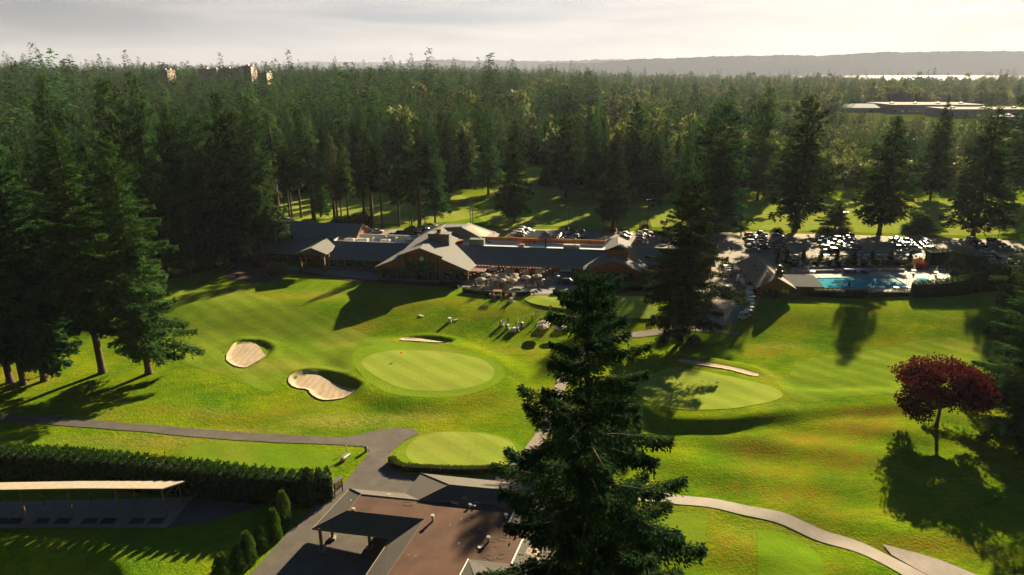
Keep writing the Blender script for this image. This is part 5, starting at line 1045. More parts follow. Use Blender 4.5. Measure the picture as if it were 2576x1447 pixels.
def car(kind):
    r = thing(kind, 'x', 'car')
    if kind == 'sedan': ST = [(-2.32,.72,.45,.74),(-2.2,.86,.30,.93),(-1.5,.90,.28,1.0),(-.6,.91,.25,.98),(.7,.91,.25,.96),(1.5,.90,.27,.88),(2.1,.84,.30,.76),(2.32,.66,.42,.62)]; GH = [(-1.75,.80,.98,.99),(-1.05,.62,.98,1.40),(.15,.63,.96,1.43),(1.0,.80,.94,.96)]
    elif kind == 'suv': ST = [(-2.32,.80,.45,1.0),(-2.2,.92,.34,1.08),(-1.3,.95,.30,1.10),(.6,.95,.30,1.08),(1.4,.94,.32,1.04),(2.1,.88,.36,.95),(2.33,.72,.45,.75)]; GH = [(-2.22,.84,1.08,1.10),(-1.95,.70,1.08,1.66),(.2,.72,1.08,1.70),(1.1,.84,1.06,1.08)]
    else: ST = [(-2.85,.90,.55,1.08),(-2.7,.97,.48,1.12),(-.95,.98,.45,1.12),(.6,.98,.42,1.13),(1.7,.97,.45,1.12),(2.5,.93,.48,1.04),(2.8,.80,.55,.85)]; GH = [(-1.0,.86,1.10,1.12),(-.85,.74,1.10,1.82),(.5,.74,1.10,1.84),(1.35,.86,1.10,1.12)]
    mb = MB(); n = len(ST); vs = []
    for x, w, z0, z1 in ST:
        zm = z0+(z1-z0)*.62; vs += [(x,-w*.92,z0),(x,-w,z0+.12),(x,-w,zm),(x,-w*.9,z1),(x,w*.9,z1),(x,w,zm),(x,w,z0+.12),(x,w*.92,z0)]
    fs = []
    for i in range(n-1):
        for k in range(8): a, b = i*8+k, i*8+(k+1) % 8; fs.append((a, b, b+8, a+8))
    fs += [tuple(reversed(range(8))), tuple(range((n-1)*8, n*8))]
    mb.add(vs, fs)
    (xa,wa,za,ta),(xb,wb,zb,tb_),(xc,wc,zc,tc_),(xd,wd,zd,td) = GH
    mb.add([(xb-.02,-wb,tb_),(xc+.02,-wc,tc_),(xc+.02,wc,tc_),(xb-.02,wb,tb_),(xb+.1,-wb*.85,tb_+.06),(xc-.1,-wc*.85,tc_+.06),(xc-.1,wc*.85,tc_+.06),(xb+.1,wb*.85,tb_+.06)], [(4,5,6,7),(0,1,5,4),(1,2,6,5),(2,3,7,6),(3,0,4,7)])
    for s in (-1, 1):   # pillars
        for (x0,w0,z0),(x1,w1,z1) in (((xa,wa,ta),(xb,wb,tb_)),((xd,wd,td),(xc,wc,tc_)),(((xa+xd)/2-.1,(wa+wd)/2,zb),((xb+xc)/2,(wb+wc)/2,tb_))): mb.tube((x0,s*w0,z0-.02),(x1,s*w1,z1),.045,n=4)
    if kind == 'pickup': mb.box(-2.75,-1.05,-.93,-.84,1.1,1.22); mb.box(-2.75,-1.05,.84,.93,1.1,1.22); mb.box(-2.84,-2.72,-.93,.93,1.1,1.22)
    mb.build('body', PAINT['white'], r, smooth=False)
    if kind == 'pickup': b2 = MB(); b2.box(-2.7,-1.05,-.82,.82,1.125,1.135); b2.build('load_bed', M('bed_liner', (.03,.03,.03), .8), r)
    g = MB(); e = .012
    g.add([(xa,-wa,za),(xd,-wd,zd),(xd,wd,zd),(xa,wa,za),(xb,-wb,tb_-e),(xc,-wc,tc_-e),(xc,wc,tc_-e),(xb,wb,tb_-e)], [(0,1,5,4),(1,2,6,5),(2,3,7,6),(3,0,4,7)]); g.build('windows', m_cglass, r)
    wb2 = ST[-1][0]*.63
    for x in (-wb2, wb2):
        for s in (-1, 1):
            m = MB(); y = s*(ST[3][1]-.12); m.tube((x,y-.11,.33),(x,y+.11,.33),.33,n=12); m.tube((x,y-.115,.33),(x,y+.115,.33),.19,n=8,m=1); m.build('wheel', [m_tyre, m_rim], r)
    for s in (-1, 1):
        m = MB(); x, w, z0, z1 = ST[-2]; m.add([(x+.03,s*(w-.05),z1-.20),(x+.21,s*(w-.28),z1-.24),(x+.21,s*(w-.28),z1-.12),(x+.03,s*(w-.05),z1-.06)], [(0,1,2,3)]); m.build('headlight', m_lamp, r)
    return r
CARS = {k: car(k) for k in ('sedan','suv','pickup')}
rc = random.Random(11)
def put_car(kind, colr, p, ang, label, group, flip=None):
    if flip is None: flip = rc.random() < .3
    return dup(CARS[kind], (p[0], p[1], p[2]+.095), ang+(math.pi if flip else 0)+rc.uniform(-.03,.03), rc.uniform(.96,1.04), label, group, {'paint_white': PAINT[colr]} if colr != 'white' else None)
ORD = ['first','second','third','fourth','fifth','sixth','seventh','eighth','ninth','tenth']
def car_col(zf, a, b, n, desc, spec=None, step=None):
    A = G(*zf(*a)); Bp = G(*zf(*b)); d = Bp-A; ang = math.atan2(d[1], d[0])+math.pi/2
    for k in range(n):
        p = A+d*(k/(max(1, n-1))); sp = spec[k] if spec and k < len(spec) else rc.choice([('sedan','black'),('suv','grey'),('suv','silver'),('sedan','white'),('suv','black'),('sedan','silver'),('pickup','grey'),('sedan','dark blue'),('suv','white'),('suv','dark red')])
        kind, c = sp; put_car(kind, c, p, ang, '%s %s, %s from the far end of %s' % (c, {'suv':'SUV','sedan':'saloon','pickup':'pickup'}[kind], ORD[k], desc), 'cars parked in '+desc)
s_, u_, p_ = 'sedan', 'suv', 'pickup'
car_col(z8, (1165,290), (1215,455), 7, 'the first column behind the barn', [(u_,'bright red'),(s_,'dark red'),(s_,'dark blue'),(u_,'silver'),(s_,'white'),(u_,'black'),(s_,'light blue')])
car_col(z8, (1270,270), (1320,430), 6, 'the second column behind the barn', [(p_,'black'),(s_,'silver'),(s_,'dark red'),(s_,'black'),(s_,'silver'),(s_,'grey')])
car_col(z8, (1480,300), (1515,480), 7, 'the column right of the barn roof', [(u_,'dark red'),(s_,'silver'),(s_,'light blue'),(u_,'black'),(s_,'grey'),(s_,'dark red'),(u_,'black')])
car_col(z8, (1990,300), (2085,468), 7, 'the column below the light shrub', [(s_,'grey'),(s_,'black'),(s_,'silver'),(s_,'grey'),(u_,'white'),(u_,'grey'),(u_,'dark green')])
car_col(z8, (2110,300), (2190,420), 5, 'the column touching the lamp post', [(s_,'silver'),(u_,'silver'),(s_,'black'),(s_,'grey'),(s_,'white')])
car_col(z9, (270,290), (375,478), 8, 'the column above the blue cover', [(u_,'dark blue'),(s_,'dark blue'),(s_,'dark red'),(s_,'black'),(s_,'silver'),(u_,'white'),(u_,'grey'),(u_,'silver')])
car_col(z9, (820,325), (925,470), 6, 'the column left of the maple', [(s_,'white'),(s_,'silver'),(s_,'white'),(u_,'black'),(u_,'silver'),(s_,'white')])
car_col(z9, (935,345), (1045,440), 4, 'the short column behind the crimson maple', [(s_,'silver'),(s_,'white'),(u_,'silver'),(u_,'white')])
car_col(z9, (1130,330), (1260,455), 6, 'the column above the clipped hedge', [(u_,'grey'),(s_,'silver'),(s_,'black'),(s_,'silver'),(s_,'grey'),(u_,'grey')])
car_col(z9, (1730,340), (1890,475), 5, 'the column below the spreading fir', [(u_,'white'),(s_,'dark blue'),(s_,'black'),(u_,'grey'),(s_,'white')])
car_col(z9, (1960,350), (2120,440), 4, 'the rightmost column under branches', [(u_,'black'),(s_,'silver'),(u_,'grey'),(s_,'silver')])
for kind, c, p, lab in ((u_,'white',z9(1880,560),'white SUV half hidden behind the high hedge end'),(u_,'black',z9(1960,545),'black SUV by the hedge end beside a white one'),
     (u_,'white',z8(690,300),'white SUV at the far end of the short row by the fir and the driveway'),(p_,'silver',z8(705,330),'silver pickup in the short row between the fir and the driveway'),(u_,'grey',z8(690,360),'grey SUV in the short row between the fir and the driveway'),(u_,'dark blue',z8(690,440),'dark blue van-like SUV next to the round planted island'),
     (p_,'white',z5(250,318),'white pickup parked alone above the right shoulder of the clock gable roof'),(u_,'black',z5(1625,330),'dark SUV parked alone at the far edge of the lot'),(s_,'white',z4(1300,335),'white saloon car parked behind the right end of the left roof ridge'),
     (u_,'black',z4(1545,360),'black SUV at the left of the small car group behind the white roof'),(s_,'bright red',z4(1630,318),'red saloon car in the small car group behind the white roof'),(s_,'silver',z4(1655,303),'silver saloon car behind the red one behind the white roof'),(s_,'black',z4(1660,373),'black saloon car nearest in the small group behind the white roof'),
     (u_,'grey',z4(1735,350),'grey SUV left of the little spruce behind the white roof'),(u_,'white',z4(1760,308),'white SUV behind the little spruce'),(u_,'black',z4(1840,330),'black SUV right of the little spruce'),(u_,'white',z4(1860,285),'white SUV at the road behind the chimney'),
     (s_,'bright red',z4(215,222),'red saloon car above the left end of the left roof ridge'),(s_,'white',z4(300,218),'white car second from the left above the left roof ridge'),(s_,'silver',z4(350,216),'silver car third from the left above the left roof ridge'),(s_,'white',z4(400,220),'white car fourth from the left above the left roof ridge'),
     (u_,'silver',z4(160,275),'silver SUV behind the clubhouse corner fir'),(s_,'white',z4(85,395),'white saloon car glimpsed in the left wood'),(s_,'white',(528,603),'pale saloon car glimpsed farther left in the left wood')):
    put_car(kind, c, G(*p), B_A+rc.uniform(-.15,.15), lab, 'cars parked singly round the clubhouse')
car_col(z5, (735,318), (690,400), 4, 'the row beside the lawn island', [(p_,'silver'),(p_,'white'),(p_,'white'),(u_,'black')])
car_col(z5, (785,335), (745,375), 2, 'the second row by the island', [(p_,'white'),(u_,'silver')])
car_col(z5, (1185,325), (1070,425), 6, 'the middle row, left side', [(p_,'black'),(u_,'white'),(s_,'light blue'),(u_,'grey'),(u_,'silver'),(p_,'silver')])
car_col(z5, (1330,348), (1265,430), 5, 'the middle double row, right side', [(p_,'grey'),(s_,'light blue'),(s_,'silver'),(u_,'black'),(u_,'white')])
car_col(z5, (1785,360), (1770,392), 2, 'the pair left of the cupola', [(s_,'white'),(s_,'silver')])
car_col(z5, (1985,352), (1930,450), 5, 'the row behind the cupola', [(p_,'white'),(s_,'silver'),(u_,'black'),(u_,'white'),(s_,'silver')])
put_car(u_, 'dark blue', np.array([*BL(42.5, 3.2), 0.02]), B_A, 'black car displayed on the terrace under a banner left of the pavilion end', 'cars parked singly round the clubhouse')
for r in CARS.values(): drop(r)
# golf carts
m_cream = M('cart_cream', (.60,.53,.42), .45); m_roofw = M('cart_roof', (.68,.64,.57), .5); m_seat = M('cart_seat', (.30,.25,.19), .8)
def cart():
    r = thing('golf_cart', 'x', 'golf cart'); mb = MB()
    vs = []
    for x, w, z0, z1 in ((-1.15,.50,.35,.72),(-.9,.58,.28,.80),(-.1,.60,.25,.62),(.35,.60,.25,.36),(.75,.58,.26,.70),(1.1,.46,.33,.55)): vs += [(x,-w,z0),(x,-w*.93,z1),(x,w*.93,z1),(x,w,z0)]
    fs = []
    for i in range(5):
        for k in range(4): a, b = i*4+k, i*4+(k+1) % 4; fs.append((a, b, b+4, a+4))
    fs += [(3,2,1,0),(20,21,22,23)]; mb.add(vs, fs); mb.build('body', m_cream, r)
    mb = MB(); mb.slab([(-1.05,-.56,1.86),(.75,-.56,1.82),(.75,.56,1.82),(-1.05,.56,1.86)], .07); mb.slab([(-.9,-.45,1.90),(.6,-.45,1.87),(.6,.45,1.87),(-.9,.45,1.90)], .04); mb.build('roof', m_roofw, r)
    mb = MB()
    for x, x2 in ((-.98,-.95),(.62,.85)):
        for s in (-1, 1): mb.tube((x2,s*.52,.6),(x,s*.50,1.8),.022,n=5)
    mb.build('roof_posts', m_dark, r)
    mb = MB(); mb.box(-.55,-.05,-.5,.5,.62,.74); mb.box(-.68,-.56,-.5,.5,.74,1.1); mb.build('seat', m_seat, r)
    mb = MB(); mb.slab([(.84,-.48,1.0),(.66,-.48,1.76),(.66,.48,1.76),(.84,.48,1.0)], .012); mb.build('windscreen', M('cart_windscreen', (.55,.6,.62), .08, spec=.8), r)
    mb = MB(); mb.box(-1.32,-.95,-.4,.4,.62,1.0); mb.tube((-1.2,-.2,1.0),(-1.1,-.2,1.3),.1,n=6); mb.tube((-1.2,.2,1.0),(-1.1,.2,1.28),.1,n=6); mb.build('bag_rack', m_dark, r)
    for x in (-.75, .78):
        for s in (-1, 1): m = MB(); m.tube((x,s*.5-.09,.22),(x,s*.5+.09,.22),.22,n=10); m.tube((x,s*.5-.095,.22),(x,s*.5+.095,.22),.11,n=6,m=1); m.build('wheel', [m_tyre, m_rim], r)
    return r
CART = cart()
def roofG(zf, x, y): g = Gz(*zf(x, y), T0(*Gz(*zf(x, y), 0)[:2])+1.9); return np.array([g[0], g[1], float(T(g[0], g[1]))])
q = [(1045,715),(1045,735),(1090,757),(1105,775),(1120,796),(1160,860),(1170,881),(1147,915),(1148,937),(1175,973),(1160,1005),(1165,1035),(1160,1068),(1132,1098),(1080,1125)]
for k, (x, y) in enumerate(q):
    dup(CART, roofG(z8, x, y)+[0, 0, .09], R(188+rc.uniform(-4,4)), 1, 'white-roofed golf cart, %s in the line along the barn, counted from the back' % (['first','second','third','fourth','fifth','sixth','seventh','eighth','ninth','tenth','eleventh','twelfth','thirteenth','fourteenth','last'][k]), 'golf carts lined up beside the cart barn')
for x, y, a, lab in ((745,850,-75,'golf cart driving down the asphalt close to the fir branches'),(914,855,-92,'golf cart driving alone in the middle of the asphalt'),(760,1120,-70,'golf cart partly behind the low branches of the driveway fir')):
    if y < 1000: dup(CART, roofG(z8, x, y)+[0, 0, .09], R(a), 1, lab, 'golf carts on the driveway')
for k, (x, y) in enumerate(((900,640),(905,668))):
    dup(CART, roofG(z8, x, y)+[0, 0, .09], R(180), 1, ['dark shaded golf cart behind the other one at the barn corner','dark shaded golf cart in front of the pair at the barn corner'][k], 'golf carts by the barn corner')
bk = [(z8, x) for x in (1590,1690,1905,2035,2150,2262)]+[(z9, x) for x in (390,500,642,720,866,985,1095)]
wd = ['closest to the cart barn','second from the cart barn','third from the cart barn','fourth from the cart barn','fifth from the cart barn','sixth from the cart barn','seventh from the cart barn','eighth from the cart barn','sixth from the high hedge','fifth from the high hedge','third from the high hedge','second from the high hedge','right beside the high clipped hedge']
for k, (zf, x) in enumerate(bk):
    dup(CART, roofG(zf, x, 490)+[0, 0, .09], R(180+rc.uniform(-8,8)), 1, 'white-roofed golf cart parked behind the pool hedge, '+wd[k], 'golf carts parked behind the pool hedge')
dup(CART, np.array([*BL(66.5,4.5), 0.05]), R(60), 1, 'golf cart parked at the right corner of the pavilion end', 'golf carts on the driveway')
drop(CART)
# ------------------------------------------------------------------ umbrellas, tables, patio things
m_canvas = M('tan_canvas', (.66,.55,.42), .85, .08, 2, trans=.45); m_wcanvas = M('white_canvas', (.72,.66,.58), .85, .06, 2, trans=.45); m_rcanvas = M('red_canvas', (.65,.02,.03), .8, trans=.45)
def umbrella(mat, rad=1.5, h=2.55, n=8):
    r = thing('patio_umbrella', 'x', 'umbrella'); mb = MB(); vs = [(0,0,h+.25)]
    for j, (f, dz) in enumerate(((.5,.02),(1.,-.30),(1.0,-.48))):
        for k in range(n*2):
            t = math.pi*k/n; rr = rad*f*(1 if k % 2 == 0 else .95); sag = 0 if k % 2 == 0 else -.05*f; vs.append((rr*math.cos(t), rr*math.sin(t), h+dz+sag))
    m = n*2; fs = [(0, 1+k, 1+(k+1) % m) for k in range(m)]
    for j in range(2):
        for k in range(m): a, b = 1+j*m+k, 1+j*m+(k+1) % m; fs.append((a, a+m, b+m, b))
    mb.add(vs, fs); mb.lathe([(.05,0),(.07,.06),(.02,.14)], (0,0,h+.24), 6); mb.build('canopy', mat, r)
    mb = MB(); mb.tube((0,0,0),(0,0,h+.2),.035,n=6); mb.build('pole', m_timber, r)
    mb = MB()
    for k in range(n): t = 2*math.pi*k/n; mb.tube((0,0,h+.16),(rad*.97*math.cos(t),rad*.97*math.sin(t),h-.33),.014,n=3)
    mb.build('ribs', m_timber, r); mb = MB(); mb.lathe([(.28,0),(.28,.08),(.1,.14)], (0,0,.0), 10); mb.build('base', m_dark, r); return r
UM = umbrella(m_canvas); LB = ['back-left, nearest the pink awning','second in the back row','third in the back row','left of the middle row','middle of the middle row','right of the middle row','front-left corner','second from the left in the front row','third from the left in the front row','fourth from the left in the front row','right of the dense group, fifth column','standing apart at the right end of the group']
for k, (x, y) in enumerate(((385,180),(650,176),(848,182),(535,208),(698,226),(865,232),(303,250),(485,262),(645,268),(828,270),(1050,218),(1235,197))):
    g = Gz(*z7(x, y+8), 2.6); dup(UM, (g[0], g[1], .1), rc.uniform(0,.8), 1, 'tan patio umbrella on the terrace, '+LB[k], 'tan umbrellas over the terrace tables')
UW = umbrella(m_wcanvas, 1.7, 2.5)
for x, y, t, lab in ((1350,893,1070,'white umbrella over the red booth on the lawn, the farther of its two'),(1605,965,1110,'white umbrella at the left of the flower-decked booth beside the foreground fir'),(1812,978,1110,'white umbrella over the drinks table right behind the foreground fir')):
    g0_ = G(*z7(x, y)); g = Gz(*z7(x, y+10), g0_[2]+2.5); dup(UW, (g[0], g[1], float(T(g[0], g[1]))), .3, 1, lab, 'white umbrellas on the lawn')
g0_ = G(*z7(1320,985)); g = Gz(*z7(1320,990), g0_[2]+2.4); dup(UM, (g[0], g[1], float(T(g[0], g[1]))), .2, 1.05, 'grey-tan umbrella directly above the red booth on the lawn', 'tan umbrellas over the terrace tables')
UR = umbrella(m_rcanvas, 1.75, 2.4); g = Gz(*z8(1730,812), 2.5); UR.location = (g[0], g[1], .12); UR['label'] = 'bright red open umbrella at the corner of the pool beside the cart barn'
drop(UM); drop(UW)
def closed_umb():
    r = thing('closed_umbrella', 'x', 'umbrella'); mb = MB(); mb.lathe([(.28,1.0),(.34,1.15),(.24,1.7),(.12,2.4),(.04,2.75)], n=8); mb.build('canopy', m_canvas, r); mb = MB(); mb.tube((0,0,0),(0,0,2.8),.035,n=6); mb.build('pole', m_timber, r); return r
def rtable():
    r = thing('round_table', 'x', 'table'); mb = MB(); mb.lathe([(.62,.70),(.66,.72),(.66,.75),(.6,.76)], n=16); mb.build('tabletop', m_white, r); mb = MB(); mb.tube((0,0,0),(0,0,.7),.05,n=6); mb.lathe([(.3,0),(.3,.03)], n=10); mb.build('leg', m_dark, r); return r
CU, RT = closed_umb(), rtable()
spots = [(z8,1735,640,'first from the cart barn'),(z8,1852,640,'second from the cart barn'),(z8,2112,640,'fourth from the cart barn'),(z8,2225,640,'fifth from the cart barn'),(z9,395,636,'just left of the pennants'),(z9,515,632,'under the pennants'),(z9,640,630,'right of the blue pool cover'),(z9,1035,700,'in front of the crimson maple'),(z9,1293,722,'behind the paddling pool')]
for zf, x, y, w in spots:
    g = G(*zf(x, y)); dup(RT, g+[0,0,.14], 0, 1, 'white round poolside table, '+w, 'white tables round the pool'); dup(CU, g+[0,0,.14], 0, 1, 'closed tan umbrella rising through the poolside table, '+w, 'closed umbrellas round the pool')
for zf, x, y, w in ((z8,1968,638,'the one without an umbrella, third from the cart barn'),(z9,830,905,'left of the pair at the near right end of the pool'),(z9,970,900,'right of the pair at the near right end of the pool'),(z9,555,908,'behind the near hedge left of the pair'),(z9,1325,752,'beside the paddling pool at its right')):
    dup(RT, G(*zf(x, y))+[0,0,.14], 0, 1.15, 'white round poolside table, '+w, 'white tables round the pool')
for x, y, w in ((282,892,'left'),(556,892,'middle')):
    g = G(*z9(x, y)); c = dup(CU, g+[0,0,.1], 0, 1, 'closed maroon umbrella against the pool water, '+('nearer the cart barn' if w == 'left' else 'nearer the right end of the pool'), 'maroon closed umbrellas in front of the pool', {'tan_canvas': M('maroon_canvas_'+w, (.12,.05,.05), .9)})
dup(CU, G(*z8(2298,888))+[0,0,.1], 0, 1, 'closed dark umbrella leftmost before the pool water', 'maroon closed umbrellas in front of the pool', {'tan_canvas': bpy.data.materials['maroon_canvas_left']})
drop(CU); drop(RT)
# draped high tables
m_cloth = M('white_tablecloth', (.78,.76,.76), .8)
def draped(name, label, p, rx, ry, h, rz=0, mat=None, group='white draped tables on the lawn'):
    mb = MB(); n = 32; vs = []
    for f, z in ((1.0,h),(1.03,h-.06),(.94,h*.6),(1.10,h*.25),(1.25,.02)):
        for k in range(n):
            t = 2*math.pi*k/n; w = 1+(.07*math.sin(t*7) if z < h*.7 else 0); sq = max(abs(math.cos(t)), abs(math.sin(t)))**(-.35 if rx != ry else 0); vs.append((rx*f*w*math.cos(t)*sq, ry*f*w*math.sin(t)*sq, z))
    fs = [tuple(range(n))]
    for j in range(4):
        for k in range(n): a, b = j*n+k, j*n+(k+1) % n; fs.append((a, a+n, b+n, b))
    t_ = thing(name, label, 'table', p, rz, group); mb.add(vs, fs); mb.build('tablecloth', mat or m_cloth, t_, smooth=False)
    mb = MB(); mb.lathe([(rx*.9,h+.0),(rx*.9,h+.015)], n=16) if rx == ry else mb.box(-rx*.8,rx*.8,-ry*.8,ry*.8,h,h+.015); mb.build('tabletop', m_white, t_)
    return t_
for zf, x, y, rx, ry, h, lab in ((z7,655,1040,.42,.42,1.1,'white draped high table carrying a blue box, leftmost of the lawn group'),(z7,745,1098,.42,.42,1.1,'white draped high table between two guests, second of the lawn group'),(z7,985,1062,.42,.42,1.1,'white draped high table right of the lawn group'),(z7,870,1140,.95,.45,1.0,'long white draped table in front of the lawn group'),
      (z7,805,655,.55,.45,1.1,'white draped table below the terrace hedge with guests round it'),(z4,2028,1240,.42,.42,1.1,'lone white draped high table beside a wooden board on the lawn'),(z7,1665,345,.6,.4,.8,'pale blue draped table at the right of the terrace'),(z7,1430,285,.5,.4,1.0,'white draped table by the terrace wall')):
    draped('draped_table', lab, G(*zf(x, y))+([0,0,.08] if y < 400 and zf is z7 else [0,0,0]), rx, ry, h, .2)
g = G(*z7(675,1040)); tb_ = MB(); tb_.box(-.22,.22,-.2,.2,0,.22); tb_.box(-.19,.19,-.24,.24,.22,.30); o = tb_.build('cool_box', M('blue_plastic', (.04,.12,.35), .4)); o.location = (g[0]-.1, g[1], g[2]+1.12); tag(o, 'blue cool box on the leftmost white table of the lawn group', 'cool box')
def stall(label, p, w, d, h, mat, extra, rz=0):
    t_ = thing('market_booth', label, 'booth', p, rz); mb = MB(); mb.box(-w,w,-d,d,.0,h); mb.slab([(-w-.06,-d-.06,h+.05),(w+.06,-d-.06,h+.05),(w+.06,d+.06,h+.05),(-w-.06,d+.06,h+.05)], .05); mb.build('counter', mat, t_)
    mb = MB(); q = random.Random(3)
    for k in range(16): x, y = q.uniform(-w,w)*.9, q.uniform(-d,d)*.8; mb.lathe([(.06,0),(.06,.14),(.025,.2),(.025,.28)], (x,y,h+.05), 6)
    mb.build('bottles', extra, t_); return t_
stall('red draped drinks booth under two umbrellas on the lawn', G(*z7(1335,1118))+[0,.8,0], 1.25, .7, .95, M('red_cloth', (.42,.01,.03), .8), m_dark, .1)
stall('dark booth decked with orange flowers beside the foreground fir', G(*z7(1650,1145))+[0,.8,0], 1.6, .7, .9, M('dark_red_cloth', (.06,.02,.02), .9), M('orange_flowers', (.5,.16,.03), .8), .1)
# small pergola bar with two barrels
b = G(*z7(580,600)); pg = thing('pergola_bar', 'small timber pergola bar with slatted roof below the terrace hedge', 'bar', b, B_A)
m_tim2 = M('honey_timber', (.42,.24,.09), .8, .2, 3)
for s in (-1, 1):
    for v in (-.45, .45): mb = MB(); mb.box(s*.95-.06,s*.95+.06,v-.06,v+.06,0,2.15); mb.build('post', m_tim2, pg)
mb = MB(); mb.box(-1.1,1.1,-.5,-.42,2.15,2.27); mb.box(-1.1,1.1,.42,.5,2.15,2.27)
for k in range(9): x = -1.05+k*.262; mb.box(x-.04,x+.04,-.75,.75,2.27,2.37)
mb.build('slatted_roof', m_tim2, pg); mb = MB(); mb.box(-.88,.88,-.3,.2,0,1.0); mb.box(-.95,.95,-.36,.26,1.0,1.05); mb.build('counter', m_dark, pg)
for x, y, lab in ((455,572,'wooden barrel left of the pergola bar'),(718,590,'wooden barrel right of the pergola bar')):
    g = G(*z7(x, y)); t_ = thing('wooden_barrel', lab, 'barrel', g, 0, 'barrels beside the pergola bar'); mb = MB(); mb.lathe([(.30,0),(.38,.3),(.40,.5),(.38,.7),(.30,1.0)], n=14); mb.build('staves', M('barrel_oak', (.30,.13,.05), .7, .2, 6) if 'barrel_oak' not in bpy.data.materials else bpy.data.materials['barrel_oak'], t_)
    mb = MB(); [mb.lathe([(r+.012,z),(r+.012,z+.05)], n=14) for r, z in ((.345,.15),(.392,.35),(.392,.6),(.345,.82))]; mb.build('hoops', m_dark, t_)
for x, y, lab in ((215,400,'left end post of the terrace front'),(400,393,'second terrace post from the left'),(537,400,'third terrace post from the left'),(687,405,'fourth terrace post from the left'),(1310,415,'post beside the path gap right of the umbrellas')):
    g = G(*z7(x, y)); t_ = thing('stone_pillar', 'pale stone pillar with a cap, '+lab, 'pillar', g, B_A, 'stone pillars along the terrace edge'); mb = MB(); mb.box(-.24,.24,-.24,.24,-.1,1.9); mb.build('shaft', m_stone, t_); mb = MB(); mb.box(-.3,.3,-.3,.3,1.9,2.0); mb.box(-.2,.2,-.2,.2,2.0,2.08); mb.build('cap', m_conc, t_)
for x, y, lab in ((1312,412,'left'),(1553,352,'right')):
    g = G(*z7(x, y)); t_ = thing('patio_heater', 'metal patio heater with a white dish top, the %s of two' % lab, 'heater', g+[.4,0,.05], 0, 'patio heaters on the terrace'); mb = MB(); mb.lathe([(.25,0),(.25,.7),(.05,.75),(.05,2.1),(.12,2.12),(.12,2.3)], n=10); mb.build('stand', m_grey, t_); mb = MB(); mb.lathe([(.5,2.3),(.45,2.36),(.1,2.45)], n=14); mb.build('dish', m_white, t_)
m_iron = m_dark
RTB = thing('terrace_table', 'x', 'table'); mb = MB(); mb.lathe([(.55,.72),(.55,.75)], n=12); mb.build('tabletop', m_dark, RTB); mb = MB(); mb.tube((0,0,0),(0,0,.72),.04,n=6); mb.build('leg', m_dark, RTB)
mb = MB()
for k in range(4):
    a = k*math.pi/2+.6; x, y = .85*math.cos(a), .85*math.sin(a); mb.box(x-.2,x+.2,y-.2,y+.2,.42,.46); mb.box(x-.2+.18*math.cos(a),x+.2+.18*math.cos(a),y-.03+.2*math.sin(a),y+.03+.2*math.sin(a),.46,.88)
CHR = thing('terrace_chair', 'x', 'chair'); mb = MB(); mb.box(-.2,.2,-.2,.2,.42,.46); mb.build('seat', m_dark, CHR); mb = MB(); mb.box(-.2,.2,.18,.22,.46,.9); mb.build('backrest', m_dark, CHR)
mb = MB(); [mb.tube((a*.18,b_*.18,0),(a*.18,b_*.18,.42),.02,n=4) for a in (-1,1) for b_ in (-1,1)]; mb.build('legs', m_dark, CHR)
TP = [(300,350),(430,345),(600,350),(740,345),(840,350),(560,290),(720,300),(400,250),(560,235),(760,240),(1050,300),(1150,300),(960,240),(1240,260)]
for k, (x, y) in enumerate(TP):
    g = Gz(*z7(x, y+20), .12); dup(RTB, (g[0], g[1], .1), 0, 1, 'dark round terrace table %s' % (['by the left end pillar','left of the second pillar','between the third and fourth pillars','just behind the fourth pillar','with a pale plate, right of the fourth pillar','in the second row behind the third pillar','in the second row behind the fourth pillar','in the third row near the pink awning','in the third row centre','in the third row right of centre','under the umbrella right of the dense group','between the dense group and the man in teal','in the back row by the wall','under the umbrella standing apart'][k]), 'dark tables on the umbrella terrace')
    for j in range(2):
        a = j*math.pi+k; dup(CHR, (g[0]+.85*math.cos(a), g[1]+.85*math.sin(a), .1), a-math.pi/2, 1, 'dark metal chair at a terrace table under the tan umbrellas', 'dark chairs on the umbrella terrace')
drop(RTB); drop(CHR)
# row of white folding chairs
FC = thing('folding_chair', 'x', 'chair'); mb = MB(); mb.box(-.22,.22,-.22,.2,.43,.46); mb.build('seat', m_white, FC); mb = MB(); mb.box(-.22,.22,.2,.24,.62,.88); mb.build('backrest', m_white, FC); mb = MB()
for s in (-1,1): mb.tube((s*.22,-.22,0),(s*.22,.24,.9),.018,n=4); mb.tube((s*.22,.24,0),(s*.22,-.15,.45),.018,n=4)
mb.build('frame', m_white, FC)
for k in range(10):
    x = 1545+k*23.3; g = G(*z5(x, 922)); dup(FC, g, math.pi+B_A, 1, 'white folding chair, %s' % (['leftmost of the row, by the fir tip','second from the left in the row','third from the left in the row','fourth from the left in the row','fifth from the left in the row','fifth from the right in the row','fourth from the right in the row','third from the right in the row','second from the right in the row','rightmost of the row before the long hedge'][k]), 'white folding chairs facing the practice green')
drop(FC)
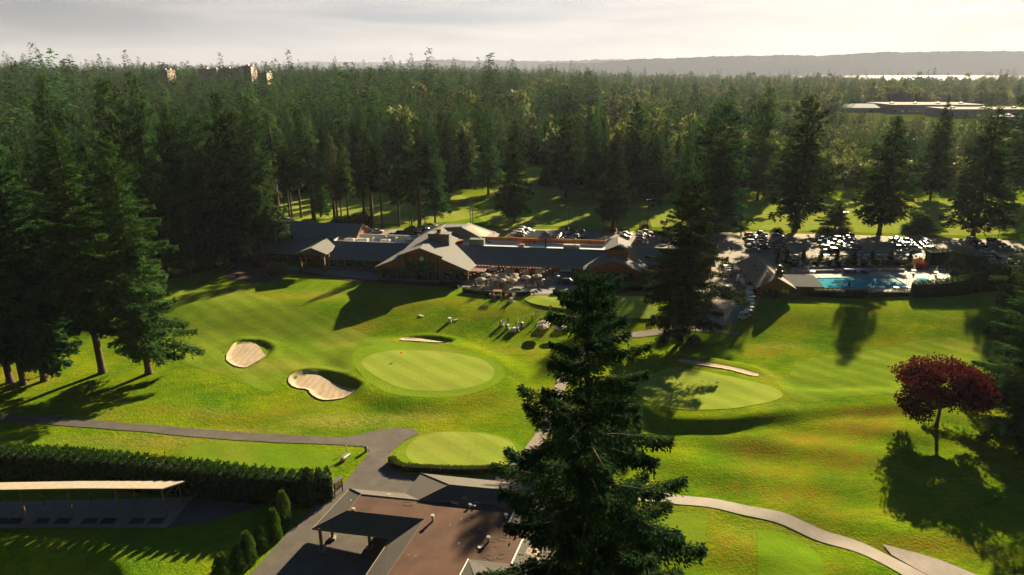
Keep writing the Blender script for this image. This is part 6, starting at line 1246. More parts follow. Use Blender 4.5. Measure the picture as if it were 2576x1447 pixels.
# string of lights across the terrace
m_bulb = M('warm_bulb', (1,.55,.25), .5, emit=1.2)
def lights(label, a, b, n, sag=.5):
    a = np.array(a); b = np.array(b); t_ = thing('string_lights', label, 'string lights', a); mb = MB(); mc = MB(); pr = None
    for k in range(n+1):
        t = k/n; p = (b-a)*t; p[2] -= sag*4*t*(1-t); mc.tube(pr, p, .018, n=3) if pr is not None else None; pr = p
        if k % 2: mb.lathe([(.02,0),(.07,-.05),(.05,-.13)], tuple(p), 6)
    mc.build('cable', m_dark, t_); mb.build('bulbs', m_bulb, t_)
lights('string of warm bulbs hanging under the eave above the terrace awnings', (*BL(14,8.0), 3.45), (*BL(34,8.0), 3.4), 44, .15)
for k, (u0, u1) in enumerate(((18,14.5),(22.5,19.5),(29,26.5),(35,32))):
    lights('sloping string of bulbs, %s of four running from the eave over the umbrellas' % ['leftmost','second','third','rightmost'][k], (*BL(u0+2, 8.0), 3.4), (*BL(u1-1, 1.0), 2.4), 14, .1)
# ------------------------------------------------------------------ people
CL = {'white':(.75,.73,.72),'black':(.015,.015,.018),'khaki':(.42,.33,.22),'blue':(.05,.14,.45),'navy':(.02,.03,.09),'teal':(.03,.30,.28),'grey':(.22,.22,.23),'orange':(.75,.16,.03),'yellow':(.62,.58,.16),'lavender':(.42,.38,.50),'red':(.5,.03,.04),'pale blue':(.35,.48,.62),'green':(.15,.35,.15),'purple':(.25,.15,.30),'brown':(.18,.09,.05),'pink':(.6,.25,.3)}
CM = {k: M('cloth_'+k.replace(' ', '_'), v, .85) for k, v in CL.items()}
HAIR = [M('hair_'+n, c, .7) for n, c in (('dark',(.03,.02,.015)),('brown',(.12,.06,.03)),('fair',(.40,.27,.13)),('grey',(.40,.39,.38)),('white_cap',(.75,.75,.75)))]
def person(p, pose, shirt, legs, hair, rz, label, h=1.72, group=None, short=False):
    o = bpy.data.objects.new('person', FIG[pose]); COL.objects.link(o); o.location = tuple(map(float, p)); o.rotation_euler = (0, 0, rz); s = h/1.76; o.scale = (s*1.06, s*1.06, s)
    for i, m in ((1, CM[shirt]), (2, CM[legs]), (3, HAIR[hair])): o.material_slots[i].link = 'OBJECT'; o.material_slots[i].material = m
    tag(o, label, 'person', group); return o
PP = [(690,835,'walk','black','black',0,.4,'person in black walking alone across the shaded lawn'),(1055,965,'walk','lavender','black',2,2.6,'person in a lavender top and dark leggings running on the lawn'),(1140,940,'hold','white','black',3,1.9,'person in white shirt and black shorts, left of the chatting four'),
 (1176,932,'stand','white','khaki',3,3.0,'person in white shirt and khaki shorts among the chatting four'),(1216,888,'stand','navy','grey',1,4.2,'person in dark clothes, third of the chatting four'),(1254,883,'stand','grey','khaki',2,4.8,'tall person in grey, right of the chatting four'),
 (625,1040,'stand','brown','black',1,1.2,'person in dark brown left of the table with the blue box'),(752,1010,'hold','black','black',1,2.9,'person in black behind the second lawn table'),(723,1112,'hold','pale blue','navy',2,3.1,'person in light blue seen from behind at the second lawn table'),(915,1010,'hold','white','white',2,2.,'person in white behind the long lawn table'),
 (882,1060,'hold','brown','black',0,2.6,'person in brown bending behind the long lawn table'),(968,1078,'stand','black','black',0,3.0,'person in black with dark hair before the right lawn table'),(835,1138,'hold','teal','khaki',1,3.9,'person in teal shirt at the left end of the long lawn table'),(903,1155,'stand','grey','brown',3,3.1,'person in grey shirt seen from behind at the long lawn table'),
 (935,1085,'hold','teal','teal',2,3.6,'person in teal dress at the right end of the long lawn table'),(1425,1075,'stand','grey','khaki',2,1.6,'person in grey right of the red booth'),(1455,1088,'stand','black','black',2,1.8,'person in black at the far right of the red booth'),(1290,985,'hold','white','black',2,.2,'person in white behind the red booth, half under the umbrella'),(1355,985,'hold','grey','black',0,.2,'person in grey behind the red booth, right under the umbrella'),
 (1185,552,'stand','yellow','black',4,.2,'person in pale yellow shirt and black shorts at the green edge'),(500,606,'stand','blue','navy',4,.9,'person in bright blue left of the pergola bar'),(533,627,'stand','black','khaki',1,.1,'person in black shirt and khaki trousers before the pergola bar'),(592,603,'hold','grey','pale blue',1,3.1,'person in grey with light blue shorts ordering at the pergola bar'),
 (740,600,'stand','orange','brown',3,.6,'person in orange shirt by the right barrel'),(795,575,'stand','brown','black',1,.3,'person in dark brown behind the table below the hedge'),(836,590,'stand','white','white',2,.2,'person in white left of the pair below the hedge'),(866,592,'stand','white','purple',2,6.0,'person in white and purple at the right below the hedge'),
 (790,658,'hold','purple','black',0,3.3,'person in purple at the left front of the table below the hedge'),(845,650,'hold','lavender','purple',2,2.8,'person in lavender at the right front of the table below the hedge'),(1202,410,'walk','teal','white',1,.3,'tall person in teal shirt and white trousers on the terrace steps'),(1242,385,'stand','grey','black',1,.4,'person in grey behind the teal-shirted walker'),
 (1160,352,'stand','black','black',0,1.,'person in black right of the terrace umbrellas'),(1150,205,'stand','navy','black',0,.5,'person in navy before the right window shade'),(520,185,'stand','purple','navy',0,.2,'person in purple before the left window shade'),(592,185,'stand','navy','black',1,.2,'person in navy just right of the left window shade'),
 (1390,248,'stand','white','grey',2,.4,'person in white standing tall by the wall'),(1430,300,'stand','blue','blue',1,1.,'person in blue at the wall-side table'),(1362,305,'hold','teal','navy',1,5.,'person in teal left of the wall-side table'),(1458,255,'stand','grey','black',1,5.6,'person in grey behind the wall-side table'),(1488,350,'sit','yellow','khaki',2,.3,'seated person in yellow at the terrace rail'),
 (1525,348,'sit','lavender','navy',2,.7,'seated person in lavender beside the yellow one'),(1415,352,'sit','green','khaki',3,.2,'seated person in green at the terrace rail'),(1700,345,'stand','blue','blue',3,1.2,'person in blue right of the pale blue table'),(1725,335,'stand','blue','navy',1,1.7,'person in blue at the far right of the pale blue table'),(1614,312,'stand','pink','black',2,.4,'person in pink by the right patio heater'),
 (1820,250,'stand','brown','black',1,.4,'person in brown beside the banner'),(1897,262,'stand','orange','brown',1,.4,'person in orange before the black display car'),(1770,985,'hold','white','black',2,.1,'person in white serving at the booth by the fir, middle of three'),(1732,985,'hold','pink','black',1,.1,'person in pink at the booth by the fir, left of three'),(1842,982,'hold','white','black',3,.3,'person in white at the booth by the fir, right of three'),
 (265,372,'sit','blue','navy',4,.8,'seated person in blue near the left end pillar'),(308,372,'sit','pink','white',2,.4,'seated person in pink near the left end pillar'),(350,385,'sit','white','white',4,5.4,'seated person in white near the left end pillar'),(592,400,'sit','pale blue','navy',1,.4,'seated person in pale blue between the third and fourth pillars'),(627,400,'sit','navy','navy',3,.1,'seated person in navy left of the fourth pillar'),
 (812,398,'sit','teal','grey',2,2.2,'seated person in teal right of the fourth pillar'),(468,372,'sit','grey','black',1,.6,'seated person in grey between the second and third pillars'),(985,345,'sit','navy','black',0,5.8,'seated person in navy under the umbrella right of the group'),(1075,348,'sit','lavender','black',0,.8,'seated person in lavender under the umbrella right of the group'),(560,310,'sit','white','grey',3,.6,'seated person in white in the second terrace row'),
 (700,330,'sit','blue','black',1,4.,'seated person in blue in the second terrace row'),(900,320,'sit','red','black',0,2.,'seated person in red at the right of the second terrace row'),(1030,300,'sit','green','grey',3,2.6,'seated person in green in the back of the terrace')]
for x, y, pose, sh, lg, hr, rz, lab in PP:
    terr = y < 425; g = G(*z7(x, y)) if not terr else Gz(*z7(x, y), .11)
    person(g, pose, sh, lg, hr, rz, lab, rc.uniform(1.64,1.84) if x != 1055 else 1.45)
for zf, x, y, pose, sh, lg, hr, rz, lab in ((z8,946,452,'hold','black','black',1,.4,'photographer in black standing alone on the open asphalt'),(z8,880,572,'stand','navy','navy',1,2.,'person in navy, left of the pair by the garden shed'),(z8,902,570,'stand','black','black',2,4.,'person in black, right of the pair by the garden shed'),
    (z8,868,825,'walk','purple','black',0,.3,'person in purple walking on the asphalt left of the cart line'),(z8,890,805,'walk','black','brown',1,.3,'person in black walking beside the one in purple'),(z8,1005,612,'stand','red','red',1,1.,'person in red at the shed wall behind the barn corner'),(z8,1500,945,'hold','lavender','black',1,.1,'person at the cart barn front railing'),
    (z5,1748,850,'stand','white','white',2,.3,'person in white before the pavilion windows'),(z5,840,770,'stand','navy','black',2,.3,'person in navy at the wall between the umbrellas'),(z5,205,770,'stand','khaki','brown',2,.4,'person in khaki below the pink awning')):
    person(G(*zf(x, y))+[0,0,.09], pose, sh, lg, hr, rz, lab)
# ------------------------------------------------------------------ poles, flags, small things of the course
def lamp(p, h, label, heads=2):
    t_ = thing('lamp_post', label, 'lamp post', p, .2, 'lamp posts round the car park'); mb = MB(); mb.tube((0,0,0),(0,0,h),.11,.07,n=8); mb.build('pole', m_dark, t_)
    for s in ((-1,1) if heads == 2 else (1,)): mb = MB(); mb.box(min(.0,s*.75),max(.0,s*.75),-.05,.05,h-.1,h); mb.box(min(s*.35,s*1.0),max(s*.35,s*1.0),-.22,.22,h-.16,h+.02); mb.build('lamp_head', m_grey, t_)
for zf, x, y, yt, lab in ((z4,1622,322,50,'lamp post behind the white flat roof left of the little spruce'),(z5,1203,325,80,'lamp post at the far end of the middle car rows'),(z9,210,300,-5,'lamp post among the feathery shrubs behind the car rows'),(z9,2005,330,30,'lamp post in front of the spreading fir at the right'),(z8,-40,300,-150,'lamp post behind the driveway fir')):
    g = G(*zf(x, y)); lamp(g, topH(0, 0, g, zf(0, yt)[1]), lab)
g = G(*z4(2240,262)); h = topH(0, 0, g, z4(0,-30)[1]); 
for dx, nm, lab, mt in ((0,'utility_pole','grey metal utility pole beside a wooden one behind the clock gable',m_grey),(.9,'utility_pole','brown wooden utility pole beside a grey one behind the clock gable',m_timber)):
    t_ = thing(nm, lab, 'pole', g+[dx,0,0]); mb = MB(); mb.tube((0,0,0),(0,0,h*(1 if dx == 0 else .97)),.17,.11,n=8); mb.build('shaft', mt, t_); mb = MB(); mb.box(-.7,.7,-.08,.08,h*.9,h*.93); mb.build('crossarm', mt, t_)
for x, y, yt in ((475,930,655),(958,930,650),(930,930,740),(1420,800,630),(1800,680,560),(680,915,800),(205,890,790)):
    g = G(*z9(x, y)); h = topH(0, 0, g, z9(0, yt)[1]); w_ = {475:'left of the blue cover, tall',958:'at the right end of the pool deck, rear',930:'at the right end of the pool deck, front',1420:'behind the paddling pool',1800:'by the big shrub border',680:'short one before the middle of the pool',205:'short one before the left part of the pool'}[x]
    t_ = thing('net_pole', 'thin net pole of the pool, '+w_, 'pole', g, 0, 'net poles round the pool'); mb = MB(); mb.tube((0,0,-.1),(0,0,h),.07,.05,n=6); mb.build('shaft', m_grey, t_); mb = MB(); mb.lathe([(.09,0),(.05,.08)], (0,0,h), 6); mb.build('cap', m_grey, t_)
def flagp(p, h, label, mat='us'):
    t_ = thing('flagpole', label, 'flagpole', p); mb = MB(); mb.tube((0,0,0),(0,0,h),.07,.04,n=6); mb.build('pole', m_white, t_)
    mb = MB(); W_, H_ = 2.4, 1.4
    for k in range(13):
        z0 = h-.2-H_*(k+1)/13; z1 = h-.2-H_*k/13
        for j in range(8):
            x0, x1 = .06+W_*j/8, .06+W_*(j+1)/8; f = lambda x: .18*math.sin(x*3.2)-.02; dz = lambda x: -.18*x
            m = (k % 2 == 0)*1
            if mat == 'us' and k < 7 and j < 3: m = 2
            if mat == 'leaf': m = 1 if (j < 2 or j > 5 or (3 <= j <= 4 and 4 <= k <= 9)) else 0
            mb.add([(x0,f(x0),z0+dz(x0)),(x1,f(x1),z0+dz(x1)),(x1,f(x1),z1+dz(x1)),(x0,f(x0),z1+dz(x0))], [(0,1,2,3)], m)
    mb.build('flag', [m_white, PAINT['bright red'], PAINT['dark blue']], t_)
g = G(*z8(108,300)); flagp(g, topH(0,0,g,z8(0,85)[1]), 'flagpole with a drooping American flag left of the driveway fir')
g = G(*z8(200,330)); flagp(g, topH(0,0,g,z8(0,190)[1]), 'shorter flagpole with a red and white flag beside the American one', 'leaf')
for zf, x, y, yt, lab, c in ((z6,1437,210,165,'thin practice pin on the left of the near practice green','white'),(z6,1711,190,150,'practice pin with white top at the back of the near practice green','white'),(z6,1627,325,285,'practice pin with white top at the front of the near practice green','white'),
      (z11,1473,335,292,'orange flagged pin at the back edge of the big green','orange'),(z12,240,560,440,'thin flagstick on the right-hand green beside the fir branches','white'),(z7,1695,610,562,'white pin on the green below the terrace','white')):
    g = G(*zf(x, y)); h = topH(0,0,g,zf(0,yt)[1]); t_ = thing('green_pin', lab, 'pin', g+[0,0,.08]); mb = MB(); mb.tube((0,0,0),(0,0,h),.022,n=5); mb.build('stick', m_white, t_); mb = MB()
    if c == 'orange': mb.slab([(.02,0,h),(.45,.05,h-.1),(.45,.05,h-.42),(.02,0,h-.4)], .01); mb.build('flag', CM['orange'], t_)
    else: mb.lathe([(.045,h-.12),(.06,h-.05),(.03,h)], n=6); mb.build('top', m_white, t_)
# course furniture by the lower cart path
def bench(p, rz, label):
    t_ = thing('park_bench', label, 'bench', p, rz)
    mb = MB(); mb.box(-.95,.95,-.22,.22,.42,.47); mb.build('seat', M('bench_white', (.62,.62,.58), .6), t_); mb = MB(); mb.box(-.95,.95,.2,.25,.62,.85); mb.build('backrest', bpy.data.materials['bench_white'], t_)
    for s in (-.8, .8): mb = MB(); mb.box(s-.03,s+.03,-.2,-.14,0,.42); mb.box(s-.03,s+.03,.2,.26,0,.82); mb.build('leg', m_teal, t_)
g = G(*z6(445,325)); bench(g, R(62), 'white bench on the lawn strip above the tall hedge')
def bx(name, lab, cat, p, w, d, h, mat, rz=0, lid=None):
    t_ = thing(name, lab, cat, p, rz); mb = MB(); n = 10
    mb.lathe([(w,0),(w*1.08,h*.9),(w*1.12,h*.92),(w*1.12,h)], n=12) if lid else (mb.box(-w,w,-d,d,0,h*.9), mb.box(-w*1.1,w*1.1,-d*1.1,d*1.1,h*.9,h)); mb.build('bin_body' if cat == 'bin' else 'box_body', mat, t_)
    mb = MB(); mb.lathe([(w*.9,h),(w*.5,h+.12)], n=12) if lid else mb.box(-w*.6,w*.6,-d*.6,d*.6,h,h+.05); mb.build('lid', m_dark, t_); return t_
bx('wooden_planter','brown wooden box at the near end of the white bench','box', G(*z6(408,352)), .35,.3,.5, m_timber, .5)
bx('litter_bin','grey litter bin at the corner of the asphalt above the bench','bin', G(*z6(637,257)), .28,.28,.9, m_grey, lid=True)
g = G(*z6(450,262)); t_ = thing('ball_washer','thin black ball washer on a post beyond the bench','ball washer', g); mb = MB(); mb.tube((0,0,0),(0,0,.9),.04,n=6); mb.build('post', m_dark, t_); mb = MB(); mb.lathe([(.1,.9),(.12,1.0),(.1,1.25),(.03,1.32)], n=8); mb.build('washer', m_white, t_)
g = G(*z7(1452,808)); t_ = thing('yardage_post','short wooden post standing on the slope below the terrace green','post', g); mb = MB(); mb.lathe([(.14,0),(.14,1.3),(.2,1.35),(.2,1.7),(.08,1.85)], n=8); mb.build('shaft', m_tim2, t_); mb = MB(); mb.box(.1,.5,-.03,.03,1.25,1.5); mb.build('sign', m_tim2, t_)
# notice board by the hedge end
g = G(*z6(375,665)); nb = thing('notice_board','wooden notice board with a little roof at the end of the tall hedge','notice board', g, R(52))
for s in (-.75, .75): mb = MB(); mb.box(s-.06,s+.06,-.06,.06,0,2.3); mb.build('post', m_dark, nb)
for s in (-.75, .75): mb = MB(); mb.box(s-.06,s+.06,.85,.97,0,1.9); mb.build('post', m_dark, nb)
mb = MB(); mb.slab([(-1.05,-.35,2.55),(1.05,-.35,2.55),(1.05,1.15,2.15),(-1.05,1.15,2.15)], .07); mb.build('roof', m_shk, nb); mb = MB(); mb.box(-.68,.68,-.04,.04,.95,2.0); mb.build('board', M('board_orange', (.45,.16,.07), .7), nb)
mb = MB(); mb.box(-.55,-.1,-.055,-.042,1.3,1.9); mb.box(.05,.5,-.055,-.042,1.45,1.85); mb.build('paper', m_white, nb); mb = MB(); mb.box(-.7,.7,.1,.75,.75,.82); mb.build('shelf', m_tim2, nb)
# tins and rolls left on the brown roof
for x, y, r, h, mt, nm, lab in ((1638,790,.20,.42,m_white,'paint_bucket','white bucket on the brown roof, left of the tins'),(1683,795,.16,.26,CM['purple'],'paint_bucket','purple tin on the brown roof in front of the blue one'),(1697,765,.19,.32,CM['blue'],'paint_bucket','blue tin on the brown roof'),(1722,768,.17,.30,CM['brown'],'paint_bucket','brown tin on the brown roof right of the blue one'),(1660,782,.14,.2,CM['khaki'],'paint_bucket','small tan tin between the white bucket and the purple tin')):
    t_ = thing(nm, lab, 'bucket', p6(x, y, ZF-.1)); mb = MB(); mb.lathe([(r*.85,0),(r,h),(r*1.05,h),(r*1.05,h+.03)], n=12); mb.build('pail', mt, t_); mb = MB(); mb.lathe([(r*.95,h+.03),(r*.9,h+.045)], n=12); mb.build('lid', m_grey, t_)
for x, y, lab in ((1590,725,'upright cardboard box of roofing stuff against the dark shingles'),(1548,735,'small dark box left of the upright cardboard box')):
    t_ = thing('cardboard_box', lab, 'box', p6(x, y, ZF-.1), .4); s = .3 if x == 1590 else .15; mb = MB(); mb.box(-s,s,-s*.8,s*.8,0,s*1.5); mb.build('carton', m_tim2 if x == 1590 else m_dark, t_); mb = MB(); mb.slab([(-s,-s*.8,s*1.52),(-s*1.6,-s*.8,s*1.75),(-s*1.6,s*.8,s*1.75),(-s,s*.8,s*1.52)], .01); mb.build('flap', m_tim2, t_)
for k, (x, y) in enumerate(((1495,745),(1490,755))):
    a = p6(x-32, y-8, ZF+.0); b_ = p6(x+35, y+8, ZF+.0); mb = MB(); mb.tube((0,0,0),(b_[0]-a[0],b_[1]-a[1],0),.07,n=8); mb.tube((-.01*0,0,0),(.02,0,0),.075,n=8); o = mb.build('roofing_roll', m_hvac); o.location = (a[0], a[1], ZF-.02+.06*0); tag(o, 'pale roll of roofing lying left of the boxes, '+('farther one' if k == 0 else 'nearer one'), 'roll', 'rolls on the brown roof')
t_ = thing('white_board', 'white tilted panel lying on the brown roof near a vent', 'panel', p6(1740,1178,ZF-.08), .2); mb = MB(); mb.slab([(-.35,-.2,.08),(.0,-.2,.02),(.0,.25,.02),(-.35,.25,.08)], .015); mb.slab([(.0,-.2,.02),(.38,-.15,.1),(.38,.28,.1),(.0,.25,.02)], .015); mb.build('sheet_metal', m_white, t_)
# lawn things
def board(p, rz, lab):
    t_ = thing('cornhole_board', lab, 'game board', p, rz, 'game boards on the lawn'); mb = MB(); mb.slab([(-.6,-.3,.12),(.6,-.3,.32),(.6,.3,.32),(-.6,.3,.12)], .05); mb.build('deck', M('board_wood', (.50,.40,.26), .6) if 'board_wood' not in bpy.data.materials else bpy.data.materials['board_wood'], t_); mb = MB(); mb.box(.5,.56,-.28,.28,0,.26); mb.build('leg', m_tim2, t_)
board(G(*z4(1738,1180)), R(160), 'slanted wooden game board at the edge of the gable shadow'); board(G(*z4(2090,1222)), R(10), 'slanted wooden game board right of the lone white table')
for x, y, lab in ((1285,855,''),): pass
bx('utility_box','small pale green utility box by the slim fir on the left lawn','utility box', G(108/1.2056*1/1.59006, 500/1.59006+1240/1.2056/1.59006), .35,.3,.9, M('utility_green',(.30,.36,.28),.6))
g = G(*z11(200,285)); t_ = thing('sand_rake','white bunker rake lying on the grass left of the left bunker','rake', g, R(50)); mb = MB(); mb.tube((-.8,0,.05),(.8,0,.06),.03,n=5); mb.build('handle', m_white, t_); mb = MB(); mb.box(-.9,-.8,-.3,.3,.02,.08); mb.build('head', m_dark, t_)
g = G(*z8(1475,705)); 
# pool things
g = G(*z9(370,715)); pc = thing('pool_cover_reel','bright blue pool cover rolled on a reel behind the pool','pool cover', g+[0,0,.13], B_A); mb = MB(); mb.tube((-3.6,0,.85),(3.6,0,.85),.62,n=14); mb.build('rolled_cover', M('cover_blue', (.01,.07,.42), .5, .2, 2), pc)
mb = MB(); [mb.box(s*3.75-.05,s*3.75+.05,-.5,.5,0,.12) for s in (-1,1)]; [mb.tube((s*3.75,-.4,0),(s*3.75,0,.95),.05,n=5) for s in (-1,1)]; [mb.tube((s*3.75,.4,0),(s*3.75,0,.95),.05,n=5) for s in (-1,1)]; mb.build('frame', m_white, pc)
mb = MB(); mb.slab([(-.3,-.63,1.15),(.9,-.63,1.15),(.7,-.64,.65),(.1,-.64,.65)], .02); mb.build('white_patch', m_white, pc)
g = G(*z9(640,745)); lg = thing('lifeguard_chair','white lifeguard chair with a red seat at the far pool edge','chair', g+[0,0,.1], 0); mb = MB()
for s in (-1,1):
    for v in (-1,1): mb.tube((s*.55,v*.5,0),(s*.3,v*.25,1.7),.05,n=5)
mb.tube((-.45,-.4,.6),(.45,-.4,.6),.04,n=5); mb.tube((-.38,-.33,1.1),(.38,-.33,1.1),.04,n=5); mb.build('frame', m_white, lg); mb = MB(); mb.box(-.35,.35,-.3,.3,1.7,1.8); mb.build('seat', m_rcanvas, lg); mb = MB(); mb.box(-.35,.35,.26,.32,1.8,2.4); mb.build('backrest', m_white, lg)
a = np.array([*G(*z8(1745,640))[:2], 4.2]); b_ = np.array([*G(*z8(1970,745))[:2], 1.0])
def bunting(a, b, lab):
    t_ = thing('pennant_string', lab, 'pennants', a, 0, 'pennant strings over the pool'); n = 22; mb = MB(); pr = None; pn = []
    for k in range(n+1):
        t = k/n; p = (b-a)*t; p[2] -= .5*4*t*(1-t)
        if pr is not None:
            mb.tube(pr, p, .02, n=3); q_ = MB(); q_.slab([tuple(pr), tuple(p), tuple((pr+p)/2+[0,0,-.42])], .01); q_.build('pennant', CM['white' if k % 2 else 'teal'], t_)
        pr = p
    mb.build('line', m_grey, t_)
a = Gz(*z8(1750,562), 4.0); b_ = Gz(*z8(1968,748), 1.0); bunting(a, b_, 'string of white and green pennants over the left end of the pool')
a = Gz(*z9(470,528), 4.0); b_ = Gz(*z9(790,750), 1.0); bunting(a, b_, 'string of white and green pennants over the right end of the pool')
g = G(*z8(1870,752)); t_ = thing('shade_float','white canopy-like start block at the far left of the pool','pool equipment', g+[0,0,.1]); mb = MB(); mb.lathe([(.5,0),(.15,.15),(.12,1.2),(.9,1.3),(.85,1.9),(.3,2.0)], n=10); mb.build('shell', m_white, t_)
mb = MB(); g = G(*z8(1820,680)); mb.v = []; 
t_ = thing('life_ring','white life ring on a stand behind the pool','life ring', g+[0,0,.1]); mb = MB()
for k in range(14):
    a0, a1 = 2*math.pi*k/14, 2*math.pi*(k+1)/14; mb.tube((.38*math.cos(a0),0,1.2+.38*math.sin(a0)),(.38*math.cos(a1),0,1.2+.38*math.sin(a1)),.09,n=6)
mb.build('ring', m_white, t_); mb = MB(); mb.tube((0,.05,0),(0,.05,.8),.04,n=5); mb.build('stand', m_grey, t_)
fence('pool_fence', GP(z8, [(1700,662),(2315,660)])+GP(z9, [(600,660),(950,655)]), 1.2, 'pale metal fence between the pool and the umbrella tables', m_grey)
wallb = thing('retaining_wall', 'low pale brick wall behind the pool deck', 'wall', G(*z8(1660,700)), 0); P0 = G(*z8(1660,705)); P1 = G(*z9(930,690)); mb = MB(); d = (P1-P0)[:2]; n_ = np.array([-d[1], d[0]])/np.hypot(*d)*.2
mb.prism([(-n_[0],-n_[1]),(d[0]-n_[0],d[1]-n_[1]),(d[0]+n_[0],d[1]+n_[1]),(n_[0],n_[1])], -.1, .75); mb.build('wall', M('tan_brick', (.30,.24,.19), .9, .2, 2), wallb); mb = MB(); mb.prism([(-n_[0]*1.3,-n_[1]*1.3),(d[0]-n_[0]*1.3,d[1]-n_[1]*1.3),(d[0]+n_[0]*1.3,d[1]+n_[1]*1.3),(n_[0]*1.3,n_[1]*1.3)], .75, .85); mb.build('coping', m_conc, wallb)
# garden shed box and steps by the barn corner
t_ = thing('garden_shed','small grey-green cabinet at the corner behind the cart barn','shed', G(*z8(890,690)), 0); mb = MB(); mb.box(-1,1,-.6,.6,0,2.0); mb.build('walls', m_hgreen, t_); mb = MB(); mb.box(-1.1,1.1,-.7,.7,2.0,2.12); mb.build('roof', m_hvac, t_)
mb = MB(); mb.box(-.3,.3,-.63,-.61,.1,1.8); mb.build('door', m_grey, t_)
# rocks beside the terrace steps
rr = random.Random(8)
def rock(p, s, lab, grp):
    q = np.random.RandomState(int(abs(p[0]*100))%9999); d = q.randn(26, 3); d /= np.linalg.norm(d, axis=1)[:, None]; d *= (.7+.4*q.rand(26))[:, None]; d[:, 2] *= .65; import bmesh
    bm = bmesh.new(); [bm.verts.new(Vector(v_)*s) for v_ in d]; bmesh.ops.convex_hull(bm, input=bm.verts); me = bpy.data.meshes.new('boulder'); bm.to_mesh(me); bm.free(); me.materials.append(m_stone); o = put('boulder', me); o.location = (p[0], p[1], p[2]+s*.25); tag(o, lab, 'boulder', grp)
for k, (x, y, s) in enumerate(((1010,470,.45),(1045,455,.6),(1075,480,.5),(1100,500,.55),(1130,470,.45),(1160,500,.5),(1215,480,.6),(1240,500,.5),(1275,460,.6),(1300,480,.5),(240,430,.5),(262,450,.45),(225,465,.4))):
    rock(G(*z7(x, y)), s, 'grey boulder '+('beside the terrace steps below the hedge gap' if k < 10 else 'below the left end of the umbrella terrace'), 'boulders by the terrace steps' if k < 10 else 'boulders at the terrace corner')
# display banner, flower tubs
t_ = thing('display_banner','dark banner with a pale blue field hung above the display car','banner', (*BL(41.5,8.6), 1.6), B_A); mb = MB(); mb.slab([(-2.4,0,1.7),(2.4,0,1.7),(2.4,.03,.2),(-2.4,.03,.2)], .03); mb.build('cloth', CM['navy'], t_); mb = MB(); mb.box(-2.2,1.2,-.04,-.01,.6,1.5); mb.build('print', CM['pale blue'], t_)
mb = MB(); [mb.tube((s*2.4,.05,-1.5),(s*2.4,.05,1.75),.04,n=5) for s in (-1,1)]; mb.build('stand', m_grey, t_)
def tub(p, lab, c):
    t_ = thing('flower_tub', lab, 'planter', p, 0, 'flower tubs on the terrace'); mb = MB(); mb.lathe([(.22,0),(.32,.45)], n=10); mb.build('pot', bpy.data.materials['clay_pot'], t_); V, F = bush(int(abs(p[0])*10), .42, .4, 220, .12); o = put('flowers', npmesh('flowers', V, F, c), t_); o.location = (0, 0, .42)
m_fr = M('red_blossom', (.45,.02,.05), .7, 0, 3, col2=(.2,.12,.03)); m_fo = M('orange_blossom', (.55,.18,.04), .7, 0, 3, col2=(.1,.12,.03))
for x, y, c, lab in ((1345,352,m_fr,'red flowers in a tub left of the seated person in green'),(1045,405,m_fo,'orange flowers in a tub at the hedge gap'),(1255,392,m_fo,'orange flowers in a tub behind the teal-shirted walker'),(1595,335,m_fo,'orange flowers in a tub by the right patio heater'),(1145,345,m_fr,'red flowers in a tub right of the umbrella group'),(115,215,m_fo,'orange flowers in a tub below the pink awning')):
    tub(Gz(*z7(x, y), .11), lab, c)
t_ = thing('serving_cart','light blue canopied serving cart between the two patio heaters','serving cart', Gz(*z7(1548,290), .1), 0); mb = MB(); mb.box(-.7,.7,-.4,.4,.2,.95); mb.build('cabinet', CM['pale blue'], t_); mb = MB(); mb.slab([(-.8,-.5,1.9),(.8,-.5,1.9),(.6,.5,2.2),(-.6,.5,2.2)], .04); mb.build('canopy', CM['pale blue'], t_)
mb = MB(); [mb.tube((s*.65,v*.35,0),(s*.65,v*.35,1.9),.03,n=4) for s in (-1,1) for v in (-1,1)]; mb.build('frame', m_grey, t_)
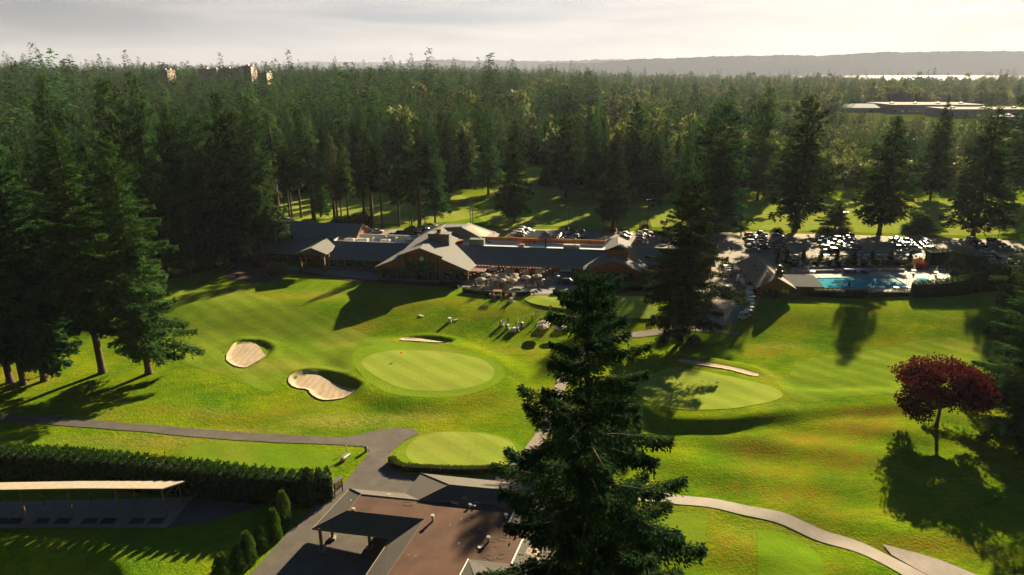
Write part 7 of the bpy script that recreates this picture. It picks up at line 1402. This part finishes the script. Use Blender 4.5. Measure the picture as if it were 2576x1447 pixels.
# far buildings
m_wh = M('warehouse_wall', (.20,.22,.24), 1., .08, .05); m_whr = M('warehouse_roof', (.26,.25,.24), 1., .1, .05); m_pinkw = M('pink_stucco', (.50,.36,.30), .85, .08, .1)
def far_bld(name, label, px0, px1, pyb, hgt, depth, mat, roof, ridge=0, dist=None, zb=None, win=None):
    a = G(px0, pyb, T0); b_ = G(px1, pyb, T0)
    if dist: a = Gz(px0, 300, 0); d0 = ray(px0, 200); a = d0*(dist/d0[1]); a = np.array([a[0], dist, zb]); d1 = ray(px1, 200)*(dist/ray(px1, 200)[1]); b_ = np.array([d1[0], dist, zb])
    ang = math.atan2(b_[1]-a[1], b_[0]-a[0]); w = math.hypot(*(b_-a)[:2]); t_ = thing(name, label, 'building', (a[0], a[1], min(a[2], b_[2])-1), ang)
    mb = MB(); mb.box(0,w,0,depth,0,hgt); mb.build('wall', mat, t_); mb = MB()
    if ridge: mb.slab([(-1,-1,hgt),(w+1,-1,hgt),(w+1,depth/2,hgt+ridge),(-1,depth/2,hgt+ridge)], .3); mb.slab([(-1,depth/2+.05,hgt+ridge),(w+1,depth/2+.05,hgt+ridge),(w+1,depth+1,hgt),(-1,depth+1,hgt)], .3)
    else: mb.box(-.4,w+.4,-.4,depth+.4,hgt,hgt+.9); 
    mb.build('roof', roof, t_)
    n = max(2, int(w/9)); 
    for k in range(n):
        for f in range(win or 1): z = hgt*(.3 if not win else (f+.45)/win); mb = MB(); x = w*(k+.5)/n; mb.box(x-1.6,x+1.6,-.12,-.02,z-.8,z+1.0); mb.build('window', m_glass, t_)
    if not ridge:
        for k in range(max(2, int(w/30))): mb = MB(); x = w*(k+.4)/max(2, int(w/30)); mb.box(x,x+4,depth*.4,depth*.4+4,hgt+.9,hgt+2.4); mb.box(x+.5,x+3.5,depth*.4+.5,depth*.4+3.5,hgt+2.4,hgt+2.7); mb.build('rooftop_unit', m_hvac, t_)
    return t_
far_bld('warehouse','wide pale blue-grey warehouse with a low ridged roof left of the other warehouses',2070,2235,283,7,60,M('blue_grey_metal',(.20,.25,.30),1.),M('blue_grey_roof',(.28,.32,.36),1.),4)
far_bld('warehouse','long flat-roofed white warehouse above the right-hand firs',2242,2480,285,11,70,m_wh,m_whr)
far_bld('warehouse','second long warehouse nearer the right edge, below the white one',2385,2620,296,10,50,m_wh,m_whr)
far_bld('warehouse','small white block at the right edge in front of the long warehouses',2490,2570,318,10,25,m_wh,m_whr)
far_bld('warehouse','distant low flat warehouse just under the water strip',2360,2520,222,9,60,m_wh,m_whr)
far_bld('apartment_block','distant pink apartment block on the wooded ridge, left of centre',556,640,170,0,30,m_pinkw,m_wh,0,1000,20,3) if False else None
for nm, lab, x0, x1, zt, ds in (('apartment_block','distant pink block with flat roof on the wooded ridge, the wide one',556,610,57,950),('apartment_block','distant taller pink tower at the right end of the wide ridge block',610,634,60,960),('apartment_block','small distant pink house among ridge trees farther left',398,423,55,900),('apartment_block','small white house on the ridge right of the pink block',655,672,52,900),('apartment_block','low pale ridge building between the pink house and the wide block',500,548,56,940)):
    zb = float(T0((x0-1288)/FPX*ds, ds)); far_bld(nm, lab, x0, x1, 0, zt-zb, 22, m_pinkw if 'pink' in lab else m_wh, m_wh, 0, ds, zb, 4)
for k, (x, y, w) in enumerate(((1570,306,24),(1385,345,14),(1390,325,16),(1500,250,18))): far_bld('house','low pale house glimpsed between the trees '+['right of the middle forest','just above the sunlit gap','behind the one above the sunlit gap','far up the middle forest'][k], x, x+w, y, 5, 14, m_wh, m_whr, 2)
# ------------------------------------------------------------------ the air
mh = bpy.data.materials.new('haze'); mh.use_nodes = True; N = mh.node_tree.nodes; L = mh.node_tree.links; N.remove(N['Principled BSDF']); pv_ = N.new('ShaderNodeVolumePrincipled'); pv_.inputs['Color'].default_value = (.70,.76,1.,1); pv_.inputs['Density'].default_value = HAZE; pv_.inputs['Anisotropy'].default_value = .12
L.new(pv_.outputs[0], N['Material Output'].inputs['Volume'])
zb = float(Z.min())-1
mb = MB(); mb.box(-15990,15990,-410,19990,zb,480); hz = mb.build('haze', mh); tag(hz, 'thin pale evening haze filling the air to the far hills', 'haze', kind='stuff')
